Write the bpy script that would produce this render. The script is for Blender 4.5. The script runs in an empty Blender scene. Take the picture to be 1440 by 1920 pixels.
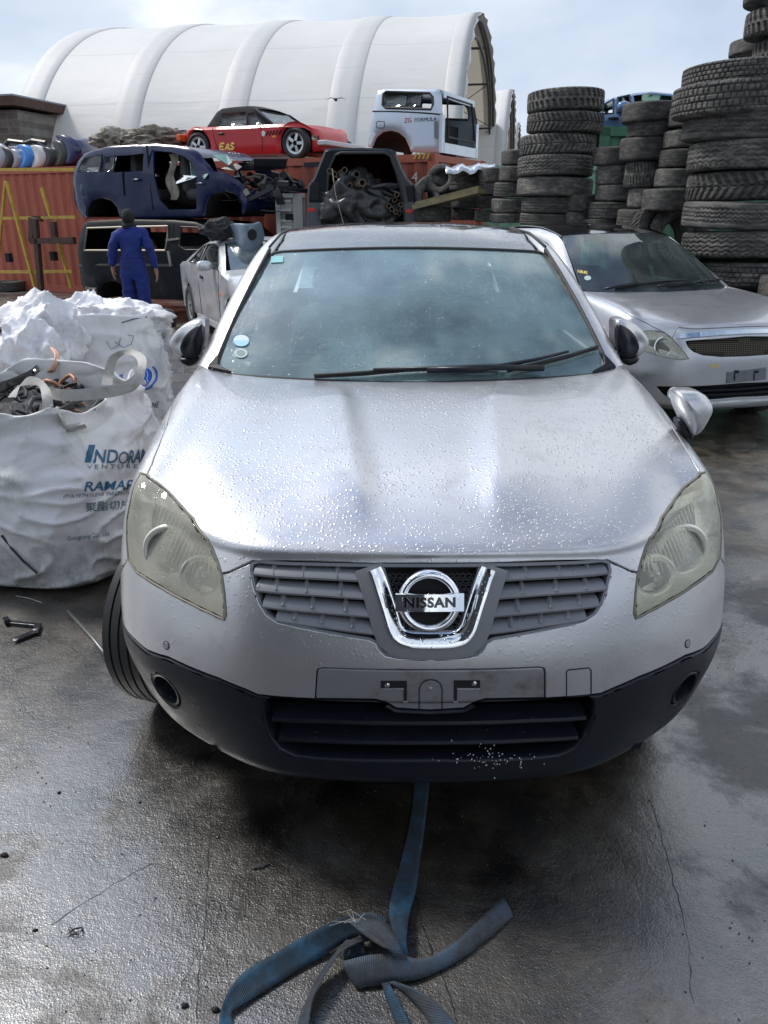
import bpy, bmesh, math, random
import numpy as np
from mathutils import Vector, Matrix, noise
from mathutils.bvhtree import BVHTree
from mathutils.geometry import delaunay_2d_cdt
R = math.radians
SC = bpy.context.scene
COL = SC.collection
random.seed(7)

# ------------------------------------------------------------ camera
CAM_H = 1.7
TH = R(21.32)
FPX = 1442.0
cd = bpy.data.cameras.new('camera')
cam = bpy.data.objects.new('camera', cd)
COL.objects.link(cam)
cam.location = (0, 0, CAM_H)
cam.rotation_euler = (R(90) - TH, 0, 0)
cd.sensor_fit = 'HORIZONTAL'
cd.sensor_width = 36.0
cd.lens = 36.0 * FPX / 1440.0
cd.clip_start = 0.05
cd.clip_end = 2000
SC.camera = cam
SC.render.resolution_x, SC.render.resolution_y = 768, 1024

# ------------------------------------------------------------ light
SUN_EL, SUN_AZ = 52, -62        # azimuth from +Y towards +X
w = bpy.data.worlds.new('World')
SC.world = w
w.use_nodes = True
nt = w.node_tree
nt.nodes.clear()
def N(tree, t, **k):
    n = tree.nodes.new(t)
    for a, b in k.items():
        if a == 'inp':
            for i, v in b.items():
                n.inputs[i].default_value = v
        else:
            setattr(n, a, b)
    return n
def ramp(n, stops):
    e = n.color_ramp.elements
    while len(e) > 1:
        e.remove(e[0])
    e[0].position, e[0].color = stops[0][0], (*stops[0][1], 1)
    for p, c in stops[1:]:
        x = e.new(p)
        x.color = (*c, 1)
    return n
L = nt.links.new
sky = N(nt, 'ShaderNodeTexSky', sky_type='NISHITA', sun_disc=False, sun_elevation=R(SUN_EL), sun_rotation=R(SUN_AZ))
sky.air_density = 1.2; sky.dust_density = 0.6
tc = N(nt, 'ShaderNodeTexCoord')
sep = N(nt, 'ShaderNodeSeparateXYZ')
L(tc.outputs['Generated'], sep.inputs[0])
mp = N(nt, 'ShaderNodeMapping', inp={1: (3.1, 1.7, 0.0), 3: (1.0, 1.0, 1.9)}); L(tc.outputs['Generated'], mp.inputs[0])
n1 = N(nt, 'ShaderNodeTexNoise', inp={'Scale': 1.9, 'Detail': 7.0, 'Roughness': 0.5, 'Distortion': 0.25}); L(mp.outputs[0], n1.inputs['Vector'])
mp2 = N(nt, 'ShaderNodeMapping', inp={1: (9.3, 4.7, 2.0)}); L(tc.outputs['Generated'], mp2.inputs[0])
n2 = N(nt, 'ShaderNodeTexNoise', inp={'Scale': 2.3, 'Detail': 6.0, 'Roughness': 0.5}); L(mp2.outputs[0], n2.inputs['Vector'])
# cloud brightness: soft low down, dull undersides and bright gaps overhead
crl = ramp(N(nt, 'ShaderNodeValToRGB'), [(0.34, (3.8, 4.7, 6.1)), (0.50, (5.8, 6.5, 7.4)), (0.60, (9.3, 9.7, 10.2))])
crh = ramp(N(nt, 'ShaderNodeValToRGB'), [(0.38, (0.8, 1.3, 2.5)), (0.47, (2.8, 3.8, 5.6)), (0.56, (7.8, 8.5, 9.3)), (0.66, (13, 13.3, 13.6))])
n3 = N(nt, 'ShaderNodeTexNoise', inp={'Scale': 3.6, 'Detail': 7.0, 'Roughness': 0.5, 'Distortion': 0.3}); L(mp2.outputs[0], n3.inputs['Vector'])
L(n1.outputs[0], crl.inputs[0]); L(n3.outputs[0], crh.inputs[0])
eh = N(nt, 'ShaderNodeMapRange', interpolation_type='SMOOTHSTEP', inp={1: 0.60, 2: 0.86, 3: 0.0, 4: 1.0}); L(sep.outputs[2], eh.inputs[0])
cr = N(nt, 'ShaderNodeMix', data_type='RGBA'); L(eh.outputs[0], cr.inputs[0]); L(crl.outputs[0], cr.inputs[6]); L(crh.outputs[0], cr.inputs[7])
# how much cloud: full near the horizon, broken overhead
el = N(nt, 'ShaderNodeMapRange', inp={1: 0.45, 2: 0.85, 3: 0.30, 4: -0.03}); L(sep.outputs[2], el.inputs[0])
ad = N(nt, 'ShaderNodeMath', operation='ADD'); L(n2.outputs[0], ad.inputs[0]); L(el.outputs[0], ad.inputs[1])
cov = N(nt, 'ShaderNodeMapRange', interpolation_type='SMOOTHSTEP', inp={1: 0.46, 2: 0.62, 3: 0.04, 4: 1.0}); L(ad.outputs[0], cov.inputs[0])
mx = N(nt, 'ShaderNodeMix', data_type='RGBA'); L(cov.outputs[0], mx.inputs[0]); L(sky.outputs[0], mx.inputs[6]); L(cr.outputs[2], mx.inputs[7])
# brighter cloud on the left, where the sun sits behind it
sd = Vector((math.sin(R(-27)) * math.cos(R(47)), math.cos(R(-27)) * math.cos(R(47)), math.sin(R(47))))
dt = N(nt, 'ShaderNodeVectorMath', operation='DOT_PRODUCT', inp={1: sd}); L(tc.outputs['Generated'], dt.inputs[0])
gl = N(nt, 'ShaderNodeMapRange', interpolation_type='SMOOTHSTEP', inp={1: 0.84, 2: 1.0, 3: 0.92, 4: 1.85}); L(dt.outputs[1], gl.inputs[0])
ml = N(nt, 'ShaderNodeVectorMath', operation='SCALE'); L(mx.outputs[2], ml.inputs[0]); L(gl.outputs[0], ml.inputs['Scale'])
bg = N(nt, 'ShaderNodeBackground', inp={1: 0.105}); L(ml.outputs[0], bg.inputs[0])
wo = N(nt, 'ShaderNodeOutputWorld'); L(bg.outputs[0], wo.inputs[0])

sl = bpy.data.lights.new('sun', 'SUN'); sl.energy = 2.0; sl.angle = R(11); sl.color = (1, 0.95, 0.88)
so = bpy.data.objects.new('sun', sl); COL.objects.link(so)
so.rotation_euler = (R(90 - SUN_EL), 0, R(180 - SUN_AZ))
SC.view_settings.view_transform = 'Standard'
SC.view_settings.look = 'None'
SC.view_settings.exposure = 0.45
SC.view_settings.gamma = 1
SC.cycles.max_bounces = 6
SC.cycles.transparent_max_bounces = 12
SC.cycles.use_denoising = True

# ------------------------------------------------------------ helpers
def ray(u, v):
    d = Vector(((u - 720) / FPX, 0, 0)) + Vector((0, math.cos(TH), -math.sin(TH))) + Vector((0, math.sin(TH), math.cos(TH))) * ((960 - v) / FPX)
    return d
def atY(u, v, Y):
    d = ray(u, v); return Vector((0, 0, CAM_H)) + d * (Y / d.y)
def atZ(u, v, z=0.0):
    d = ray(u, v); return Vector((0, 0, CAM_H)) + d * ((z - CAM_H) / d.z)
def at_plane(u, v, p, n):
    d = ray(u, v); o = Vector((0, 0, CAM_H)); return o + d * ((Vector(p) - o).dot(n) / d.dot(n))

def link(o, parent=None):
    COL.objects.link(o)
    if parent is not None: o.parent = parent
    return o
def tag(o, label=None, cat=None, group=None, kind=None):
    if label: o['label'] = label
    if cat: o['category'] = cat
    if group: o['group'] = group
    if kind: o['kind'] = kind
    return o
def thing(name, label, cat, loc=(0, 0, 0), rz=0.0, group=None, rot=None):
    o = bpy.data.objects.new(name, None); COL.objects.link(o)
    o.empty_display_size = 0.1
    o.location = loc; o.rotation_euler = rot if rot else (0, 0, rz)
    return tag(o, label, cat, group)
def mesh(name, V, F, mat, parent=None, smooth=True, sharp=None):
    me = bpy.data.meshes.new(name)
    me.from_pydata([tuple(v) for v in V], [], [tuple(f) for f in F])
    me.validate()
    me.materials.append(mat)
    if smooth:
        me.shade_smooth()
        if sharp: me.set_sharp_from_angle(angle=R(sharp))
    o = bpy.data.objects.new(name, me)
    return link(o, parent)
class MB:
    def __init__(s): s.V = []; s.F = []
    def add(s, V, F):
        n = len(s.V); s.V += [tuple(v) for v in V]; s.F += [tuple(i + n for i in f) for f in F]
    def box(s, c, d, rot=None):
        x, y, z = [a / 2 for a in d]
        V = [Vector((i, j, k)) for i in (-x, x) for j in (-y, y) for k in (-z, z)]
        if rot is not None:
            m = rot if isinstance(rot, Matrix) else Matrix.Rotation(rot, 3, 'Z')
            V = [m @ v for v in V]
        s.add([v + Vector(c) for v in V], [(0, 1, 3, 2), (4, 6, 7, 5), (0, 4, 5, 1), (2, 3, 7, 6), (0, 2, 6, 4), (1, 5, 7, 3)])
    def bar(s, a, b, w, h=None, up=(0, 0, 1)):
        a, b = Vector(a), Vector(b); h = h or w
        d = (b - a).normalized(); u = Vector(up)
        if abs(d.dot(u)) > .98: u = Vector((0, 1, 0))
        x = d.cross(u).normalized(); y = x.cross(d)
        V = []
        for p in (a, b):
            for i, j in ((-1, -1), (1, -1), (1, 1), (-1, 1)): V.append(p + x * i * w / 2 + y * j * h / 2)
        s.add(V, [(0, 1, 2, 3), (7, 6, 5, 4), (0, 4, 5, 1), (1, 5, 6, 2), (2, 6, 7, 3), (3, 7, 4, 0)])
    def tube(s, pts, r, n=8, closed=False, caps=True):
        pts = [Vector(p) for p in pts]; m = len(pts)
        rs = r if isinstance(r, (list, tuple)) else [r] * m
        V = []; F = []; px = None
        for i, p in enumerate(pts):
            a = pts[(i - 1) % m] if (i > 0 or closed) else p
            b = pts[(i + 1) % m] if (i < m - 1 or closed) else p
            d = (b - a).normalized()
            if px is None:
                px = d.orthogonal().normalized()
            px = (px - d * px.dot(d)).normalized(); py = d.cross(px)
            for k in range(n):
                t = 2 * math.pi * k / n; V.append(p + (px * math.cos(t) + py * math.sin(t)) * rs[i])
        for i in range(m if closed else m - 1):
            for k in range(n):
                a, b = i * n + k, i * n + (k + 1) % n; c, d2 = ((i + 1) % m) * n + (k + 1) % n, ((i + 1) % m) * n + k
                F.append((a, b, c, d2))
        if caps and not closed:
            F.append(tuple(range(n))[::-1]); F.append(tuple((m - 1) * n + k for k in range(n)))
        s.add(V, F)
    def lathe(s, prof, n=32, M=None, close=False):
        V = []; F = []; m = len(prof)
        for k in range(n):
            t = 2 * math.pi * k / n
            for r_, z_ in prof: V.append(Vector((r_ * math.cos(t), r_ * math.sin(t), z_)))
        for k in range(n):
            for i in range(m if close else m - 1):
                a = k * m + i; b = k * m + (i + 1) % m; c = ((k + 1) % n) * m + (i + 1) % m; d = ((k + 1) % n) * m + i
                F.append((a, d, c, b))
        if M is not None: V = [M @ v for v in V]
        s.add(V, F)
    def build(s, name, mat, parent=None, smooth=False, sharp=None):
        return mesh(name, s.V, s.F, mat, parent, smooth, sharp)
def bevel(o, w=.005, n=2):
    m = o.modifiers.new('bevel', 'BEVEL'); m.width = w; m.segments = n; m.limit_method = 'ANGLE'; m.angle_limit = R(35); return o

# ------------------------------------------------------------ materials
def mat(name, col, rough=.5, metal=0.0, coat=0.0, var=None, vscale=8, bump=None, bscale=40, rvar=0.0, spec=.5, build=None, trans=0, dirt=None, dscale=3.0):
    m = bpy.data.materials.new(name); m.use_nodes = True
    t = m.node_tree; b = t.nodes['Principled BSDF']; l = t.links.new
    b.inputs['Base Color'].default_value = (*col, 1); b.inputs['Roughness'].default_value = rough
    b.inputs['Metallic'].default_value = metal; b.inputs['Coat Weight'].default_value = coat
    b.inputs['Coat Roughness'].default_value = .07; b.inputs['Specular IOR Level'].default_value = spec
    tc = N(t, 'ShaderNodeTexCoord')
    if var or rvar:
        nz = N(t, 'ShaderNodeTexNoise', inp={'Scale': vscale, 'Detail': 6.0, 'Roughness': .6}); l(tc.outputs['Object'], nz.inputs['Vector'])
        last = None
        if var:
            cr = ramp(N(t, 'ShaderNodeValToRGB'), [(0.3, var), (0.7, col)]); l(nz.outputs[0], cr.inputs[0]); last = cr.outputs[0]; l(last, b.inputs['Base Color'])
        if rvar:
            mr = N(t, 'ShaderNodeMapRange', inp={1: .3, 2: .7, 3: max(.02, rough - rvar), 4: rough + rvar}); l(nz.outputs[0], mr.inputs[0]); l(mr.outputs[0], b.inputs['Roughness'])
    if dirt:
        nd = N(t, 'ShaderNodeTexNoise', inp={'Scale': dscale, 'Detail': 8.0, 'Roughness': .7}); l(tc.outputs['Object'], nd.inputs['Vector'])
        mr = N(t, 'ShaderNodeMapRange', inp={1: .50, 2: .68, 3: 0.0, 4: .8}); l(nd.outputs[0], mr.inputs[0])
        mx = N(t, 'ShaderNodeMix', data_type='RGBA', inp={6: (*col, 1), 7: (*dirt, 1)}); l(mr.outputs[0], mx.inputs[0])
        if b.inputs['Base Color'].links: l(b.inputs['Base Color'].links[0].from_socket, mx.inputs[6])
        l(mx.outputs[2], b.inputs['Base Color'])
    if bump:
        nb = N(t, 'ShaderNodeTexNoise', inp={'Scale': bscale, 'Detail': 6.0, 'Roughness': .6}); l(tc.outputs['Object'], nb.inputs['Vector'])
        bp = N(t, 'ShaderNodeBump', inp={'Strength': 1.0, 'Distance': bump}); l(nb.outputs[0], bp.inputs['Height']); l(bp.outputs[0], b.inputs['Normal'])
    if trans: b.inputs['Transmission Weight'].default_value = trans
    if build: build(m, t, b, l, tc)
    return m
def drops(t, l, tc, scale=95, height=.0012, streaky=False, dens=.55, small=True):
    """rain drops standing on a surface, as a height output in metres"""
    outs = []
    for sc, rad, hh in (((scale, .40, 1.0), (scale * 1.9, .34, .55)) if small else ((scale, .40, 1.0),)):
        wv = N(t, 'ShaderNodeTexVoronoi', feature='F1', inp={'Scale': sc, 'Randomness': 1.0}); l(tc.outputs['Object'], wv.inputs['Vector'])
        sp = N(t, 'ShaderNodeSeparateColor'); l(wv.outputs['Color'], sp.inputs[0])
        nz = N(t, 'ShaderNodeTexNoise', inp={'Scale': 3.2, 'Detail': 3.0}); l(tc.outputs['Object'], nz.inputs['Vector'])
        th = N(t, 'ShaderNodeMapRange', inp={1: .35, 2: .65, 3: dens - .25, 4: dens + .2}); l(nz.outputs[0], th.inputs[0])
        gt = N(t, 'ShaderNodeMath', operation='LESS_THAN'); l(sp.outputs[0], gt.inputs[0]); l(th.outputs[0], gt.inputs[1])
        rr = N(t, 'ShaderNodeMapRange', inp={1: 0.0, 2: 1.0, 3: rad * .45, 4: rad}); l(sp.outputs[1], rr.inputs[0])
        d2 = N(t, 'ShaderNodeMath', operation='DIVIDE'); l(wv.outputs['Distance'], d2.inputs[0]); l(rr.outputs[0], d2.inputs[1])
        sq = N(t, 'ShaderNodeMath', operation='POWER', inp={1: 2.0}); l(d2.outputs[0], sq.inputs[0])
        om = N(t, 'ShaderNodeMath', operation='SUBTRACT', inp={0: 1.0}); l(sq.outputs[0], om.inputs[1])
        mxm = N(t, 'ShaderNodeMath', operation='MAXIMUM', inp={1: 0.0}); l(om.outputs[0], mxm.inputs[0])
        sr = N(t, 'ShaderNodeMath', operation='POWER', inp={1: .6}); l(mxm.outputs[0], sr.inputs[0])
        a = N(t, 'ShaderNodeMath', operation='MULTIPLY'); l(sr.outputs[0], a.inputs[0]); l(gt.outputs[0], a.inputs[1])
        c = N(t, 'ShaderNodeMath', operation='MULTIPLY'); l(a.outputs[0], c.inputs[0])
        l(rr.outputs[0], c.inputs[1])
        e = N(t, 'ShaderNodeMath', operation='MULTIPLY', inp={1: hh * height / .3}); l(c.outputs[0], e.inputs[0])
        outs.append(e.outputs[0])
    if len(outs) == 1: return outs[0]
    ad = N(t, 'ShaderNodeMath', operation='MAXIMUM'); l(outs[0], ad.inputs[0]); l(outs[1], ad.inputs[1])
    return ad.outputs[0]
def upmask(t, l, h, lo=.25, hi=.75):
    """drops sit where the surface faces up"""
    g = N(t, 'ShaderNodeNewGeometry'); s = N(t, 'ShaderNodeSeparateXYZ'); l(g.outputs['True Normal'], s.inputs[0])
    mr = N(t, 'ShaderNodeMapRange', inp={1: lo, 2: hi, 3: .25, 4: 1.0}); l(s.outputs[2], mr.inputs[0])
    m = N(t, 'ShaderNodeMath', operation='MULTIPLY'); l(h, m.inputs[0]); l(mr.outputs[0], m.inputs[1])
    return m.outputs[0]
def b_wetpaint(dirty=True, scale=95, hgt=.0012, dens=.5):
    def f(m, t, b, l, tc):
        h = upmask(t, l, drops(t, l, tc, scale, hgt, dens=dens))
        bp = N(t, 'ShaderNodeBump', inp={'Strength': 1.0, 'Distance': 1.0}); l(h, bp.inputs['Height'])
        l(bp.outputs[0], b.inputs['Normal']); l(bp.outputs[0], b.inputs['Coat Normal'])
        b.inputs['Coat IOR'].default_value = 1.45
        if dirty:
            nz = N(t, 'ShaderNodeTexNoise', inp={'Scale': 9.0, 'Detail': 9.0, 'Roughness': .72}); l(tc.outputs['Object'], nz.inputs['Vector'])
            mr = N(t, 'ShaderNodeMapRange', inp={1: .52, 2: .75, 3: 0, 4: .45}); l(nz.outputs[0], mr.inputs[0])
            c0 = tuple(b.inputs['Base Color'].default_value)
            mx = N(t, 'ShaderNodeMix', data_type='RGBA', inp={6: c0, 7: (c0[0] * .62, c0[1] * .6, c0[2] * .56, 1)}); l(mr.outputs[0], mx.inputs[0]); l(mx.outputs[2], b.inputs['Base Color'])
            ms = N(t, 'ShaderNodeMapRange', inp={1: .35, 2: .75, 3: b.inputs['Roughness'].default_value, 4: b.inputs['Roughness'].default_value + .14}); l(nz.outputs[0], ms.inputs[0]); l(ms.outputs[0], b.inputs['Roughness'])
    return f
def glassy(name, tint, clear=.75, rough=.0, drop=True, haze=(.5, .55, .55), hazef=.0, ior=1.5, scale=110):
    """window glass: mirror reflection by angle over a tinted see-through layer, with a film of haze"""
    m = bpy.data.materials.new(name); m.use_nodes = True; t = m.node_tree; t.nodes.clear(); l = t.links.new
    tc = N(t, 'ShaderNodeTexCoord'); out = N(t, 'ShaderNodeOutputMaterial')
    fr = N(t, 'ShaderNodeFresnel', inp={0: ior}); gs = N(t, 'ShaderNodeBsdfGlossy', inp={'Roughness': rough, 'Color': (1, 1, 1, 1)})
    tr = N(t, 'ShaderNodeBsdfTransparent', inp={0: (*tint, 1)}); df = N(t, 'ShaderNodeBsdfDiffuse', inp={0: (*haze, 1)})
    nz = N(t, 'ShaderNodeTexNoise', inp={'Scale': 2.6, 'Detail': 5.0, 'Roughness': .6}); l(tc.outputs['Object'], nz.inputs['Vector'])
    mr = N(t, 'ShaderNodeMapRange', inp={1: .3, 2: .7, 3: hazef * .5, 4: hazef * 1.5}); l(nz.outputs[0], mr.inputs[0])
    m1 = N(t, 'ShaderNodeMixShader'); l(mr.outputs[0], m1.inputs[0]); l(tr.outputs[0], m1.inputs[1]); l(df.outputs[0], m1.inputs[2])
    m2 = N(t, 'ShaderNodeMixShader'); l(fr.outputs[0], m2.inputs[0]); l(m1.outputs[0], m2.inputs[1]); l(gs.outputs[0], m2.inputs[2])
    if drop:
        h = drops(t, l, tc, scale, .0006, dens=.40)
        bp = N(t, 'ShaderNodeBump', inp={'Strength': 1.0, 'Distance': 1.0}); l(h, bp.inputs['Height']); l(bp.outputs[0], gs.inputs['Normal']); l(bp.outputs[0], fr.inputs['Normal'])
    l(m2.outputs[0], out.inputs[0])
    return m
PAINT = mat('silver_paint', (.58, .58, .595), .27, .74, .40, build=b_wetpaint(scale=78, hgt=.0010, dens=.70))
PAINT_DARKER = mat('silver_paint_second_car', (.49, .50, .53), .28, .72, .5, build=b_wetpaint(scale=70, hgt=.0004, dens=.2))
COUPE_PAINT = mat('silver_paint_coupe', (.64, .66, .69), .3, .4, .5, dirt=(.35, .34, .33))
BLACK_TRIM = mat('black_bumper_plastic', (.008, .010, .015), .36, 0, 0, rvar=.1, vscale=20, spec=.35, build=lambda m, t, b, l, tc: (lambda h, bp: (l(h, bp.inputs['Height']), l(bp.outputs[0], b.inputs['Normal'])))(upmask(t, l, drops(t, l, tc, 60, .0012, dens=.25)), N(t, 'ShaderNodeBump', inp={'Strength': 1.0, 'Distance': 1.0})))
GAP = mat('dark_gap', (.008, .008, .009), .8)
RUBBER = mat('black_rubber', (.02, .02, .021), .55)
GREY_PLASTIC = mat('grey_grille_plastic', (.21, .215, .235), .42, .1, build=b_wetpaint(False, 60, .0012, .2))
PLATE_PAINT = mat('plate_mount_paint', (.33, .335, .345), .4, .55, .2, dirt=(.16, .12, .08), dscale=9)
CHROME = mat('chrome', (.82, .84, .87), .05, 1.0, build=b_wetpaint(False, 90, .0008, .3))
ALLOY = mat('alloy_rim', (.5, .51, .52), .35, .9)
BLACK_GLOSS = mat('gloss_black', (.01, .01, .012), .12, 0, .5)
GLASS = glassy('windscreen_glass', (.72, .86, .84), haze=(.48, .72, .74), hazef=.30, ior=2.2, scale=80)
GLASS2 = glassy('side_glass', (.45, .52, .52), drop=False, hazef=.05, ior=1.6)
ROOFGLASS = mat('dark_roof_glass', (.008, .012, .022), .06, 0, 1.0, build=b_wetpaint(False, 75, .0016, .75))
CLOTH_GREY = mat('seat_cloth', (.12, .13, .13), .9, bump=.001)
DASH = mat('dashboard_plastic', (.03, .034, .036), .6)
# ------------------------------------------------------------ curved body surfaces
def cr_w(u):
    return np.stack([-.5 * u ** 3 + u ** 2 - .5 * u, 1.5 * u ** 3 - 2.5 * u ** 2 + 1, -1.5 * u ** 3 + 2 * u ** 2 + .5 * u, .5 * u ** 3 - .5 * u ** 2], -1)
class Patch:
    def __init__(s, ctrl, disp=None):
        c = np.array(ctrl, float)                      # [cols][rows][3], col 0 on the centre line
        m = c[1:][::-1].copy(); m[..., 0] *= -1
        c = np.concatenate([m, c], 0)
        c = np.concatenate([2 * c[:1] - c[1:2], c, 2 * c[-1:] - c[-2:-1]], 0)
        c = np.concatenate([2 * c[:, :1] - c[:, 1:2], c, 2 * c[:, -1:] - c[:, -2:-1]], 1)
        s.c = c; s.S = len(ctrl) - 1; s.T = len(ctrl[0]) - 1; s.disp = disp; s.bvh = None; s.near = None
    def raw(s, S, T):
        S = np.clip(np.asarray(S, float), -s.S, s.S) + s.S; T = np.clip(np.asarray(T, float), 0, s.T)
        i = np.minimum(S.astype(int), 2 * s.S - 1); j = np.minimum(T.astype(int), s.T - 1)
        ws = cr_w(S - i); wt = cr_w(T - j); P = 0
        for a in range(4):
            for b in range(4):
                P = P + s.c[i + a, j + b] * (ws[..., a] * wt[..., b])[..., None]
        return P
    def P(s, S, T):
        p = s.raw(S, T)
        return s.disp(p, np.asarray(S), np.asarray(T)) if s.disp else p
    def N(s, S, T):
        e = .02; S = np.asarray(S, float); T = np.asarray(T, float)
        a = s.P(np.minimum(S + e, s.S), T) - s.P(np.maximum(S - e, -s.S), T); b = s.P(S, np.minimum(T + e, s.T)) - s.P(S, np.maximum(T - e, 0))
        n = np.cross(a, b); return n / np.maximum(np.linalg.norm(n, axis=-1, keepdims=True), 1e-9)
    def prep(s, M, ns=24, nt=24):
        """M: local to world; makes the surface pickable by a world ray"""
        s.M = M; s.Mi = M.inverted()
        a = np.linspace(-s.S, s.S, 2 * s.S * ns + 1); b = np.linspace(0, s.T, s.T * nt + 1)
        A, B = np.meshgrid(a, b, indexing='ij'); P = s.P(A, B).reshape(-1, 3); nb = len(b)
        V = [Vector(p) for p in P]; F = []; s.fu = []
        for i in range(len(a) - 1):
            for j in range(nb - 1):
                q = i * nb + j; F += [(q, q + nb, q + nb + 1), (q, q + nb + 1, q + 1)]; s.fu += [(i, j, 0), (i, j, 1)]
        s.V, s.F = V, F; s.a, s.b = a, b
        s.bvh = BVHTree.FromPolygons(V, F)
    def pick(s, u, v):
        o = s.Mi @ Vector((0, 0, CAM_H)); d = (s.Mi.to_3x3() @ ray(u, v)).normalized()
        h, n, f, _ = s.bvh.ray_cast(o, d)
        if f is None:                                   # just off the edge: the nearest point of the outline
            if s.near is None: s.near = np.array([tuple(s.M @ v) for v in s.V])
            w_ = s.near - (0, 0, CAM_H); z_ = w_[:, 1] * math.cos(TH) - w_[:, 2] * math.sin(TH); y_ = w_[:, 1] * math.sin(TH) + w_[:, 2] * math.cos(TH)
            k = ((720 + FPX * w_[:, 0] / z_ - u) ** 2 + (960 - FPX * y_ / z_ - v) ** 2).argmin(); nb = len(s.b)
            return (float(s.a[k // nb]), float(s.b[k % nb]))
        A, B, C = [s.V[k] for k in s.F[f]]; nb = len(s.b)
        v0, v1, v2 = B - A, C - A, h - A
        d00, d01, d11, d20, d21 = v0.dot(v0), v0.dot(v1), v1.dot(v1), v2.dot(v0), v2.dot(v1)
        de = d00 * d11 - d01 * d01; y = (d11 * d20 - d01 * d21) / de; z = (d00 * d21 - d01 * d20) / de
        st = [(s.a[k // nb], s.b[k % nb]) for k in s.F[f]]
        return (st[0][0] * (1 - y - z) + st[1][0] * y + st[2][0] * z, st[0][1] * (1 - y - z) + st[1][1] * y + st[2][1] * z)
    def picks(s, pts, nm=''):
        r = []
        for p in pts:
            if len(p) == 3: r.append((p[0], p[1])); continue       # already in surface coordinates
            q = s.pick(*p)
            if q is None: print('MISS', nm, p); continue
            r.append(q)
        return r
def sym(pts):
    """half outline from the centre line outwards and back to a full one"""
    return list(pts) + [(-a, b) for a, b in reversed(pts)]
def arc(c, rx, ry, n=20, a0=0, a1=360, rot=0):
    o = []
    for k in range(n):
        t = R(a0 + (a1 - a0) * k / (n if abs(a1 - a0) >= 360 else n - 1)); x, y = rx * math.cos(t), ry * math.sin(t)
        o.append((c[0] + x * math.cos(R(rot)) - y * math.sin(R(rot)), c[1] + x * math.sin(R(rot)) + y * math.cos(R(rot))))
    return o
def smooth_poly(pts, it=2):
    for _ in range(it):
        q = []
        for i in range(len(pts)):
            a, b = pts[i], pts[(i + 1) % len(pts)]
            q += [(a[0] * .8 + b[0] * .2, a[1] * .8 + b[1] * .2), (a[0] * .2 + b[0] * .8, a[1] * .2 + b[1] * .8)]
        pts = q
    return pts
def pip(P, poly):
    P = np.asarray(P); x, y = P[:, 0], P[:, 1]; r = np.zeros(len(P), bool); n = len(poly)
    for i in range(n):
        x0, y0 = poly[i]; x1, y1 = poly[(i + 1) % n]
        if y0 == y1: continue
        c = ((y0 > y) != (y1 > y)) & (x < (x1 - x0) * (y - y0) / (y1 - y0) + x0); r ^= c
    return r
def densify(poly, f, step):
    out = []
    for i in range(len(poly)):
        a, b = poly[i], poly[(i + 1) % len(poly)]
        pa, pb = f([a[0], b[0]], [a[1], b[1]]); n = max(1, int(np.linalg.norm(pb - pa) / step))
        for k in range(n): out.append((a[0] + (b[0] - a[0]) * k / n, a[1] + (b[1] - a[1]) * k / n))
    return out
def tri(polys, ds, dt, lim):
    """fill polys[0] minus polys[1:] with a grid of points; returns 2D points, faces, boundary index loops"""
    allb = [p for q in polys for p in q]; B = np.array(allb)
    gs = np.arange(math.ceil(B[:, 0].min() / ds) * ds, B[:, 0].max(), ds); gt = np.arange(math.ceil(B[:, 1].min() / dt) * dt, B[:, 1].max(), dt)
    G = np.array([(a, b) for a in gs for b in gt]).reshape(-1, 2)
    if len(G):
        ok = pip(G, polys[0])
        for h in polys[1:]: ok &= ~pip(G, h)
        G = G[ok]
        if len(G):
            k = np.ones(len(G), bool); Bs = B / (ds, dt)
            for i0 in range(0, len(G), 2000):
                g = G[i0:i0 + 2000] / (ds, dt); k[i0:i0 + 2000] = (((g[:, None] - Bs[None]) ** 2).sum(-1).min(1) > lim ** 2)
            G = G[k]
    sc = (1 / ds, 1 / dt); vs = [Vector((p[0] * sc[0], p[1] * sc[1])) for p in allb] + [Vector((p[0] * sc[0], p[1] * sc[1])) for p in G]
    E = []; o = 0
    for q in polys:
        E += [(o + i, o + (i + 1) % len(q)) for i in range(len(q))]; o += len(q)
    r = delaunay_2d_cdt(vs, E, [], 0, 1e-6)
    ov = [(v.x * ds, v.y * dt) for v in r[0]]; mp = {}
    for i, l_ in enumerate(r[3]):
        for q in l_: mp.setdefault(q, i)
    F = [f for f in r[2]]; c = np.array([[sum(ov[i][0] for i in f) / 3, sum(ov[i][1] for i in f) / 3] for f in F])
    ok = pip(c, polys[0])
    for h in polys[1:]: ok &= ~pip(c, h)
    F = [f for f, k in zip(F, ok) if k]
    loops = []; o = 0
    for q in polys:
        loops.append([mp[o + i] for i in range(len(q))]); o += len(q)
    return ov, F, loops
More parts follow.
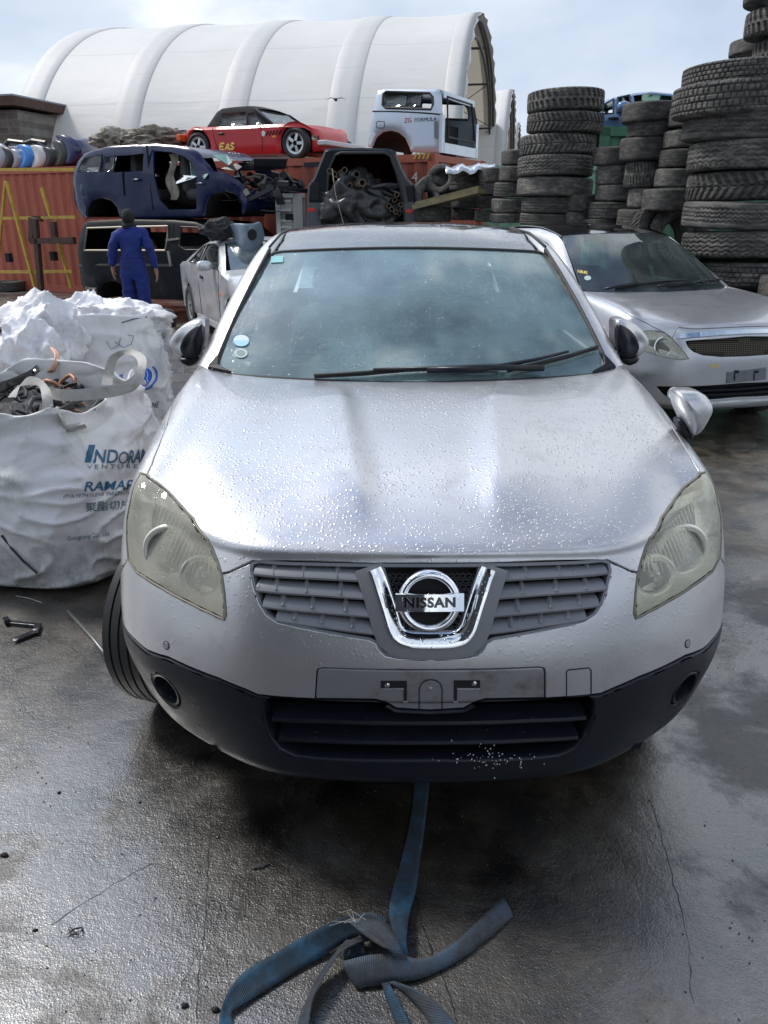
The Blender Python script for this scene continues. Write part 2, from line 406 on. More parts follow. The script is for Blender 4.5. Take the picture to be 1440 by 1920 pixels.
def panel(name, pt, polys, mt, parent, off=0.0, gap=.0016, rnd=.003, depth=.014, ds=.07, dt=.07, bstep=.012, nosmooth=False):
    """a curved sheet cut out of surface pt with rounded, folded-in edges"""
    polys = [densify(q, pt.P, bstep) for q in polys]
    ov, F, loops = tri(polys, ds, dt, .45)
    S = np.array([p[0] for p in ov]); T = np.array([p[1] for p in ov])
    P = pt.P(S, T); Nn = pt.N(S, T); P = P + Nn * off
    # face winding must follow the normal
    FF = []
    for f in F:
        a, b, c = P[f[0]], P[f[1]], P[f[2]]
        FF.append(f if np.dot(np.cross(b - a, c - a), Nn[f[0]]) > 0 else f[::-1])
    V = [tuple(p) for p in P]; CN = [tuple(q) for q in Nn]
    for li, lp in enumerate(loops):
        lp = [k for i, k in enumerate(lp) if k != lp[i - 1]]
        q = polys[li]; ar = sum(q[i][0] * q[(i + 1) % len(q)][1] - q[(i + 1) % len(q)][0] * q[i][1] for i in range(len(q)))
        sg = (1 if ar > 0 else -1) * (1 if li == 0 else -1); n = len(lp); r1 = []; r2 = []
        ins = []
        for i in range(n):
            t = P[lp[(i + 1) % n]] - P[lp[i - 1]]; t = t / max(np.linalg.norm(t), 1e-9)
            d = np.cross(Nn[lp[i]], t) * sg; ins.append(d)
        for i in range(n):
            p = P[lp[i]]; nn = Nn[lp[i]]; d = ins[i]
            V[lp[i]] = tuple(p + d * (gap + rnd)); r1.append(len(V)); V.append(tuple(p + d * gap - nn * rnd)); r2.append(len(V)); V.append(tuple(p + d * gap - nn * depth)); CN.append(tuple(nn * .35 - d)); CN.append(tuple(-d))
        for i in range(n):
            j = (i + 1) % n
            for x, y in ((lp, r1), (r1, r2)):
                f = (x[i], y[i], y[j], x[j])
                FF.append(f if sg > 0 else f[::-1])
    o = mesh(name, V, FF, mt, parent)
    if len(o.data.vertices) == len(CN):
        cn = np.array(CN); cn /= np.maximum(np.linalg.norm(cn, axis=1, keepdims=True), 1e-9); o.data.normals_split_custom_set_from_vertices([tuple(c) for c in cn])
    return o
def sheet(name, pt, s0, s1, t0, t1, mt, parent, off=0, ns=80, nt=40):
    a = np.linspace(s0, s1, ns); b = np.linspace(t0, t1, nt); A, B = np.meshgrid(a, b, indexing='ij')
    P = (pt.P(A, B) + pt.N(A, B) * off).reshape(-1, 3)
    F = [(i * nt + j, (i + 1) * nt + j, (i + 1) * nt + j + 1, i * nt + j + 1) for i in range(ns - 1) for j in range(nt - 1)]
    return mesh(name, P, F, mt, parent)
def text_mesh(s, size, thick=0.0, font_scale=1.0, res=3, bold=0.0):
    c = bpy.data.curves.new('t', 'FONT'); c.body = s; c.size = size; c.extrude = thick; c.resolution_u = res; c.align_x = 'CENTER'; c.align_y = 'CENTER'; c.space_character = font_scale; c.offset = bold
    o = bpy.data.objects.new('t', c); COL.objects.link(o)
    dg = bpy.context.evaluated_depsgraph_get(); me = bpy.data.meshes.new_from_object(o.evaluated_get(dg))
    V = [v.co.copy() for v in me.vertices]; F = [tuple(p.vertices) for p in me.polygons]
    bpy.data.objects.remove(o); bpy.data.meshes.remove(me); bpy.data.curves.remove(c)
    return V, F
def tyre_simple(r, w, rim):
    """car tyre about local Y: rounded shoulders, five grooves"""
    h = w / 2; pr = [(rim, -h * .72), (rim + .02, -h * .9), ((r + rim) / 2, -h), (r - .028, -h * .93), (r - .008, -h * .8)]
    for k in range(-2, 3):
        z = k * h * .33; pr += [(r - .001 * abs(k), z - h * .13), (r, z + h * .13), (r - .008, z + h * .14), (r - .008, z + h * .19)]
    pr = pr[:-2] + [(r - .008, h * .8), (r - .028, h * .93), ((r + rim) / 2, h), (rim + .02, h * .9), (rim, h * .72)]
    m = MB(); m.lathe(pr, 64, Matrix.Rotation(R(90), 3, 'X')); return m
def rim_simple(r, w, spokes=5, kind='spoke'):
    m = MB(); h = w / 2
    m.lathe([(r + .004, -h * .75), (r - .01, -h * .78), (r - .03, -h * .5), (r - .035, h * .6), (r + .004, h * .75)], 40, Matrix.Rotation(R(90), 3, 'X'))
    m.lathe([(.0, -h * .62), (.055, -h * .6), (.065, -h * .3), (0, 0)], 20, Matrix.Rotation(R(90), 3, 'X'))
    for s_ in (1, -1) if kind == 'both' else (1,):
        for k in range(spokes):
            a = 2 * math.pi * k / spokes
            p = [Vector((math.cos(a) * q, s_ * y_, math.sin(a) * q)) for q, y_ in ((.04, h * .58), (r - .015, h * .5))]
            m.bar(p[0], p[1], .052 if spokes < 7 else .022, .03, up=(0, 1, 0))
            p = [Vector((math.cos(a) * q, -y_, math.sin(a) * q)) for q, y_ in ((.04, h * .58), (r - .015, h * .5))]
            m.bar(p[0], p[1], .052 if spokes < 7 else .022, .03, up=(0, 1, 0))
    return m
def wheel(parent, loc, r=.32, w=.2, rim=.2, steer=0, spokes=5, rmat=None, tmat=None, side=1):
    t = tyre_simple(r, w, rim).build('wheel', tmat or RUBBER, parent, True, 40); t.location = loc; t.rotation_euler = (0, 0, steer)
    rm = rim_simple(rim, w, spokes).build('rim', rmat or ALLOY, t, True, 35)
    d = MB(); d.lathe([(.0, -.01), (rim * .8, -.01), (rim * .8, .01), (0, .01)], 24, Matrix.Rotation(R(90), 3, 'X')); d.build('brake_disc', GAP, t)
    return t
# ------------------------------------------------------------ ground
def b_ground(m, t, b, l, tc):
    gx = N(t, 'ShaderNodeTexCoord'); P = gx.outputs['Object']
    def noise_(s, d=6.0, r=.6, mapd=None, dist=0.0):
        n = N(t, 'ShaderNodeTexNoise', inp={'Scale': s, 'Detail': d, 'Roughness': r, 'Distortion': dist})
        if mapd: q = N(t, 'ShaderNodeMapping', inp={2: mapd[0], 3: mapd[1]}); l(P, q.inputs[0]); l(q.outputs[0], n.inputs['Vector'])
        else: l(P, n.inputs['Vector'])
        return n.outputs[0]
    def mr(s, a, b_, c, d):
        n = N(t, 'ShaderNodeMapRange', inp={1: a, 2: b_, 3: c, 4: d}); l(s, n.inputs[0]); return n.outputs[0]
    def op(o, a, b_):
        n = N(t, 'ShaderNodeMath', operation=o)
        for i, q in enumerate((a, b_)):
            if isinstance(q, (int, float)): n.inputs[i].default_value = q
            else: l(q, n.inputs[i])
        return n.outputs[0]
    big = noise_(.55, 5); mid = noise_(4.0, 8, .65); fine = noise_(55, 6, .7); grit = noise_(260, 3, .6)
    stk = noise_(9, 7, .62, ((0, 0, R(52)), (1.0, .22, 1)), .6)
    base = ramp(N(t, 'ShaderNodeValToRGB'), [(.36, (.014, .012, .010)), (.45, (.046, .036, .024)), (.56, (.092, .074, .050)), (.70, (.135, .122, .108))]); l(mid, base.inputs[0])
    # pale dry dust vs black oily wet
    pat = mr(big, .38, .62, 0, 1)
    oil = ramp(N(t, 'ShaderNodeValToRGB'), [(.0, (.30, .31, .33)), (1, (1, 1, 1))]); l(pat, oil.inputs[0])
    mx = N(t, 'ShaderNodeMix', data_type='RGBA', blend_type='MULTIPLY', inp={0: 1.0}); l(base.outputs[0], mx.inputs[6]); l(oil.outputs[0], mx.inputs[7])
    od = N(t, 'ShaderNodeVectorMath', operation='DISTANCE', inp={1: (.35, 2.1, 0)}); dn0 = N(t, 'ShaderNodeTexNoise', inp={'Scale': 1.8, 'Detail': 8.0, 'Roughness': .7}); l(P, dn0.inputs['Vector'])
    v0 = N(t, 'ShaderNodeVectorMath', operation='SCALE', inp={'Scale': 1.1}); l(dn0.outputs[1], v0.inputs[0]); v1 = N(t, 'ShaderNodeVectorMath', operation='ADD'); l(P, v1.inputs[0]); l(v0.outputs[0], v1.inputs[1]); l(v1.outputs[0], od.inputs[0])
    om_ = mr(od.outputs[1], .7, 1.7, .42, 1.0); vs_ = N(t, 'ShaderNodeVectorMath', operation='SCALE'); l(mx.outputs[2], vs_.inputs[0]); l(om_, vs_.inputs['Scale'])  # darker round the car's front: oil, and under-car shade put into the colour
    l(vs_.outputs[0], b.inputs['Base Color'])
    rg = op('ADD', mr(mid, .35, .65, .26, .42), mr(big, .35, .65, -.06, .10)); l(rg, b.inputs['Roughness'])
    b.inputs['Specular IOR Level'].default_value = .9; b.inputs['Coat Weight'].default_value = 1.0; b.inputs['Coat Roughness'].default_value = .27; b.inputs['Coat IOR'].default_value = 2.0; COATN = True
    vor = N(t, 'ShaderNodeTexVoronoi', feature='DISTANCE_TO_EDGE', inp={'Scale': .55}); 
    q = N(t, 'ShaderNodeMapping', inp={2: (0, 0, .4), 3: (1, .6, 1)}); 
    dn = N(t, 'ShaderNodeTexNoise', inp={'Scale': 1.5, 'Detail': 6.0}); l(P, dn.inputs['Vector'])
    va = N(t, 'ShaderNodeVectorMath', operation='SCALE', inp={'Scale': .5}); l(dn.outputs[1], va.inputs[0])
    vb = N(t, 'ShaderNodeVectorMath', operation='ADD'); l(P, vb.inputs[0]); l(va.outputs[0], vb.inputs[1]); l(vb.outputs[0], q.inputs[0]); l(q.outputs[0], vor.inputs['Vector'])
    wetn = noise_(1.7, 9, .68, None, .4); wet = mr(wetn, .44, .54, 0, 1)
    speck = N(t, 'ShaderNodeTexVoronoi', feature='F1', inp={'Scale': 150.0}); l(P, speck.inputs['Vector']); sc_ = N(t, 'ShaderNodeSeparateColor'); l(speck.outputs['Color'], sc_.inputs[0])
    ag = mr(sc_.outputs[0], 0, 1, .72, 1.35); spt = mr(noise_(38, 8, .8), .62, .72, 1.0, .35)
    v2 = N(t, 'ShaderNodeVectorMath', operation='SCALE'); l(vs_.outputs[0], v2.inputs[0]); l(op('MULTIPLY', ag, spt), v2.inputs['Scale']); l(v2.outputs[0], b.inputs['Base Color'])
    l(op('ADD', op('MULTIPLY', wet, .75), .25), b.inputs['Coat Weight'])
    l(op('ADD', op('MULTIPLY', wet, -.16), mr(mid, .35, .65, .44, .58)), b.inputs['Roughness'])
    l(op('ADD', op('MULTIPLY', wet, -.10), .33), b.inputs['Coat Roughness'])
    pits = mr(speck.outputs['Distance'], 0.0, .55, 0, 1)
    h = op('ADD', op('MULTIPLY', fine, .0016), op('MULTIPLY', grit, .0009)); h = op('ADD', h, op('MULTIPLY', mid, .009)); h = op('ADD', h, op('MULTIPLY', stk, .0016)); h = op('ADD', h, op('MULTIPLY', pits, -.0006)); h = op('ADD', h, op('MULTIPLY', spt, .0012))
    dry = op('ADD', op('MULTIPLY', wet, -.55), 1.0)
    bp = N(t, 'ShaderNodeBump', inp={'Strength': .9, 'Distance': 1.0}); l(h, bp.inputs['Height']); l(bp.outputs[0], b.inputs['Normal'])
    bc2 = N(t, 'ShaderNodeBump', inp={'Strength': .6, 'Distance': 1.0}); l(dry, bc2.inputs['Strength']); l(h, bc2.inputs['Height']); l(bc2.outputs[0], b.inputs['Coat Normal'])
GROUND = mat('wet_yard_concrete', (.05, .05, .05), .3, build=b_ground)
V = []; F = []
xs = [-600, -60, -20, -8, -4, -2, 0, 2, 4, 8, 20, 60, 600]; ys = [-600, -60, -10, -2, 0, 1, 2, 4, 8, 20, 60, 200, 900]
V = [(x, y, 0) for x in xs for y in ys]; n = len(ys)
F = [(i * n + j, (i + 1) * n + j, (i + 1) * n + j + 1, i * n + j + 1) for i in range(len(xs) - 1) for j in range(n - 1)]
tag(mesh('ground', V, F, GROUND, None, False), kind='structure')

CRK = mat('crack_dirt', (.006, .006, .006), .5)
rc = random.Random(12)
for pts, w_ in (([(398, 1440), (393, 1560), (388, 1650), (385, 1740), (372, 1830), (368, 1925)], .0022), ([(775, 1660), (790, 1730), (812, 1790), (838, 1850), (860, 1925)], .003), ([(135, 1215), (200, 1265), (235, 1300)], .0015), ([(0, 1258), (60, 1225), (110, 1190)], .0015), ([(30, 1300), (50, 1335), (70, 1350)], .0015), ([(95, 1735), (200, 1665), (300, 1610)], .0018), ([(330, 1880), (345, 1840), (380, 1770)], .0015), ([(1340, 1100), (1400, 1130), (1445, 1135)], .003), ([(1220, 1500), (1260, 1640), (1290, 1760), (1300, 1900)], .0016)):
    P = []
    for (u0, v0), (u1, v1) in zip(pts, pts[1:]):
        for k in range(7): f = k / 7; p = atZ(u0 + (u1 - u0) * f, v0 + (v1 - v0) * f, 0.0); P.append(p + Vector((rc.gauss(0, .0018), rc.gauss(0, .0018), .0004)))
    V = []; F = []
    for i, p in enumerate(P):
        d = (P[min(i + 1, len(P) - 1)] - P[max(i - 1, 0)]).normalized(); q = Vector((-d.y, d.x, 0)) * w_ * rc.uniform(.25, 1.0); V += [p - q, p + q]
    F = [(2 * i, 2 * i + 1, 2 * i + 3, 2 * i + 2) for i in range(len(P) - 1)]
    tag(mesh('ground_crack', V, F, CRK, None, False), kind='structure')
# ------------------------------------------------------------ the silver crossover in the foreground
HX, HY, HYAW = .118, 1.64, .006
hero = thing('crossover_car', 'wet silver crossover car facing the viewer with chrome badge and hazy headlights', 'car', (HX, HY, 0), HYAW)
HM = Matrix.Translation((HX, HY, 0)) @ Matrix.Rotation(HYAW, 4, 'Z')
net = [
 [(0,.06,.245),(0,.02,.28),(0,.015,.34),(0,.005,.51),(0,0,.64),(0,.02,.73),(0,.05,.82),(0,.085,.893),(0,.13,.935),(0,.45,1.02),(0,.85,1.075),(0,1.25,1.105)],
 [(.23,.07,.245),(.24,.03,.28),(.24,.022,.34),(.24,.012,.51),(.24,.008,.64),(.24,.027,.73),(.24,.058,.82),(.24,.093,.89),(.24,.14,.935),(.24,.455,1.022),(.23,.855,1.08),(.22,1.257,1.106)],
 [(.42,.10,.245),(.43,.06,.285),(.44,.05,.345),(.45,.037,.51),(.45,.035,.64),(.45,.05,.73),(.45,.08,.82),(.45,.118,.885),(.45,.165,.935),(.44,.47,1.025),(.43,.865,1.083),(.41,1.275,1.108)],
 [(.57,.20,.25),(.60,.15,.295),(.62,.135,.35),(.64,.115,.51),(.635,.12,.63),(.625,.14,.72),(.61,.165,.81),(.60,.20,.89),(.595,.25,.945),(.59,.52,1.03),(.575,.89,1.087),(.55,1.30,1.110)],
 [(.71,.31,.29),(.745,.26,.335),(.77,.245,.38),(.80,.235,.51),(.795,.245,.62),(.78,.26,.72),(.755,.285,.82),(.735,.33,.905),(.72,.385,.965),(.70,.60,1.04),(.68,.93,1.09),(.65,1.325,1.113)],
 [(.85,.48,.36),(.878,.45,.41),(.892,.435,.46),(.905,.43,.52),(.905,.43,.62),(.895,.43,.72),(.880,.435,.82),(.858,.445,.915),(.825,.475,.988),(.785,.68,1.053),(.755,.97,1.096),(.715,1.355,1.116)],
 [(.87,.80,.33),(.895,.80,.39),(.905,.80,.45),(.910,.80,.53),(.91,.80,.63),(.908,.80,.73),(.903,.80,.84),(.890,.81,.94),(.866,.825,1.018),(.832,.90,1.068),(.800,1.06,1.102),(.755,1.385,1.122)],
 [(.87,1.15,.3),(.892,1.15,.38),(.90,1.15,.45),(.905,1.15,.53),(.905,1.15,.63),(.903,1.15,.74),(.90,1.15,.86),(.893,1.15,.965),(.880,1.152,1.05),(.858,1.175,1.09),(.828,1.235,1.112),(.782,1.42,1.130)],
 [(.87,1.5,.3),(.892,1.5,.38),(.90,1.5,.45),(.905,1.5,.53),(.905,1.5,.63),(.904,1.5,.75),(.90,1.5,.88),(.893,1.5,.99),(.884,1.5,1.07),(.868,1.5,1.108),(.845,1.5,1.13),(.805,1.48,1.145)],
]
def hdisp(p, S, T):
    p = p.copy(); x = p[..., 0]; y = p[..., 1]
    f = np.clip((T - 8.0) / .8, 0, 1) ; f = f * f * (3 - 2 * f); g = np.clip((1.22 - y) / .25, 0, 1)
    c = .19 + .10 * np.clip((y - .3) / .9, 0, 1); d = np.abs(x) - c
    r = np.where(d < 0, np.exp(-(d / .045) ** 2), np.exp(-(d / .15) ** 2))
    p[..., 2] += .024 * f * g * r
    p[..., 2] += .006 * f * g * np.exp(-((np.abs(x) - .6) / .10) ** 2)
    return p
HP = Patch(net, hdisp); HP.prep(HM)
pk = lambda pts, nm='': HP.picks(pts, nm)
# outlines traced on the right-hand half, in surface coordinates
bonnet_front = pk([(812, 1057), (900, 1056), (1000, 1053), (1080, 1050), (1140, 1050), (1160, 1060), (1183, 1071)], 'bf')
head_in = pk([(1196, 1074), (1203, 1050), (1219, 1010), (1240, 970), (1264, 937), (1290, 907), (1312, 887)], 'hi')
head_out = pk([(1322, 884), (1334, 903), (1344, 935), (1351, 972), (1352, 1010), (1350, 1045), (1336, 1072), (1300, 1098), (1255, 1126), (1215, 1148), (1192, 1160), (1189, 1150), (1192, 1110)], 'ho')
side = pk([(1308, 880), (1300, 868), (1280, 832), (1258, 797), (1234, 757), (1210, 727), (1190, 706), (1166, 689)], 'side')
#print('head_in', [tuple(round(a, 2) for a in p) for p in head_in]); print('side', [tuple(round(a, 2) for a in p) for p in side])
cow = [(x, 11.0) for x in (8, 7, 6, 5, 4, 3, 2, 1, 0)]
bon = [(0, bonnet_front[0][1])] + bonnet_front[1:] + [head_in[0]] + head_in[1:] + side
e = side[-1]; bon += [(e[0], 11.0)] + [c for c in cow if c[0] < e[0]]
bon = [p for p in bon]
body = thing('body', None, None); body.parent = hero
panel('bonnet', HP, [sym(bon[:-1] + [(0, 11.0)])[:-1] if False else bon + [(-a, b) for a, b in reversed(bon) if a > 1e-6]], PAINT, hero, ds=.10, dt=.06)
# fender: from the headlight's outer edge and the bonnet's side seam down to the wheel arch and the door
arch = []
for k in range(15):
    t = R(180 - k * 13.2)
    yy, zz = .86 + .375 * math.cos(t), .34 + .375 * math.sin(t)
    # nearest (s, t) on the side of the surface
    if k == 0: SG, TG = np.meshgrid(np.linspace(4, 8, 161), np.linspace(0, 8, 321), indexing='ij'); PG = HP.P(SG, TG)
    d = (PG[..., 1] - yy) ** 2 + (PG[..., 2] - zz) ** 2; i = np.unravel_index(d.argmin(), d.shape)
    arch.append((float(SG[i]), float(TG[i])))
arch = [a for a in arch if a[1] > .02]
hl = head_in + head_out
seam_out = head_out[5]
fend = [seam_out] + head_out[:5][::-1] + [head_in[-1]] + [p for p in side] + [(e[0], 11.0)] + [c for c in cow[::-1] if c[0] > e[0]] + [(8, 0.0), (arch[-1][0], 0.0)] + arch[::-1][:]
cut = [k for k, a in enumerate(arch) if a[1] > 3.6][0]
fend = [seam_out] + head_out[:5][::-1] + [head_in[-1]] + side + [(e[0], 11.0)] + [c for c in cow[::-1] if c[0] > e[0]] + [(8, 0.0), (arch[-1][0] + .02, 0.0)] + arch[cut:][::-1]
for sg in (1, -1):
    panel('fender', HP, [[(sg * a, b) for a, b in fend]], PAINT, hero, ds=.10, dt=.10)
# bumper skin
clad = pk([(1022, 1310), (1128, 1301), (1150, 1291), (1200, 1269), (1250, 1248), (1285, 1230), (1320, 1216)], 'clad')
clad += [(arch[cut - 1][0] - .0, arch[cut - 1][1])]
grille = pk([(812, 1060), (1000, 1057), (1130, 1050), (1143, 1054), (1146, 1068), (1140, 1100), (1130, 1130), (1117, 1151), (1096, 1165), (1060, 1174), (1000, 1186), (925, 1199), (912, 1206), (905, 1220), (895, 1229), (870, 1234), (812, 1236)], 'grille')
plate = pk([(812, 1257), (900, 1256), (1010, 1252), (1020, 1254), (1022, 1262), (1022, 1308), (1021, 1310), (960, 1311), (910, 1312), (890, 1318), (870, 1329), (812, 1333)], 'plate')
bump = [(0, grille[-1][1])] + grille[1:-1][::-1][:-2] + bonnet_front[5:] + [head_in[0]] + head_out[::-1][:8] + [(seam_out[0] + .02, seam_out[1])] + [a for a in arch[cut - 1:cut][::-1]] + clad[::-1][1:] + plate[1:6][::-1] + [(0, plate[0][1])]
panel('bumper', HP, [bump + [(-a, b) for a, b in reversed(bump) if a > 1e-6]], PAINT, hero, ds=.08, dt=.08)
panel('plate_mount', HP, [plate[1:] and ([(0, plate[0][1])] + plate[1:-1] + [(0, plate[-1][1])] + [(-a, b) for a, b in reversed(plate[1:-1])])], PLATE_PAINT, hero, off=-.001, ds=.08, dt=.08)
# black lower cladding with the intake opening
intake = pk([(812, 1322), (900, 1320), (1000, 1316), (1100, 1309), (1112, 1316), (1110, 1345), (1100, 1375), (1080, 1400), (1050, 1414), (1000, 1420), (812, 1424)], 'intake')
fogc = HP.pick(1285, 1290)
clo = [(0, plate[-1][1])] + plate[-2:4:-1] + clad + arch[:cut - 1][::-1][:] + [(6.2, 0), (5, 0), (4, 0), (3, 0), (2, 0), (1, 0), (0, 0)]
clo = [(0, plate[-1][1] - .004)] + [(a, b - .01) for a, b in plate[-2:5:-1]] + [(a, b - .01) for a, b in clad] + arch[:cut - 1][::-1] + [(s_, 0) for s_ in (5.4, 5, 4, 3, 2, 1, 0)]
itk = [(0, intake[0][1])] + intake[1:-1] + [(0, intake[-1][1])]
itk = itk + [(-a, b) for a, b in reversed(itk) if a > 1e-6]
def st_circle(c, r, n=24, sc=1.0):
    p0 = HP.P(*c); ds_ = np.linalg.norm(HP.P(c[0] + .05, c[1]) - p0) / .05; dt_ = np.linalg.norm(HP.P(c[0], c[1] + .05) - p0) / .05
    return [(c[0] + r / ds_ * math.cos(2 * math.pi * k / n), c[1] + r * sc / dt_ * math.sin(2 * math.pi * k / n)) for k in range(n)]
fog = st_circle(fogc, .052, 28, 1.0)
panel('lower_cladding', HP, [clo + [(-a, b) for a, b in reversed(clo) if a > 1e-6], itk, fog, [(-a, b) for a, b in fog]], BLACK_TRIM, hero, off=.003, ds=.08, dt=.08, rnd=.007, depth=.05)
# dark inner skin behind every seam and opening
sheet('inner_skin', HP, -7.95, 7.95, .1, 5.0, GAP, body, -.085, 110, 50)
sheet('inner_skin', HP, -4.6, 4.6, 4.9, 8.2, GAP, body, -.06, 90, 30)
sheet('inner_skin', HP, -7.9, 7.9, 8.0, 10.95, GAP, body, -.02, 110, 30)
# intake floor and slats
def slat(st_pts, prof, name, mt, parent, nn=40):
    """prof: list of (along surface up, outwards) in metres swept along a line on the surface"""
    st = np.array(st_pts); d = np.r_[0, np.cumsum(np.linalg.norm(np.diff(HP.P(st[:, 0], st[:, 1]), axis=0), axis=1))]
    q = np.linspace(0, d[-1], nn); s_, t_ = np.interp(q, d, st[:, 0]), np.interp(q, d, st[:, 1])
    P = HP.P(s_, t_); Nn = HP.N(s_, t_); tg = np.gradient(P, axis=0); tg /= np.linalg.norm(tg, axis=1)[:, None]; up = np.cross(Nn, tg)
    up *= np.sign(up[:, 2:3].mean())
    m = len(prof); V = []; F = []
    for i in range(nn):
        for a, b in prof: V.append(P[i] + up[i] * a + Nn[i] * b)
    for i in range(nn - 1):
        for k in range(m): F.append((i * m + k, i * m + (k + 1) % m, (i + 1) * m + (k + 1) % m, (i + 1) * m + k))
    F += [tuple(range(m)), tuple((nn - 1) * m + k for k in range(m))[::-1]]
    return mesh(name, V, F, mt, parent, True, 40)
def line(pts, nm=''):
    h = pk(pts, nm); return [(-a, b) for a, b in reversed(h) if a > .05] + h
for v0, u1 in ((1355, 1100), (1392, 1085)):
    slat(line([(830, v0 + 2), (900, v0 + 1), (1000, v0 - 3), (u1, v0 - 8)]), [(-.012, -.006), (-.004, -.001), (.004, -.004), (.022, -.055), (.014, -.06), (-.006, -.03)], 'intake_slat', BLACK_TRIM, hero)
slat(line([(830, 1437), (1000, 1432), (1060, 1428)]), [(-.01, -.05), (.012, -.004), (.02, -.008), (.02, -.06)], 'intake_floor', BLACK_TRIM, hero)
# grille: surround, slats with ribs, mesh, chrome V, badge
sheet('grille_backing', HP, -2.5, 2.5, 3.9, 7.4, GAP, hero, -.045, 60, 40)
for sg in (1, -1):
    for A, B, M_ in (((1139, 1066), (938, 1080), (1040, 1074)), ((1136, 1097), (931, 1114), (1035, 1106)), ((1124, 1128), (923, 1148), (1025, 1139)), ((1100, 1154), (915, 1181), (1010, 1168))):
        st = pk([B, M_, A]); st = [(sg * a, b) for a, b in st]
        slat(st, [(.021, -.034), (.015, -.016), (.002, -.004), (-.010, -.001), (-.0145, -.004), (-.015, -.014), (-.004, -.036)], 'grille_slat', GREY_PLASTIC, hero, 24)
        for f in (.22, .52, .80):
            sp_ = MB()
            a = st[0]; b = st[2]; c = (a[0] + (b[0] - a[0]) * f, a[1] + (b[1] - a[1]) * f + .13)
            p = HP.P(*c) + HP.N(*c) * -.013; u_ = Vector((0, .3, 1)).normalized(); p = Vector(p)
            sp_.add([p + Vector((-.014, -.006, -.012)), p + Vector((.014, -.006, -.012)), p + Vector((0, .014, .020)), p + Vector((0, -.020, -.006))], [(0, 1, 2), (0, 3, 1), (1, 3, 2), (2, 3, 0)])
            sp_.build('grille_rib', GREY_PLASTIC, hero)
gbord = [(0, grille[0][1])] + grille[1:-1] + [(0, grille[-1][1])]
gb = np.array(gbord + [(-a, b) for a, b in reversed(gbord) if a > 1e-6])
cen = np.array([0, 5.7])
slat([tuple(p) for p in gb] + [tuple(gb[0])], [(.004, -.012), (.004, -.004), (-.004, -.004), (-.004, -.03), (.004, -.03)], 'grille_frame', GREY_PLASTIC, hero, 220)
def band(pts, w0, w1, prof, name, mt, nn=90):
    return slat(line(pts), prof, name, mt, hero, nn)
vpath = smooth_poly([(812, 1218), (850, 1217), (880, 1213), (893, 1196), (902, 1166), (912, 1128), (922, 1090), (928, 1062)], 0)
def vline(off):
    """the U-shaped chrome path, right half"""
    return [(812, 1205 + off), (845, 1205 + off), (866, 1203 + off * .95), (879, 1193 + off * .7), (888, 1168), (898, 1132), (909, 1095), (917, 1066)]
def uband(pts, hw, prof_fn, name, mt, nn=100):
    h = pk(pts); st = [(-a, b) for a, b in reversed(h) if a > .05] + h
    P0 = np.array([HP.P(*p) for p in st]); d = np.r_[0, np.cumsum(np.linalg.norm(np.diff(P0, axis=0), axis=1))]
    q = np.linspace(0, d[-1], nn); sa = np.array(st); ker = np.ones(5) / 5
    s_, t_ = np.interp(q, d, sa[:, 0]), np.interp(q, d, sa[:, 1])
    P = HP.P(s_, t_)
    for _ in range(3): P[1:-1] = (P[:-2] + P[1:-1] * 2 + P[2:]) / 4
    Nn = HP.N(s_, t_); tg = np.gradient(P, axis=0); tg /= np.linalg.norm(tg, axis=1)[:, None]; sd_ = np.cross(tg, Nn)
    prof = prof_fn; m = len(prof); V = []; F = []
    for i in range(nn):
        for a, b in prof: V.append(P[i] + sd_[i] * a * hw + Nn[i] * b)
    for i in range(nn - 1):
        for k in range(m): F.append((i * m + k, (i + 1) * m + k, (i + 1) * m + (k + 1) % m, i * m + (k + 1) % m))
    F += [tuple(range(m))[::-1], tuple((nn - 1) * m + k for k in range(m))]
    return mesh(name, V, F, mt, hero, True, 50)
uband([(812, 1211), (850, 1210), (874, 1206), (888, 1192), (898, 1160), (909, 1120), (920, 1085), (927, 1062)], .036, [(-1, -.04), (-1, -.006), (.8, .002), (1, 0), (1, -.04)], 'grille_surround', GREY_PLASTIC)
uband([(812, 1200), (846, 1199), (866, 1194), (876, 1181), (886, 1150), (898, 1112), (908, 1080), (914, 1066)], .0225, [(-1, -.04), (-1, -.012), (-.55, .000), (.35, .011), (.85, .010), (1, .004), (1, -.03)], 'chrome_trim', CHROME)
hx = MB()
for i in range(-8, 9):
    for j in range(0, 16):
        x = (i + (.5 if j % 2 else 0)) * .0145; z = .665 + j * .0126
        if abs(x) > .066 + (z - .66) * .28 or z > .865: continue
        st = None
        y = float(np.interp(z, [.64, .73, .82, .893], [.0, .02, .05, .085])) + .022 + .25 * x * x
        pts = [(x + .0070 * math.cos(R(60 * k + 30)), y, z + .0070 * math.sin(R(60 * k + 30))) for k in range(6)]
        hx.tube(pts, .0017, 4, closed=True)
hx.build('grille_mesh', mat('mesh_plastic', (.045, .047, .052), .25, 0, .3), hero)
bc = HP.P(0, 5.5); bn = Vector((0, -.94, .34)).normalized()
bpos = HM.inverted() @ atY(805, 1128, HY - .004)
bm_ = Matrix.Translation(bpos) @ Matrix.Rotation(R(18), 4, 'X').inverted() @ Matrix.Rotation(R(90), 4, 'X')
m = MB(); m.lathe([(.054, 0), (.056, .006), (.062, .010), (.069, .009), (.0745, .004), (.0755, -.004), (.0755, -.02), (.054, -.02)], 72, bm_.to_4x4(), close=True)
badge = m.build('badge', CHROME, hero, True, 60)
m = MB(); m.lathe([(0, -.014), (.056, -.012)], 48, bm_); m.build('backing', GAP, badge)
m = MB()
V = []; F = []
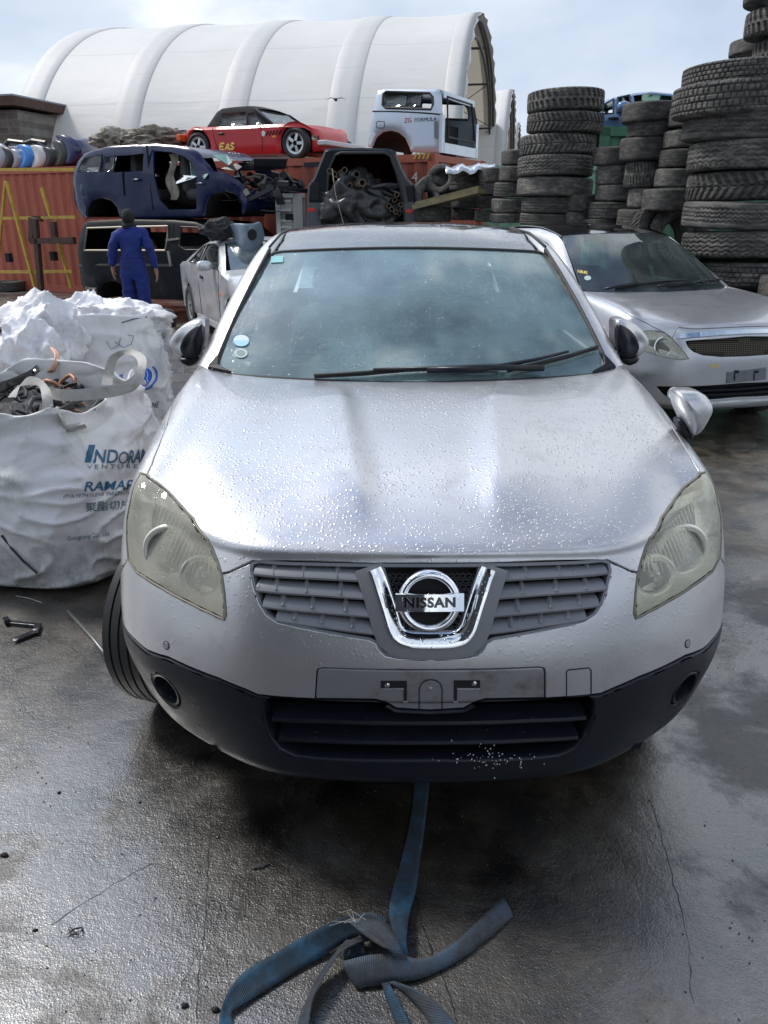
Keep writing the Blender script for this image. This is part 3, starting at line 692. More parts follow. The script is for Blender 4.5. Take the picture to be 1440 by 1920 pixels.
for i in range(33):
    x = -.0815 + .163 * i / 32; zz = .018 - 1.1 * x * x * .9
    for a, b in ((-.0225, 0), (-.0205, .004), (.0205, .004), (.0225, 0), (.0225, -.01), (-.0225, -.01)): V.append((x, a, zz + b))
for i in range(32):
    for k in range(6): F.append((i * 6 + k, (i + 1) * 6 + k, (i + 1) * 6 + (k + 1) % 6, i * 6 + (k + 1) % 6))
F += [tuple(range(6))[::-1], tuple(32 * 6 + k for k in range(6))]
m.add([bm_ @ Vector(v) for v in V], F); m.build('name_bar', CHROME, badge, True, 40)
V, F = text_mesh('NISSAN', .032, .0012, 1.08, bold=.0011)
xm = max(v.x for v in V); sx = .0605 / xm
m = MB(); m.add([bm_ @ Vector((v.x * sx, v.y * 1.0, .0226 - .99 * (v.x * sx) ** 2 + v.z)) for v in V], F); 
V2 = [bm_ @ Vector((v.x * sx, v.y * 1.0 , .0226 - .99 * (v.x * sx) ** 2 + v.z)) + Vector((.0006, 0, .0004)) for v in V]
m.add(V2, F); m.build('lettering', BLACK_GLOSS, badge)
# seams, caps, sensors, plate slots
cap = pk([(1062, 1259), (1066, 1256), (1104, 1252), (1108, 1256), (1108, 1303), (1062, 1307)])
def groove(st, name, w=.0016, mt=GAP, closed=True, off=.0006):
    st = densify(st, HP.P, .008) if closed else st
    P = [Vector(HP.P(*p) + HP.N(*p) * off) for p in st]
    m = MB(); m.tube(P, w, 5, closed=closed); return m.build(name, mt, hero)
groove(cap, 'tow_cover_seam')
for u in (1290,):
    c = HP.pick(1289, 1207)
    for sg in (1, -1):
        panel('parking_sensor', HP, [[(sg * a, b) for a, b in st_circle(c, .0105)]], PLATE_PAINT, hero, off=.003, gap=0, rnd=.002, depth=.004)
        groove([(sg * a, b) for a, b in st_circle(c, .0115)], 'sensor_ring', .0011)
m = MB(); pl = lambda u, v, o=.0: HM.inverted() @ atY(u, v, HY + .004 - o)
def slab(pts, o=.0015, th=.004):
    V = [Vector(HP.P(*p) + HP.N(*p) * o) for p in pk(pts)]; W_ = [v + Vector((0, th, 0)) for v in V]; n = len(V)
    return V + W_, [tuple(range(n))] + [(i, i + n, (i + 1) % n + n, (i + 1) % n) for i in range(n)]
for sg in (-1, 1):
    L_ = [(714, 1277), (763, 1277), (763, 1314), (757, 1314), (757, 1290), (714, 1290)]
    P_ = [(u if sg < 0 else 1612 - u + 2, v - (1 if sg > 0 else 0)) for u, v in L_]
    m.add(*slab(P_[:2] + [P_[2], P_[3], P_[4], P_[5]]))
m.build('plate_slot', GAP, hero)
m = MB()
for sg in (-1, 1):
    P_ = [(715, 1289), (757, 1289), (757, 1292), (715, 1292)]; m.add(*slab([(u if sg < 0 else 1614 - u, v) for u, v in P_], .003))
    P_ = [(756, 1313), (764, 1313), (764, 1316), (756, 1316)]; m.add(*slab([(u if sg < 0 else 1614 - u, v) for u, v in P_], .003))
    c = (725, 1283) if sg < 0 else (893, 1280); 
m.build('plate_clip', CHROME, hero)
for c in ((726, 1284), (889, 1281), (806, 1291)):
    s_ = HP.pick(*c); m = MB(); p = HP.P(*s_); m.lathe([(0, .002), (.004, .002), (.0065, .0005), (.0065, -.004)], 14, Matrix.Translation(Vector(p) + Vector((0, -.002, 0))) @ Matrix.Rotation(R(90), 4, 'X')); m.build('screw', CHROME if c[0] != 806 else PLATE_PAINT, hero, True, 40)
tg_ = pk([(786, 1331), (786, 1292), (790, 1282), (798, 1276), (808, 1274), (818, 1276), (826, 1282), (829, 1292), (829, 1331)])
groove(tg_, 'tow_hook_seam', .0014, GAP, closed=False)
# fog lamps
for sg in (1, -1):
    c = (sg * fogc[0], fogc[1]); P0 = Vector(HP.P(*c)); n0 = Vector(HP.N(*c)); q = n0.to_track_quat('Z', 'Y').to_matrix().to_4x4(); MT = Matrix.Translation(P0) @ q
    m = MB(); m.lathe([(.056, -.004), (.052, .002), (.045, .000), (.040, -.022), (.04, -.03)], 40, MT); f_ = m.build('fog_lamp', BLACK_TRIM, hero, True, 60)
    m = MB(); m.lathe([(0, -.026), (.03, -.028), (.041, -.034)], 30, MT); m.build('lens', mat('fog_lens', (.05, .055, .06), .12, 0, .6, bump=.002, bscale=160), f_, True)
# headlights: yellowed lens over chrome bowls and a ribbed reflector
LENS = glassy('headlight_lens', (.99, .985, .92), drop=True, haze=(.99, .96, .76), hazef=.26, ior=1.5, scale=120)
REFL = mat('headlight_reflector', (.97, .96, .88), .28, .30, rvar=.1, vscale=20, bump=.010, bscale=9)
LAMPRIM = mat('headlight_seal', (.20, .19, .15), .5)
RIB = mat('headlight_ribs', (.88, .86, .74), .25, .3)
for sg in (1, -1):
    ol = [(sg * a, b) for a, b in hl]
    h_ = panel('headlight', HP, [ol], LENS, hero, off=.001, gap=.003, rnd=.004, depth=.008, ds=.08, dt=.08)
    # seal
    P = [Vector(HP.P(*p) + HP.N(*p) * -.0012) for p in densify(ol, HP.P, .01)]
    m = MB(); m.tube(P, .0042, 6, closed=True); m.build('seal', LAMPRIM, h_, True)
    # housing: outline dropped back by a rounded bowl
    dl = densify(ol, HP.P, .012); ov, F, lp = tri([dl], .08, .08, .45)
    S_ = np.array([p[0] for p in ov]); T_ = np.array([p[1] for p in ov]); P = HP.P(S_, T_); Nn = HP.N(S_, T_); B = P[lp[0]]
    dd = np.sqrt(((P[:, None] - B[None]) ** 2).sum(-1)).min(1); dp = -.008 - .06 * (1 - np.exp(-dd / .02))
    mesh('housing', P + Nn * dp[:, None], F, REFL, h_)
    for (u, v), r_, dep in (((1243, 1082), .047, .05), ((1298, 1030), .060, .055)):
        c = HP.pick(u, v); P0 = Vector(HP.P(sg * c[0], c[1])) + Vector(HP.N(sg * c[0], c[1])) * -.028; nn = Vector((sg * .12, -.97, .12)).normalized()
        MT = Matrix.Translation(P0) @ nn.to_track_quat('Z', 'Y').to_matrix().to_4x4()
        m = MB(); m.lathe([(r_ + .004, -.004), (r_, .002), (r_ - .004, -.004)] + [(r_ * math.cos(R(a)), -.004 - dep * math.sin(R(a))) for a in (15, 30, 45, 60, 75, 88)], 40, MT); m.build('reflector_bowl', CHROME, h_, True, 50)
        m = MB(); m.lathe([(r_ + .003, -.006), (r_ + .010, .004), (r_ + .016, -.006)], 40, MT); m.build('bezel', RIB, h_, True)
        m = MB(); m.lathe([(0, -.012), (.006, -.014), (.008, -.03), (.008, -.06)], 16, MT); m.build('bulb', mat('bulb_glass', (.5, .5, .5), .1, .3), h_, True)
    rb = pk([(1236, 992), (1250, 968), (1268, 946), (1288, 925)]); rb2 = pk([(1218, 1040), (1262, 1012), (1292, 990), (1303, 965)])
    m = MB()
    for k in range(19):
        f = k / 18
        a = (1210 + 88 * f, 1046 - 122 * f); b = (a[0] + 8 + 26 * math.sin(f * 3.0) , a[1] + 4 + 64 * math.sin(.35 + f * 2.4))
        b = (min(b[0], 1330), b[1])
        a = (a[0] + 7, a[1] + 3)
        sa, sb = HP.pick(*a), HP.pick(*b)
        if not sa or not sb: continue
        sm = ((sa[0] + sb[0]) / 2, (sa[1] + sb[1]) / 2)
        m.tube([Vector(HP.P(sg * q[0], q[1]) + HP.N(sg * q[0], q[1]) * -.016) for q in (sa, sm, sb)], .0021, 6)
    m.build('ribbed_reflector', RIB, h_, True)
# upper body of the crossover: windscreen, pillars, roof, cabin, sides
def hl_(u, v, Y): return HM.inverted() @ atY(u, v, Y)
# windscreen net: columns from the centre outwards, rows from cowl to header
wn = []
for s_ in range(5):
    f = s_ / 4
    bx, by, bz = .775 * f, 1.235 + .125 * f ** 2.2, 1.098 + .012 * f
    tx, ty, tz = .612 * f, 1.90 + .10 * f ** 2.2, 1.552 - .022 * f ** 2
    col = []
    for k in range(5):
        g = k / 4; bulge = .028 * math.sin(math.pi * g) * (1 - .3 * f)
        col.append((bx + (tx - bx) * g + .012 * math.sin(math.pi * g) * f, by + (ty - by) * g - bulge * .55, bz + (tz - bz) * g + bulge * .8))
    wn.append(col)
WP = Patch(wn); WP.prep(HM)
def wpl(off=0): return [(s_, 0) for s_ in (0, 1, 2, 3, 3.7)] + [(3.95, .12), (4, .3), (4, 2), (4, 3.75), (3.9, 3.95), (3.7, 4)] + [(s_, 4) for s_ in (3, 2, 1, 0)]
W_ = wpl(); full = W_ + [(-a, b) for a, b in reversed(W_) if a > 1e-6]
panel('windscreen', WP, [full], GLASS, hero, gap=.003, rnd=.002, depth=.004, ds=.12, dt=.12)
inn = [(0, .42), (2, .40), (3.3, .34), (3.66, .36), (3.80, .5), (3.86, 2), (3.87, 3.6), (3.8, 3.8), (3.5, 3.87), (0, 3.87)]
inn = inn + [(-a, b) for a, b in reversed(inn) if a > 1e-6]
FRIT = mat('glass_border_black', (.012, .013, .016), .2)
panel('glass_border', WP, [full, inn], FRIT, hero, off=-.007, gap=.001, rnd=.0005, depth=.001, ds=.2, dt=.2)
# mirror shade patch at the top centre
shd = [(-.95, 3.95), (-.85, 3.6), (-.6, 3.42), (.6, 3.42), (.85, 3.6), (.95, 3.95)]
panel('sensor_shade', WP, [shd], FRIT, hero, off=-.010, gap=0, rnd=.0004, depth=.001, ds=.2, dt=.2)
# seal round the glass
m = MB(); P = [Vector(WP.P(*p)) for p in densify([p for p in full], WP.P, .03)]; m.tube(P, .008, 6, closed=True); m.build('windscreen_seal', RUBBER, hero, True)
# A pillars: silver band outboard of the glass, running up into the roof rail
def strip(pts_in, pts_out, name, mt, parent, crown=.012, nn=40, nw=7, thick=.03):
    A = np.array(pts_in, float); B = np.array(pts_out, float)
    def rs(Q):
        d = np.r_[0, np.cumsum(np.linalg.norm(np.diff(Q, axis=0), axis=1))]; q = np.linspace(0, d[-1], nn)
        W = np.stack([np.interp(q, d, Q[:, k]) for k in range(3)], 1)
        for _ in range(4): W[1:-1] = (W[:-2] + 2 * W[1:-1] + W[2:]) / 4
        return W
    A, B = rs(A), rs(B); V = []; F = []
    for i in range(nn):
        tg = (A[min(i + 1, nn - 1)] - A[max(i - 1, 0)]); wv = B[i] - A[i]; n = np.cross(wv, tg); n /= np.linalg.norm(n); n *= np.sign(n[2]) or 1
        for k in range(nw):
            g = k / (nw - 1); V.append(A[i] + wv * g + n * crown * math.sin(math.pi * g))
        V.append(B[i] - n * thick); V.append(A[i] - n * thick)
    m_ = nw + 2
    for i in range(nn - 1):
        for k in range(m_): F.append((i * m_ + k, i * m_ + (k + 1) % m_, (i + 1) * m_ + (k + 1) % m_, (i + 1) * m_ + k))
    F += [tuple(range(m_))[::-1], tuple((nn - 1) * m_ + k for k in range(m_))]
    return mesh(name, V, F, mt, parent, True, 50)
for sg in (1, -1):
    X = lambda L_: [(sg * a, b, c) for a, b, c in L_]
    inn_ = X([(.782, 1.37, 1.122), (.745, 1.53, 1.24), (.70, 1.69, 1.36), (.66, 1.83, 1.455), (.622, 2.0, 1.548), (.60, 2.3, 1.60), (.595, 2.75, 1.612), (.59, 3.3, 1.595), (.575, 3.75, 1.55)])
    out_ = X([(.862, 1.46, 1.118), (.822, 1.62, 1.225), (.782, 1.77, 1.33), (.742, 1.93, 1.43), (.702, 2.12, 1.51), (.685, 2.4, 1.548), (.68, 2.8, 1.56), (.67, 3.3, 1.545), (.64, 3.8, 1.49)])
    strip(inn_, out_, 'pillar', PAINT, hero, .016)
    strip(X([(.772, 1.36, 1.122), (.736, 1.52, 1.236), (.69, 1.68, 1.355), (.65, 1.83, 1.45), (.611, 2.0, 1.542)]), X([(.786, 1.37, 1.12), (.749, 1.53, 1.238), (.704, 1.69, 1.358), (.664, 1.83, 1.455), (.626, 2.0, 1.546)]), 'pillar_seal', RUBBER, hero, .008)
    m = MB(); m.tube([Vector(p) + Vector((-sg * .004, 0, .006)) for p in inn_[4:]], .006, 6); m.build('roof_seam', RUBBER, hero, True)
# dark triangle at the foot of each pillar
for sg in (1, -1):
    m = MB(); q = [(.70, 1.335, 1.125), (.80, 1.375, 1.137), (.80, 1.46, 1.152), (.765, 1.42, 1.175), (.762, 1.38, 1.145)]
    V = [Vector((sg * a, b, c)) for a, b, c in q]; V2 = [v - Vector((0, 0, .05)) for v in V]; n = 5
    m.add(V + V2, [tuple(range(n))] + [(i, i + n, (i + 1) % n + n, (i + 1) % n) for i in range(n)]); m.build('pillar_foot', BLACK_TRIM, hero)
# roof
rn = []
for s_ in range(5):
    f = s_ / 4; col = []
    for y_, z_, wx in ((1.905, 1.556, .612), (2.1, 1.598, .60), (2.4, 1.634, .595), (2.8, 1.648, .59), (3.2, 1.638, .585), (3.6, 1.60, .575), (3.9, 1.545, .56), (4.05, 1.50, .55)):
        col.append((wx * f, y_ + (.09 * f ** 2.2 if y_ < 2.3 else .03 * f * f), z_ - .03 * f ** 2.2))
    rn.append(col)
RP = Patch(rn)
pl_ = [(0, 0.03), (4, .03), (4, 7), (-4, 7), (-4, .03)]
panel('roof', RP, [[(0, .03), (2, .03), (4, .03), (4, 7), (-4, 7), (-4, .03), (-2, .03)]], ROOFGLASS, hero, ds=.15, dt=.15, gap=.003, rnd=.006)
# shark-fin free rear end, doors and sides (out of sight in the photograph but present)
def loft(rings, name, mt, parent, cap=True, closed=False):
    n = len(rings[0]); V = [p for r_ in rings for p in r_]; F = []
    for i in range(len(rings) - 1):
        for k in range(n if closed else n - 1): F.append((i * n + k, i * n + (k + 1) % n, (i + 1) * n + (k + 1) % n, (i + 1) * n + k))
    return mesh(name, V, F, mt, parent, True, 50)
for sg in (1, -1):
    secs = []
    for y_, w_, zt in ((1.5, .895, 1.105), (2.0, .895, 1.10), (2.6, .895, 1.12), (3.2, .895, 1.15), (3.7, .885, 1.17), (4.0, .86, 1.17), (4.22, .78, 1.15)):
        secs.append([(sg * (w_ - .035), y_, .30), (sg * w_, y_, .45), (sg * w_, y_, .70), (sg * (w_ - .004), y_, .9), (sg * (w_ - .02), y_, 1.02), (sg * (w_ - .055), y_, zt)])
    loft(secs, 'side_panel', PAINT, hero)
    for ya, yb in ((1.62, 2.55), (2.62, 3.5)):
        def sx_(y, z): return sg * (.84 - (z - 1.1) * .36)
        q = [(ya, 1.12), (yb, 1.14), (yb - .02, 1.50), (max(ya + .05, 2.05) if ya < 2 else ya + .03, 1.50)]
        V = [(sx_(*p), p[0], p[1]) for p in q]
        mesh('side_window', V + [(v[0] - sg * .005, v[1], v[2]) for v in V], [(0, 1, 2, 3), (7, 6, 5, 4), (0, 4, 5, 1), (1, 5, 6, 2), (2, 6, 7, 3), (3, 7, 4, 0)], GLASS2, hero, False)
    m = MB()
    for y_ in (2.59, 3.53): m.bar((sx_(0, 1.1), y_, 1.1), (sx_(0, 1.55), y_, 1.55), .05, .07)
    m.build('door_pillar', BLACK_GLOSS, hero)
    m = MB(); m.box((sg * .86, 2.8, .33), (.06, 1.5, .1)); bevel(m.build('sill', BLACK_TRIM, hero), .02)
rear = [[(-.72, 4.2, 1.18), (0, 4.26, 1.19), (.72, 4.2, 1.18)], [(-.80, 4.26, .95), (0, 4.33, .95), (.80, 4.26, .95)], [(-.80, 4.28, .6), (0, 4.36, .6), (.80, 4.28, .6)], [(-.78, 4.2, .3), (0, 4.3, .3), (.78, 4.2, .3)]]
loft(rear, 'tailgate', PAINT, hero)
loft([[(-.62, 4.02, 1.5), (0, 4.06, 1.52), (.62, 4.02, 1.5)], [(-.72, 4.2, 1.18), (0, 4.26, 1.19), (.72, 4.2, 1.18)]], 'rear_window', GLASS2, hero)
for sg in (1, -1): mesh('rear_quarter', [(sg * a, b, c) for a, b, c in ((.85, 3.5, 1.10), (.76, 4.22, 1.15), (.60, 4.05, 1.5), (.66, 3.5, 1.53), (.85, 3.5, 1.0), (.78, 4.24, 1.0))], [(0, 1, 2, 3), (4, 5, 1, 0)], PAINT, hero, False)
mesh('underbody', [(x, y, z) for x, y, z in ((-.8, .5, .26), (.8, .5, .26), (.8, 4.2, .26), (-.8, 4.2, .26), (-.6, .12, .3), (.6, .12, .3))], [(0, 1, 2, 3), (0, 4, 5, 1)], GAP, hero)
mesh('firewall', [(x, y, z) for x, y, z in ((-.76, 1.42, .3), (.76, 1.42, .3), (.76, 1.42, 1.08), (-.76, 1.42, 1.08))], [(0, 1, 2, 3)], GAP, hero)
# wheels: the front pair steered
for sg in (-1, 1):
    wheel(hero, (sg * (.85 if sg < 0 else .78), .86, .335), .335, .215, .215, R(90 - 21 if sg < 0 else 90 - 5))
    wheel(hero, (sg * .78, 3.49, .335), .335, .215, .215, R(90))
# cowl, wipers
cw = [[(x, 1.20 + .12 * (abs(x) / .77) ** 2.2 + dy, 1.086 + dz) for x in np.linspace(-.76, .76, 25)] for dy, dz in ((0, .0), (.03, -.012), (.08, .012), (.10, .03))]
loft(cw, 'cowl', BLACK_TRIM, hero)
def wiper(px_, name, arm):
    g = thing(name, None, None); g.parent = hero
    def wp(u, v, off):
        q = WP.pick(u, v)
        if q is None:
            p = hl_(u, v, HY + 1.27); return p
        return Vector(WP.P(*q) + WP.N(*q) * off)
    m = MB(); n = len(px_)
    P = [wp(u, v, .010) for u, v in px_]; m.tube(P, .0045, 6); m.tube([p + Vector((0, -.004, .010)) for p in P], [.006] * n, 6); m.build('blade', RUBBER, g, True)
    P = [wp(u, v, .03) for u, v in arm]; m = MB(); m.tube(P, [.013, .010, .007][:len(P)] + [.006] * max(0, len(P) - 3), 8); m.build('arm', BLACK_TRIM, g, True)
wiper([(590, 711), (680, 706), (760, 699), (850, 695), (935, 692)], 'wiper', [(1015, 700), (900, 698), (700, 703)])
wiper([(950, 700), (1000, 690), (1060, 675), (1118, 657)], 'wiper', [(800, 703), (900, 702), (1000, 684), (1060, 669)])
# stickers and papers on the glass
STK = mat('sticker_blue_white', (.25, .55, .72), .5); STW = mat('sticker_pale', (.45, .56, .55), .6); STT = mat('sticker_teal', (.22, .52, .55), .5)
def disc(u, v, ru, rv, mt, name, off=.004, a0=0, a1=360):
    st = WP.picks([(u + ru * math.cos(R(a)), v + rv * math.sin(R(a))) for a in range(a0, a1, 20)])
    V = [Vector(WP.P(*q) + WP.N(*q) * off) for q in st]; return mesh(name, V, [tuple(range(len(V)))], mt, hero, False)
disc(453, 640, 15, 11, mat('sticker_white', (.62, .72, .74), .6), 'sticker'); disc(453, 640, 15, 11, STK, 'sticker_band', .005, 0, 200)
disc(452, 663, 13, 9, STW, 'sticker'); disc(452, 663, 8, 5.5, mat('sticker_grey', (.22, .3, .3), .6), 'sticker_mark', .005)
st = WP.picks([(509, 482), (532, 481), (531, 493), (508, 494)]); V = [Vector(WP.P(*q) + WP.N(*q) * .004) for q in st]; mesh('sticker', V, [(0, 1, 2, 3)], STT, hero, False)
# cabin
m = MB()
V = []; F = []
for i, x in enumerate(np.linspace(-.74, .74, 21)):
    for y_, z_ in ((1.36, 1.055), (1.55, 1.09), (1.75, 1.10), (1.88, 1.06), (1.92, .95), (1.90, .6)): V.append((x, y_ + .03 * (x / .74) ** 2, z_ + .02 * math.sin(x * 5) * (1 if z_ > 1 else 0)))
for i in range(20):
    for k in range(5): F.append((i * 6 + k, (i + 1) * 6 + k, (i + 1) * 6 + k + 1, i * 6 + k + 1))
dash = mesh('dashboard', V, F, DASH, hero)
PAPER = mat('paper', (.6, .66, .68), .8)
for (u0, u1, v0, v1) in ((958, 1022, 668, 683), (1075, 1100, 664, 678), (845, 892, 683, 688)):
    P = [hl_(u, v, HY + y) for u, v, y in ((u0, v1, 1.40), (u1, v1 - 3, 1.41), (u1, v0, 1.62), (u0 + 9, v0 + 2, 1.6))]
    mesh('paper', [(p.x, p.y, 1.105) for p in P], [(0, 1, 2, 3)], PAPER, hero, False)
sw = thing('steering_wheel', None, None, (-.36, 2.02, 1.08)); sw.parent = hero; sw.rotation_euler = (R(62), 0, 0)
m = MB(); m.tube([(.185 * math.cos(t), .185 * math.sin(t), 0) for t in np.linspace(0, 2 * math.pi, 33)[:-1]], .015, 8, closed=True); m.build('rim', mat('steering_leather', (.30, .30, .27), .6), sw, True)
m = MB(); m.box((0, -.01, -.02), (.14, .12, .05)); m.bar((-.17, 0, 0), (.17, 0, 0), .03, .02); m.bar((0, 0, 0), (0, -.17, 0), .03, .02); bevel(m.build('hub', DASH, sw), .01)
def cushion(name, c, d, mt, parent, r=.5, rot=0):
    bm = bmesh.new(); bmesh.ops.create_cube(bm, size=1)
    bmesh.ops.subdivide_edges(bm, edges=bm.edges[:], cuts=5, use_grid_fill=True)
    for v in bm.verts:
        p = v.co * 2; q = Vector((p.x * math.sqrt(max(0, 1 - r * p.y ** 2 / 2)) * math.sqrt(max(0, 1 - r * p.z ** 2 / 2)), p.y * math.sqrt(max(0, 1 - r * p.x ** 2 / 2)) * math.sqrt(max(0, 1 - r * p.z ** 2 / 2)), p.z * math.sqrt(max(0, 1 - r * p.x ** 2 / 2)) * math.sqrt(max(0, 1 - r * p.y ** 2 / 2))))
        v.co = Vector((q.x * d[0] / 2, q.y * d[1] / 2, q.z * d[2] / 2))
    if rot: bmesh.ops.rotate(bm, verts=bm.verts, matrix=Matrix.Rotation(rot, 3, 'X'))
    bmesh.ops.translate(bm, verts=bm.verts, vec=c)
    me = bpy.data.meshes.new(name); bm.to_mesh(me); bm.free(); me.materials.append(mt); me.shade_smooth()
    return link(bpy.data.objects.new(name, me), parent)
SEAT = mat('cabin_seat_cloth', (.20, .215, .21), .9, bump=.001)
for x in (-.36, .36):
    s_ = cushion('front_seat', (x, 2.62, .95), (.48, .14, .62), SEAT, hero, .5, R(-12)); cushion('headrest', (x, 2.70, 1.34), (.26, .10, .18), SEAT, s_, .6); cushion('seat_base', (x, 2.38, .62), (.48, .5, .16), SEAT, s_, .6)
cushion('rear_seat', (0, 3.5, .95), (1.25, .16, .6), SEAT, hero, .3, R(-15))
for x in (-.4, .4): cushion('rear_headrest', (x, 3.6, 1.28), (.26, .1, .15), SEAT, hero, .6)
m = MB(); m.box((0, 2.07, 1.47), (.22, .02, .065)); bevel(m.build('rear_view_mirror', BLACK_GLOSS, hero), .01)
mesh('roof_lining', [(x, y, z) for x, y, z in ((-.58, 2.02, 1.52), (.58, 2.02, 1.52), (.56, 2.8, 1.60), (-.56, 2.8, 1.60), (-.54, 3.9, 1.5), (.54, 3.9, 1.5))], [(0, 1, 2, 3), (3, 2, 5, 4)], mat('roof_lining', (.35, .36, .34), .9), hero)
mesh('cabin_floor', [(-.8, 1.4, .5), (.8, 1.4, .5), (.8, 4.2, .5), (-.8, 4.2, .5)], [(0, 1, 2, 3)], DASH, hero)
# door mirrors
def blob(name, C, ax, mt, parent, pw=2.4, n=24, mid=None, cut=None, shape=None):
    """superellipsoid; shape(v) deforms unit-sphere coordinates"""
    V = []; F = []; m_ = n // 2
    sp = lambda a, e: math.copysign(abs(a) ** e, a)
    e = 2 / pw
    for i in range(m_ + 1):
        ph = -math.pi / 2 + math.pi * i / m_
        for j in range(n):
            th = 2 * math.pi * j / n
            v = Vector((sp(math.cos(ph), e) * sp(math.cos(th), e), sp(math.cos(ph), e) * sp(math.sin(th), e), sp(math.sin(ph), e)))
            if shape: v = shape(v)
            V.append(Vector((v.x * ax[0], v.y * ax[1], v.z * ax[2])) + Vector(C))
    for i in range(m_):
        for j in range(n):
            a = i * n + j; b = i * n + (j + 1) % n; F.append((a, b, b + n, a + n))
    return mesh(name, V, F, mt, parent)
def pillow(name, ol, y0, dep, mt, parent, back=.03, its=2, steps=7, cx=None, lean=0.0):
    """rounded solid from an upright outline (x, z): domed towards the viewer, flat at the back"""
    q = smooth_poly([tuple(p) for p in ol], its); n = len(q); c = cx or (sum(p[0] for p in q) / n, sum(p[1] for p in q) / n); V = []; F = []
    rings = [(1.0, back), (1.0, 0.0)] + [(math.cos(R(90 * k / steps)) ** .75, -dep * math.sin(R(90 * k / steps))) for k in range(1, steps)]
    for s_, y_ in rings:
        for p in q: V.append((c[0] + (p[0] - c[0]) * s_, y0 + y_ + lean * (p[0] - c[0]), c[1] + (p[1] - c[1]) * s_))
    for i in range(len(rings) - 1):
        for k in range(n): F.append((i * n + k, i * n + (k + 1) % n, (i + 1) * n + (k + 1) % n, (i + 1) * n + k))
    b = len(V); V.append((c[0], y0 - dep, c[1])); F += [((len(rings) - 1) * n + k, (len(rings) - 1) * n + (k + 1) % n, b) for k in range(n)]; F.append(tuple(range(n))[::-1])
    if area(q) > 0: pass
    o = mesh(name, V, F, mt, parent); bm = bmesh.new(); bm.from_mesh(o.data); bmesh.ops.recalc_face_normals(bm, faces=bm.faces); bm.to_mesh(o.data); bm.free(); return o
def area(q): return sum(q[i][0] * q[(i + 1) % len(q)][1] - q[(i + 1) % len(q)][0] * q[i][1] for i in range(len(q)))
MO = [(1149, 601), (1158, 597), (1170, 599), (1187, 606), (1204, 619), (1218, 638), (1219, 650), (1209, 662), (1197, 671), (1188, 668), (1172, 662), (1156, 655), (1150, 640)]
MI = [(1150, 604), (1160, 607), (1174, 616), (1187, 630), (1194, 648), (1190, 660), (1180, 669), (1166, 668), (1152, 660), (1148, 630)]
MF = [(1156, 664), (1176, 668), (1196, 669), (1190, 679), (1176, 685), (1163, 680)]
for sg in (1, -1):
    mr = thing('door_mirror', None, None, (sg * .93, 1.62, 1.19)); mr.parent = hero
    def ml(pts, sg=sg):
        o_ = []
        for u, v in pts:
            p = hl_(u, v, HY + 1.62); o_.append((sg * (p.x - .925) , p.z - 1.19))
        return o_ if sg > 0 else o_
    pillow('shell', ml(MO), .0, .030, PAINT, mr, .10, 2, lean=sg * .30)
    pillow('inner_cover', ml(MI), -.046, .012, BLACK_TRIM, mr, .045, 2, lean=sg * .30)
    pillow('mount', ml(MF), -.02, .02, BLACK_TRIM, mr, .08, 1)
    m = MB(); m.bar((-sg * .06, .03, -.085), (-sg * .13, .06, -.10), .05, .03); m.build('arm', BLACK_TRIM, mr)
    m = MB(); m.lathe([(0, 0), (.060, 0)], 24, Matrix.Translation((0, .104, 0)) @ Matrix.Rotation(R(-90), 4, 'X')); m.build('mirror_glass', CHROME, mr)
# the extra mirror standing on the right-hand wing
c = hl_(1297, 775, HY + .72); fm = thing('fender_mirror', None, None, tuple(c)); fm.parent = hero
ZM = lambda pts: [(lambda p: (p.x - c.x, p.z - c.z))(hl_(1012 + a * .3811, 112 + b * .3811, HY + .72)) for a, b in pts]
pillow('shell', ZM([(664, 1632), (700, 1625), (765, 1627), (815, 1648), (846, 1690), (848, 1725), (822, 1775), (790, 1825), (760, 1847), (738, 1842), (716, 1800), (690, 1745), (666, 1690)]), 0, .055, PAINT, fm, .05, 2, lean=.1)
pillow('stem', ZM([(672, 1775), (700, 1765), (722, 1815), (740, 1840), (765, 1850), (745, 1880), (715, 1862), (690, 1835)]), .005, .02, BLACK_TRIM, fm, .03, 1)
# ------------------------------------------------------------ helpers for things traced against an upright plane
class Plane:
    """upright plane through p0 (ground point) running along e; local x along e, local z up, local y away from the viewer"""
    def __init__(s, p0, ang):
        s.p0 = Vector((p0[0], p0[1], 0)); s.a = ang; s.e = Vector((math.cos(ang), math.sin(ang), 0)); s.n = Vector((-math.sin(ang), math.cos(ang), 0))
    def __call__(s, u, v, y=0.0):
        q = at_plane(u, v, s.p0 + s.n * y, s.n); d = q - s.p0; return (d.dot(s.e), q.z)
    def tr(s, pts, y=0.0): return [s(u, v, y) for u, v in pts]
    def world(s, x, y, z=0): return s.p0 + s.e * x + s.n * y + Vector((0, 0, z))
def area(q): return sum(q[i][0] * q[(i + 1) % len(q)][1] - q[(i + 1) % len(q)][0] * q[i][1] for i in range(len(q)))
def inset_poly(q, d):
    """shift each vertex inwards (outline counter-clockwise)"""
    n = len(q); o = []
    for i in range(n):
        a, b, c = Vector(q[i - 1]), Vector(q[i]), Vector(q[(i + 1) % n]); t1 = (b - a).normalized() if (b - a).length > 1e-6 else Vector((1, 0)); t2 = (c - b).normalized() if (c - b).length > 1e-6 else t1
        m = Vector((-(t1 + t2).y, (t1 + t2).x)); m = m.normalized() if m.length > 1e-3 else Vector((-t1.y, t1.x)); o.append(tuple(b + m * d))
    return o
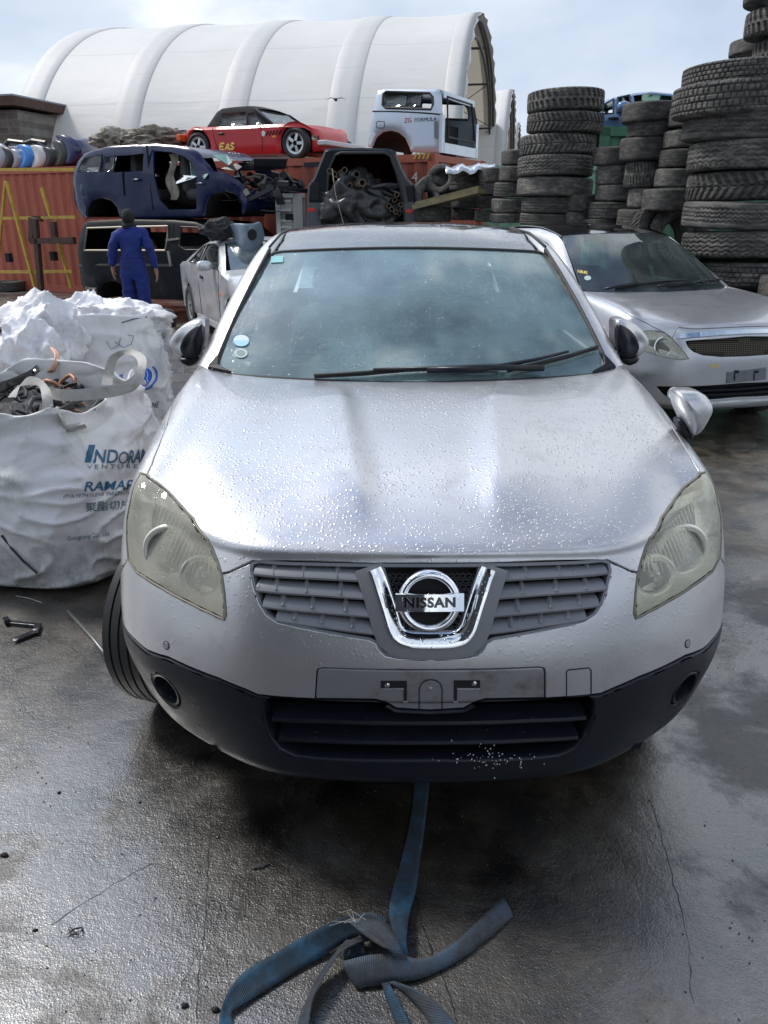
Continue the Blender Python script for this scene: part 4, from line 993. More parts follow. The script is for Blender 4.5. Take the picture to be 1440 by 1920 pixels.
def shell(parent, outline, W, mt, holes=(), zt=.9, tumble=.16, edge=.035, x0=None, plan=.10, crown=.0, dark=None, under=None, name='body', y0=0.0, thick=.03, flat_top=False, seg=.06):
    """car body: both side skins (with openings) and the skin wrapped round between them.
       x along the car, z up, y across; near side at y = y0 - W/2"""
    q = list(outline)
    if area(q) < 0: q = q[::-1]
    X = [p[0] for p in q]; xa, xb = min(X), max(X); zm = max(p[1] for p in q)
    def dens(q, st):
        o = []
        for i in range(len(q)):
            a, b = Vector(q[i]), Vector(q[(i + 1) % len(q)]); n = max(1, int((b - a).length / st))
            o += [tuple(a.lerp(b, k / n)) for k in range(n)]
        return o
    def half(x, z):
        w_ = W / 2
        if z > zt: w_ -= tumble * ((z - zt) / max(.05, zm - zt)) ** 1.15
        if z < zt: w_ -= .03 * ((zt - z) / zt) ** 2
        r_ = .55
        for d in (x - xa, xb - x):
            if d < r_: w_ -= plan * (1 - d / r_) ** 2
        return w_
    q = dens(q, seg); qi = inset_poly(q, edge); hs = [dens(h if area(h) < 0 else h[::-1], .08) for h in holes]
    ov, F, loops = tri([qi] + hs, .12, .12, .5)
    V = []; FF = []
    for sg in (-1, 1):
        b0 = len(V); V += [(p[0], y0 + sg * half(*p), p[1]) for p in ov]; FF += [tuple(i + b0 for i in (f if sg < 0 else f[::-1])) for f in F]
        for lp, src in zip(loops[1:], hs):           # window reveals
            n = len(lp); c = len(V); V += [(ov[k][0], y0 + sg * (half(*ov[k]) - thick), ov[k][1]) for k in lp]
            FF += [(b0 + lp[i], b0 + lp[(i + 1) % n], c + (i + 1) % n, c + i) for i in range(n)]
        if sg < 0: lo, o0 = loops[0], b0
        else: lo2, o1 = loops[0], b0
    n = len(q)
    cols = (-1, -.6, -.2, .2, .6, 1); rows = []
    for f in cols:
        b0 = len(V)
        for (x, z) in q: 
            h = half(x, z) - edge * .8; V.append((x, y0 + f * h, z + crown * (1 - f * f) * (1 if z > zt else 0)))
        rows.append(b0)
    FF += [(o0 + lo[i], rows[0] + i, rows[0] + (i + 1) % n, o0 + lo[(i + 1) % n]) for i in range(n)]
    FF += [(o1 + lo[i], o1 + lo[(i + 1) % n], rows[-1] + (i + 1) % n, rows[-1] + i) for i in range(n)]
    D = []
    for a, b in zip(rows, rows[1:]):
        for i in range(n):
            j = (i + 1) % n; f = (a + i, b + i, b + j, a + j); x, z = (q[i][0] + q[j][0]) / 2, (q[i][1] + q[j][1]) / 2
            if dark and dark(x, z): D.append(f)
            elif under and under(x, z): pass
            else: FF.append(f)
    o = mesh(name, V, FF, mt, parent, True, 40)
    if D:
        used = sorted({i for f in D for i in f}); mp = {k: i for i, k in enumerate(used)}
        mesh('wheel_well', [V[k] for k in used], [tuple(mp[k] for k in f) for f in D], GAP, parent)
    o['half'] = 0
    return half
def pane(parent, poly, half, mt, name='window', off=-.012, y0=0.0, sides=(-1, 1)):
    q = poly if area(poly) > 0 else poly[::-1]
    ov, F, lp = tri([q], .15, .15, .5)
    for sg in sides:
        V = [(p[0], y0 + sg * (half(*p) + off), p[1]) for p in ov]; V2 = [(a, b - sg * .004, c) for a, b, c in V]; n = len(V); L_ = lp[0]; m_ = len(L_)
        FF = [f if sg < 0 else f[::-1] for f in F] + [tuple(i + n for i in (f[::-1] if sg < 0 else f)) for f in F] + [(L_[i], L_[(i + 1) % m_], L_[(i + 1) % m_] + n, L_[i] + n) for i in range(m_)]
        mesh(name, V + V2, FF, mt, parent)
def patchwork(parent, poly, half, mt, name, off=.004, y0=0.0, sides=(-1,)):
    pane(parent, poly, half, mt, name, off, y0, sides)
def arch_pts(cx, cz, r, a0=180, a1=0, n=13):
    return [(cx + r * math.cos(R(a0 + (a1 - a0) * k / (n - 1))), cz + r * math.sin(R(a0 + (a1 - a0) * k / (n - 1)))) for k in range(n)]
def crumple(o, amp, sc, seed=0, pins=None):
    for v in o.data.vertices:
        k = pins(v.co) if pins else 1
        if k: v.co += (noise.noise_vector(v.co * sc + Vector((seed, 0, 0))) * amp + noise.noise_vector(v.co * sc * 2.7) * amp * .4) * k

# ------------------------------------------------------------ containers
CR = R(-26.6)
CP = Plane((.84, 13.9), math.pi + CR)      # e runs to the left along the row
CPL = Plane(tuple(CP.world(12.19, 0))[:2], CR)   # same plane, x from the left end, y away from the viewer
def rustpaint(name, col, dark, hi):
    def f(m, t, b, l, tc):
        nz = N(t, 'ShaderNodeTexNoise', inp={'Scale': 1.6, 'Detail': 9.0, 'Roughness': .7}); mp_ = N(t, 'ShaderNodeMapping', inp={3: (1.6, 1.6, .45)}); l(tc.outputs['Object'], mp_.inputs[0]); l(mp_.outputs[0], nz.inputs['Vector'])
        cr_ = ramp(N(t, 'ShaderNodeValToRGB'), [(.30, dark), (.46, col), (.60, col), (.74, hi)]); l(nz.outputs[0], cr_.inputs[0])
        n2_ = N(t, 'ShaderNodeTexNoise', inp={'Scale': 14.0, 'Detail': 6.0, 'Roughness': .75}); l(tc.outputs['Object'], n2_.inputs['Vector'])
        mr = N(t, 'ShaderNodeMapRange', inp={1: .58, 2: .70, 3: 0, 4: .8}); l(n2_.outputs[0], mr.inputs[0])
        mx_ = N(t, 'ShaderNodeMix', data_type='RGBA', inp={7: (.07, .035, .025, 1)}); l(mr.outputs[0], mx_.inputs[0]); l(cr_.outputs[0], mx_.inputs[6]); l(mx_.outputs[2], b.inputs['Base Color'])
    return mat(name, col, .6, build=f)
RED_C = rustpaint('faded_red_container_paint', (.42, .105, .060), (.22, .06, .040), (.52, .20, .14))
GREEN_C = rustpaint('faded_green_container_paint', (.055, .17, .10), (.03, .07, .05), (.14, .27, .17))
def corrug(L_, H_, pitch=.28, d=.036):
    n = int(round(L_ / pitch)); p = L_ / n; pts = []
    for i in range(n):
        x = i * p; pts += [(x, 0), (x + p * .26, 0), (x + p * .5, d), (x + p * .76, d)]
    pts.append((L_, 0)); return pts
def container(name, label, P, Lc, H_=2.59, Wd=2.44, mt=None, group=None, loc=None, rz=None, text=None, z0=0):
    t = thing(name, label, 'container', loc or tuple(P.world(0, 0)), rz if rz is not None else P.a, group)
    if z0: t.location.z = z0
    mt = mt or RED_C
    for y_, s_ in ((0.03, 1), (Wd - .03, -1)):
        pr = corrug(Lc - .2, H_); V = []; F = []
        for x, d in pr: V += [(x + .1, y_ + s_ * d, .14), (x + .1, y_ + s_ * d, H_ - .10)]
        for i in range(len(pr) - 1): F.append((2 * i, 2 * i + 2, 2 * i + 3, 2 * i + 1) if s_ > 0 else (2 * i + 1, 2 * i + 3, 2 * i + 2, 2 * i))
        mesh('side_wall', V, F, mt, t, False)
    for x_, s_ in ((0.03, 1), (Lc - .03, -1)):
        pr = corrug(Wd - .2, H_); V = []; F = []
        for y, d in pr: V += [(x_ + s_ * d, y + .1, .14), (x_ + s_ * d, y + .1, H_ - .10)]
        for i in range(len(pr) - 1): F.append((2 * i + 1, 2 * i + 3, 2 * i + 2, 2 * i))
        mesh('end_wall', V, F, mt, t, False)
    for x in (.06, Lc - .06):
        for y in (.06, Wd - .06): m = MB(); m.box((x, y, H_ / 2), (.14, .14, H_ - .02)); m.build('corner_post', mt, t)
    m = MB()
    for y in (.04, Wd - .04):
        m.box((Lc / 2, y, H_ - .06), (Lc - .24, .07, .12)); m.box((Lc / 2, y, .08), (Lc - .24, .07, .15))
    for x in (.04, Lc - .04):
        m.box((x, Wd / 2, H_ - .06), (.07, Wd - .24, .11)); m.box((x, Wd / 2, .08), (.07, Wd - .24, .14))
    m.build('rail', mt, t)
    V = []; F = []; pr = corrug(Lc - .2, 0, .28, .02)
    for x, d in pr: V += [(x + .1, .06, H_ - .012 - d), (x + .1, Wd - .06, H_ - .012 - d)]
    for i in range(len(pr) - 1): F.append((2 * i, 2 * i + 2, 2 * i + 3, 2 * i + 1))
    mesh('roof', V, F, mt, t, False)
    for x in (.09, Lc - .09):
        for y in (.075, Wd - .075):
            for z in (.06, H_ - .055): m = MB(); m.box((x, y, z), (.185, .17, .125)); m.build('corner_casting', mt, t)
    return t
def shift(o, x): o.location += o.rotation_euler.to_matrix() @ Vector((x, 0, 0))
lc = container('shipping_container', 'long rusty red corrugated container carrying the red convertible and the wrecked parts', CPL, 12.19)
TW = mat('stencil_white', (.75, .75, .72), .7)
V, F = text_mesh('4\n5\n6', .24, .002)
xo, zo = CPL(778, 345); zm_ = [v.y for v in V]
yc = (max(zm_) + min(zm_)) / 2
mesh('stencilled_number', [(v.x + xo, -.012 + v.z, (v.y - yc) * .86 + zo - .10) for v in V], F, TW, lc, False)
HZ = mat('hazard_yellow', (.55, .38, .06), .6)
m = MB()
for k in range(4):
    x, z = CPL(776 + k * 8, 292); m.add([(x, -.016, z - .05), (x + .035, -.016, z - .05), (x + .07, -.016, z + .04), (x + .035, -.016, z + .04)], [(0, 1, 2, 3)])
m.build('hazard_mark', HZ, lc)
c2 = container('shipping_container', 'short stretch of red container running out past the left edge', Plane(tuple(CPL.world(-12.3, .05))[:2], CR), 12.19)
gc = container('shipping_container', 'green container with a rusty top edge behind the tyre stacks', None, 6.06, 2.80, mt=GREEN_C, loc=(3.02, 11.9, 0), rz=R(-16))
gw = container('shipping_container', 'pale green container roofline beyond the low tyre stacks at the right of the white tents', None, 6.06, 2.59, mt=rustpaint('pale_green_paint', (.22, .42, .30), (.15, .30, .22), (.35, .52, .42)), loc=(1.55, 17.6, 0), rz=R(-18))
gc['label'] = 'dark green container with rusty top edge carrying the blue wreck behind tyre stacks'
gw['label'] = 'pale green container seen over the low tyre stacks beside the white tents'
m = MB(); a = atY(836, 303, 15.6); b = atY(862, 298, 15.9); m.bar(a + Vector((0, 0, -.9)), b + Vector((0, 0, -.9)), .04, 2.2); o = m.build('metal_sheet', mat('blue_sheet_metal', (.03, .12, .42), .5), None); tag(o, 'small bright blue sheet of metal by the red container end', 'sheet')
o.data.transform(Matrix.Identity(4))

# ------------------------------------------------------------ fabric tents
def b_fabric(col, under, bd=.05):
    def f(m, t, b, l, tc):
        out = t.nodes['Material Output']
        nz = N(t, 'ShaderNodeTexNoise', inp={'Scale': .5, 'Detail': 7.0, 'Roughness': .6}); l(tc.outputs['Object'], nz.inputs['Vector'])
        cr_ = ramp(N(t, 'ShaderNodeValToRGB'), [(.3, tuple(c * .90 for c in col)), (.7, col)]); l(nz.outputs[0], cr_.inputs[0])
        sp = N(t, 'ShaderNodeSeparateXYZ'); l(tc.outputs['UV'], sp.inputs[0])
        # sewn seams along the tent, folds in the cloth
        wv = N(t, 'ShaderNodeMath', operation='FRACT'); mu = N(t, 'ShaderNodeMath', operation='MULTIPLY', inp={1: 11.0}); l(sp.outputs[1], mu.inputs[0]); l(mu.outputs[0], wv.inputs[0])
        sm = N(t, 'ShaderNodeMath', operation='LESS_THAN', inp={1: .022}); l(wv.outputs[0], sm.inputs[0])
        mx_ = N(t, 'ShaderNodeMix', data_type='RGBA', inp={7: tuple(c * .72 for c in col) + (1,)}); ms = N(t, 'ShaderNodeMath', operation='MULTIPLY', inp={1: .55}); l(sm.outputs[0], ms.inputs[0]); l(ms.outputs[0], mx_.inputs[0]); l(cr_.outputs[0], mx_.inputs[6])
        l(mx_.outputs[2], b.inputs['Base Color'])
        ns = N(t, 'ShaderNodeTexNoise', inp={'Scale': 1.0, 'Detail': 5.0}); mp_ = N(t, 'ShaderNodeMapping', inp={3: (5, 40, 1)}); l(tc.outputs['UV'], mp_.inputs[0]); l(mp_.outputs[0], ns.inputs['Vector'])
        bp = N(t, 'ShaderNodeBump', inp={'Strength': .7, 'Distance': bd}); l(ns.outputs[0], bp.inputs['Height']); l(bp.outputs[0], b.inputs['Normal'])
        tl = N(t, 'ShaderNodeBsdfTranslucent', inp={0: (*under, 1)}); mxs = N(t, 'ShaderNodeMixShader', inp={0: .22}); l(b.outputs[0], mxs.inputs[1]); l(tl.outputs[0], mxs.inputs[2]); l(mxs.outputs[0], out.inputs[0])
    return f
FAB = mat('white_tent_fabric', (.84, .83, .80), .55, build=b_fabric((.84, .83, .80), (.62, .55, .42)))
FABB = mat('white_tent_sleeve', (.78, .77, .75), .55, build=b_fabric((.76, .755, .745), (.5, .46, .38), .004))
STEELD = mat('dark_truss_steel', (.06, .05, .045), .6)
def arc_pt(W_, H_, a, low=0.0):
    """point of the arch: a from -1 (near side foot) over 0 (ridge) to 1 (far foot)"""
    t = a * math.pi / 2; c, s_ = math.cos(t), math.sin(t)
    return (math.copysign(abs(s_) ** .78, s_) * W_ / 2, (abs(c) ** .92) * H_)
def tent(label, apex, ang, L_, W_, H_, nb=4):
    t = thing('fabric_tent', label, 'tent', (apex[0], apex[1], 0), ang, 'white fabric tents')   # local x runs back along the ridge to the left, y across
    nA = 60; sub = 10
    xs_ = []; kinds = []
    bw = .48
    edges = [k * L_ / nb for k in range(nb + 1)]
    V = []; F = []; UV = []
    nx = nb * sub + 1
    for i in range(nx):
        x = -L_ * i / (nx - 1); ph = (i % sub) / sub; sag = .07 * math.sin(math.pi * ph) 
        for k in range(nA + 1):
            a = -1 + 2 * k / nA; y, z = arc_pt(W_ - sag * 2, H_ - sag, a)
            V.append((x, y, z)); UV.append((i / (nx - 1), k / nA))
    F = [(i * (nA + 1) + k, i * (nA + 1) + k + 1, (i + 1) * (nA + 1) + k + 1, (i + 1) * (nA + 1) + k) for i in range(nx - 1) for k in range(nA)]
    o = mesh('cover', V, F, FAB, t); uv = o.data.uv_layers.new(name='UVMap')
    for lp in o.data.loops: uv.data[lp.index].uv = UV[lp.vertex_index]
    for j in range(nb + 1):                                  # sleeves over the arches
        x0 = -L_ * j / nb; V = []; F = []; UV = []
        prof = [(-bw, -.02), (-bw * .9, .012), (-bw * .3, .014), (bw * .3, .014), (bw * .9 if j else .12, .012), (bw if j else .2, -.02)]
        for k in range(nA + 1):
            a = -1 + 2 * k / nA; y, z = arc_pt(W_, H_, a); r_ = math.hypot(y, z)
            for q, h in prof:
                s_ = 1 + h / max(r_, 1); wig = (.05 * math.sin(k * 2.3) if (j == 0 and q > .15) else 0)
                V.append((x0 + q + wig, y * s_, z * s_)); UV.append((q, k / nA * 2))
        m_ = len(prof); F = [(k * m_ + i, (k + 1) * m_ + i, (k + 1) * m_ + i + 1, k * m_ + i + 1) for k in range(nA) for i in range(m_ - 1)]
        o = mesh('sleeve', V, F, FABB, t); uv = o.data.uv_layers.new(name='UVMap')
        for lp in o.data.loops: uv.data[lp.index].uv = UV[lp.vertex_index]
    # arch trusses: tube pairs with webbing
    for j in range(nb + 1):
        x0 = -L_ * j / nb - .1; m = MB(); P1 = []; P2 = []
        for k in range(25):
            a = -1 + 2 * k / 24; y, z = arc_pt(W_ - .3, H_ - .15, a); P1.append((x0, y, z)); y, z = arc_pt(W_ - 1.5, H_ - .75, a); P2.append((x0, y, z))
        m.tube(P1, .06, 6); m.tube(P2, .06, 6)
        m.build('truss', STEELD, t, True)
    m = MB()
    for a in (-.75, -.5, -.25, 0, .25, .5, .75):
        y, z = arc_pt(W_ - 1.3, H_ - .65, a); m.tube([(0, y, z), (-L_, y, z)], .05, 6)
    m.build('purlin', STEELD, t, True)
    # bracing wires
    m = MB()
    for a0, a1 in ((.25, .5), (.5, .75)):
        for j in range(nb):
            y, z = arc_pt(W_ - 1.2, H_ - .6, a0); y2, z2 = arc_pt(W_ - 1.2, H_ - .6, a1)
            m.tube([(-L_ * j / nb, y, z), (-L_ * (j + 1) / nb, y2, z2)], .02, 4); m.tube([(-L_ * j / nb, y2, z2), (-L_ * (j + 1) / nb, y, z)], .02, 4)
    m.build('brace_wire', STEELD, t)
    # lashing rope edge
    m = MB(); m.tube([(.06, *arc_pt(W_ - .42, H_ - .2, -1 + 2 * k / 60)) for k in range(61)], .07, 6); m.build('lashed_edge', STEELD, t)
    return t
tent('large white arched fabric tent with ribs behind the red containers', (4.3, 38), R(-10), 14.6, 26, 8.9)
tent('second white arched tent, its edge just right of the large one', (8.4, 57), R(-10), 14, 24, 8.9)
tent('smallest far white arched tent, a sliver beyond the second one', (11.9, 76), R(-10), 14, 24, 8.9)
# ------------------------------------------------------------ wrecks and cars on and by the containers
def Z(ox, oy, sc): return lambda pts: [(ox + a * sc, oy + b * sc) for a, b in pts]
Z2 = Z(100, 180, .30556); Z3 = Z(500, 0, .34722)
NAVY = mat('navy_car_paint', (.004, .010, .052), .18, 0, .1, spec=.35, dirt=(.03, .04, .07), dscale=2.2)
VANBLK = mat('dull_black_van_paint', (.008, .010, .013), .4, 0, .0, spec=.12, dirt=(.045, .042, .04), dscale=2.0)
REDP = mat('faded_red_car_paint', (.50, .016, .02), .45, 0, .25, var=(.48, .016, .02), vscale=2)
SOFT = mat('black_canvas', (.018, .018, .02), .9, bump=.003, bscale=30)
UTE = mat('ice_silver_paint', (.50, .56, .64), .32, .5, .5, dirt=(.42, .45, .47), dscale=2)
SHARD = glassy('shattered_teal_glass', (.45, .72, .68), drop=False, haze=(.40, .62, .56), hazef=.45, ior=1.6)
TARP = mat('dirty_beige_tarp', (.42, .38, .32), .8, var=(.22, .20, .17), vscale=5, bump=.02, bscale=8)
INT = mat('wreck_interior', (.03, .03, .032), .8, var=(.08, .08, .08), vscale=5)
def junk(parent, name, box, n, mats, seed=1, s=(.03, .14)):
    rnd = random.Random(seed); x0, x1, y0, y1, z0, z1 = box
    for mt in mats:
        m = MB()
        for _ in range(n):
            c = Vector((rnd.uniform(x0, x1), rnd.uniform(y0, y1), rnd.uniform(z0, z1)))
            k = rnd.random()
            if k < .45:
                d = Vector((rnd.gauss(0, 1), rnd.gauss(0, 1), rnd.gauss(0, .6))).normalized() * rnd.uniform(.12, .4)
                m.tube([c - d / 2, c + Vector((rnd.gauss(0, .04), 0, rnd.gauss(0, .04))), c + d / 2], rnd.uniform(.008, .025), 6)
            else:
                m.box(c, (rnd.uniform(*s) * 1.6, rnd.uniform(*s), rnd.uniform(*s)), Matrix.Rotation(rnd.uniform(0, 3), 3, (rnd.random(), rnd.random(), 1)))
        m.build(name, mt, parent)
def veh(name, label, cat, P, y, group=None):
    t = thing(name, label, cat, tuple(P.world(0, y)), P.a, group); return t
# navy people carrier on top of the black van
YM = -2.35
mpv = veh('wrecked_people_carrier', 'crushed navy blue people carrier without its front door or bonnet, stacked on the black van', 'car', CPL, YM)
mo = CPL.tr(Z2([(170, 752), (112, 690), (96, 655), (92, 560), (98, 480), (118, 400), (150, 352), (210, 325), (300, 305), (440, 293), (600, 291), (720, 298), (810, 318), (880, 352), (950, 420), (985, 455), (1060, 485), (1120, 520), (1155, 575), (1160, 640), (1150, 720)]), YM)
ra = CPL.tr(Z2([(200, 742), (205, 690), (235, 640), (290, 622), (345, 640), (385, 690), (400, 748)]), YM); fa = CPL.tr(Z2([(925, 742), (930, 670), (960, 610), (1030, 580), (1095, 600), (1130, 650), (1140, 725)]), YM)
mo = mo + fa[::-1] + CPL.tr(Z2([(910, 742), (640, 752), (420, 757)]), YM) + ra[::-1]
H1 = CPL.tr(Z2([(137, 470), (152, 400), (168, 375), (276, 355), (272, 466)]), YM); H2 = CPL.tr(Z2([(302, 372), (535, 352), (547, 462), (302, 467)]), YM)
H3 = CPL.tr(Z2([(588, 335), (700, 343), (790, 372), (850, 418), (878, 500), (876, 690), (705, 697), (655, 640), (618, 500)]), YM)
zr = [p[1] for p in mo]; zmid = CPL(500, 322, YM)[1]
hf = shell(mpv, mo, 1.70, NAVY, [H1, H2, H3], zt=CPL(200, 325, YM)[1], tumble=.14, y0=.85, dark=lambda x, z: any((x - c[0]) ** 2 + (z - c[1]) ** 2 < .42 ** 2 for c in (CPL(188, 405, YM), CPL(415, 405, YM))) and z > min(zr) + .03, under=lambda x, z: x > CPL(375, 300, YM)[0] and z > CPL(375, 360, YM)[1])
for p in mpv.children:
    if p.name.startswith('body'): crumple(p, .05, 2.4, 3, lambda c: max(0, min(1, (c.x - CPL(340, 300, YM)[0]) / .8)) + .28)
pane(mpv, H1, hf, GLASS2, 'window', y0=.85); pane(mpv, CPL.tr(Z2([(302, 372), (364, 367), (366, 466), (302, 467)]), YM), hf, GLASS2, 'window', y0=.85, sides=(-1,))
m = MB()
for a, b in (((560, 300), (612, 700)), ((285, 360), (290, 467))):
    pa, pb = CPL(*Z2([a])[0], YM), CPL(*Z2([b])[0], YM); m.bar((pa[0], .05, pa[1]), (pb[0], .0, pb[1]), .014, .03)
m.build('door_seam', GAP, mpv)
pa, pb = CPL(*Z2([(424, 465)])[0], YM), CPL(*Z2([(436, 610)])[0], YM); m = MB(); m.bar((pa[0], -.02, pa[1]), (pb[0], -.02, pb[1]), .025, .02); m.build('trim_strip', RUBBER, mpv)
for u, v in ((512, 516), (905, 540)):
    p = CPL(*Z2([(u, v)])[0], YM); blob('door_handle', (p[0], -.02, p[1]), (.10, .025, .022), NAVY, mpv, 2.5, 12)
p = CPL(*Z2([(185, 575)])[0], YM); m = MB(); m.lathe([(0, .004), (.095, .004), (.10, 0)], 24, Matrix.Translation((p[0], .012, p[1])) @ Matrix.Rotation(R(90), 4, 'X')); m.build('fuel_flap', NAVY, mpv, True)
P4 = CPL.tr(Z2([(900, 470), (1340, 700)]), YM); xa, xb = P4[0][0], P4[1][0]; za, zb = P4[1][1], P4[0][1]
junk(mpv, 'engine_debris', (xa + .1, xb - .1, .15, 1.4, za + .12, zb - .02), 46, [INT, BLACK_TRIM], 5)
junk(mpv, 'engine_part', (xa + .5, xb - .15, .1, .7, za + .2, zb - .15), 7, [mat('dull_alloy', (.22, .21, .19), .5, .5)], 8, (.05, .12))
m = MB(); q = CPL.tr(Z2([(1150, 640), (1340, 560), (1330, 660), (1230, 700), (1380, 712)]), YM)
m.bar((q[0][0], .2, q[0][1]), (q[1][0], .1, q[1][1]), .09, .06); m.bar((q[1][0], .1, q[1][1]), (q[2][0], .3, q[2][1]), .12, .04); m.bar((q[3][0], .2, q[3][1]), (q[4][0], .1, q[4][1]), .03, .015); m.bar((q[1][0], .1, q[1][1]), (q[1][0], 1.5, q[1][1] - .05), .10, .06)
m.build('bumper_beam', BLACK_TRIM, mpv)
# bent bonnet edge and glass shards
q = CPL.tr(Z2([(965, 440), (1040, 405), (1120, 400), (1160, 430), (1170, 380), (1150, 450), (1060, 455)]), YM)
m = MB(); V = [(a, .25 + .1 * (i % 2), b) for i, (a, b) in enumerate(q)]; V2 = [(a, 1.2, b + .05) for a, _, b in V]; n = len(V); m.add(V + V2, [tuple(range(n)), tuple(range(n, 2 * n))[::-1]] + [(i, (i + 1) % n, (i + 1) % n + n, i + n) for i in range(n)]); m.build('torn_bonnet', BLACK_TRIM, mpv)
for k, pts in enumerate(([(890, 350), (960, 345), (1045, 400), (1010, 420), (930, 395)], [(905, 420), (965, 445), (950, 510), (880, 528), (885, 470)], [(1035, 435), (1110, 480), (1100, 500), (1040, 450)], [(765, 380), (812, 395), (815, 470), (770, 490)], [(690, 540), (715, 480), (790, 460), (820, 490), (790, 505)])):
    q = CPL.tr(Z2(pts), YM); yb = (.30, .02, .35, .25, .3)[k]
    V = [(a, yb + .12 * math.sin(i * 2 + k), b) for i, (a, b) in enumerate(q)]; n = len(V); V2 = [(a, b + .006, c) for a, b, c in V]
    mesh('glass_shard', V + V2, [tuple(range(n)), tuple(range(n, 2 * n))[::-1]], SHARD, mpv, False)
x0 = CPL(300, 300, YM)[0]; zb_ = CPL(300, 408, YM)[1]
for x in (x0 - .6, x0 + .45):
    s_ = cushion('seat', (x, .5, zb_ + .35), (.5, .5, .2), INT, mpv, .5); cushion('seat_back', (x - .25, .5, zb_ + .7), (.16, .48, .7), INT, mpv, .5)
cushion('seat', (x0 - .6, 1.2, zb_ + .5), (.5, .5, .7), INT, mpv, .5)
mesh('floor', [(mo[1][0], .1, zb_ + .06), (x0 + 2, .1, zb_ + .06), (x0 + 2, 1.6, zb_ + .06), (mo[1][0], 1.6, zb_ + .06)], [(0, 1, 2, 3)], INT, mpv, False)
# hanging airbag cloth
m = MB(); V = []; F = []
for i in range(12):
    for j in range(5):
        a = CPL(*Z2([(650 + 8 * math.sin(i * .8) + j * 12, 350 + i * 26)])[0], YM); V.append((a[0], .22 + .05 * math.sin(j * 2 + i * .7), a[1]))
F = [(i * 5 + j, i * 5 + j + 1, i * 5 + j + 6, i * 5 + j + 5) for i in range(11) for j in range(4)]
mesh('airbag_cloth', V, F, TARP, mpv)
# black van underneath
YV = -2.55
van = veh('wrecked_van', 'gutted black van body on the ground under the navy people carrier', 'van', CPL, YV)
vo = CPL.tr(Z2([(178, 1225), (135, 1150), (130, 1050), (124, 940), (128, 850), (145, 785), (175, 768), (400, 757), (700, 762), (840, 775), (920, 805), (985, 865), (1060, 920), (1140, 960), (1165, 1040), (1160, 1170), (1120, 1250), (1100, 1250)]), YV)
va = CPL.tr(Z2([(280, 1245), (275, 1190), (300, 1150), (350, 1132), (400, 1150), (425, 1190), (425, 1245)]), YV); vb = CPL.tr(Z2([(900, 1252), (905, 1180), (940, 1130), (1000, 1115), (1050, 1130), (1085, 1180), (1090, 1250)]), YV)
vo = vo + vb[::-1] + CPL.tr(Z2([(760, 1252), (440, 1248)]), YV) + va[::-1]
VH1 = CPL.tr(Z2([(185, 812), (400, 805), (680, 800), (690, 870), (688, 948), (430, 948), (185, 948)]), YV); VH2 = CPL.tr(Z2([(762, 802), (870, 808), (925, 845), (962, 890), (945, 945), (810, 945), (770, 918)]), YV)
hv = shell(van, vo, 1.72, VANBLK, [VH1, VH2], zt=CPL(200, 465, YV)[1], tumble=.12, y0=.86, dark=lambda x, z: any((x - c[0]) ** 2 + (z - c[1]) ** 2 < .42 ** 2 for c in (CPL(207, 560, YV), CPL(404, 560, YV))) and z > .12)
WFR = mat('worn_window_frame', (.30, .27, .22), .5, .3)
def rimline(parent, q, half, y0, name, mt, r=.018, sides=(-1,)):
    for sg in sides:
        m = MB(); m.tube([(a, y0 + sg * (half(a, b) + .003), b) for a, b in q], r, 6, closed=True); m.build(name, mt, parent)
rimline(van, VH1, hv, .86, 'window_frame', WFR); rimline(van, VH2, hv, .86, 'window_frame', RUBBER, .014)
def seamline(parent, pts, P, y, half, y0, name='panel_seam', r=.008, mt=None):
    q = P.tr(pts, y); m = MB(); m.tube([(a, y0 - half(a, b) - .001, b) for a, b in q], r, 5); m.build(name, mt or GAP, parent)
seamline(van, Z2([(130, 1042), (300, 1036), (500, 1034), (740, 1040)]), CPL, YV, hv, .86, 'body_moulding', .022, BLACK_TRIM)
seamline(van, Z2([(712, 780), (716, 900), (720, 1040), (745, 1150), (765, 1245)]), CPL, YV, hv, .86)
seamline(van, Z2([(705, 950), (722, 1045)]), CPL, YV, hv, .86, 'strap', .025, TARP)
p = CPL(*Z2([(735, 885)])[0], YV); m = MB(); m.bar((p[0] - .12, -.03, p[1]), (p[0] + .15, -.03, p[1] + .03), .03, .03); m.build('tie', TARP, van)
p = CPL(*Z2([(240, 1200)])[0], YV); m = MB()
for k in range(3): m.box((p[0], -.01, p[1] + .05 - .05 * k), (.22, .04, .03))
m.box((p[0] - .1, -.02, p[1]), (.03, .05, .16)); m.build('tail_lamp_frame', WFR, van)
junk(van, 'interior_scrap', (vo[1][0] + .3, vo[1][0] + 2.6, .4, 1.4, .75, 1.15), 14, [INT, TARP], 12, (.08, .25))
mesh('far_side_trim', [(vo[1][0] + .2, 1.55, .9), (vo[1][0] + 2.4, 1.55, .9), (vo[1][0] + 2.4, 1.5, 1.35), (vo[1][0] + .2, 1.5, 1.35)], [(0, 1, 2, 3)], INT, van, False)
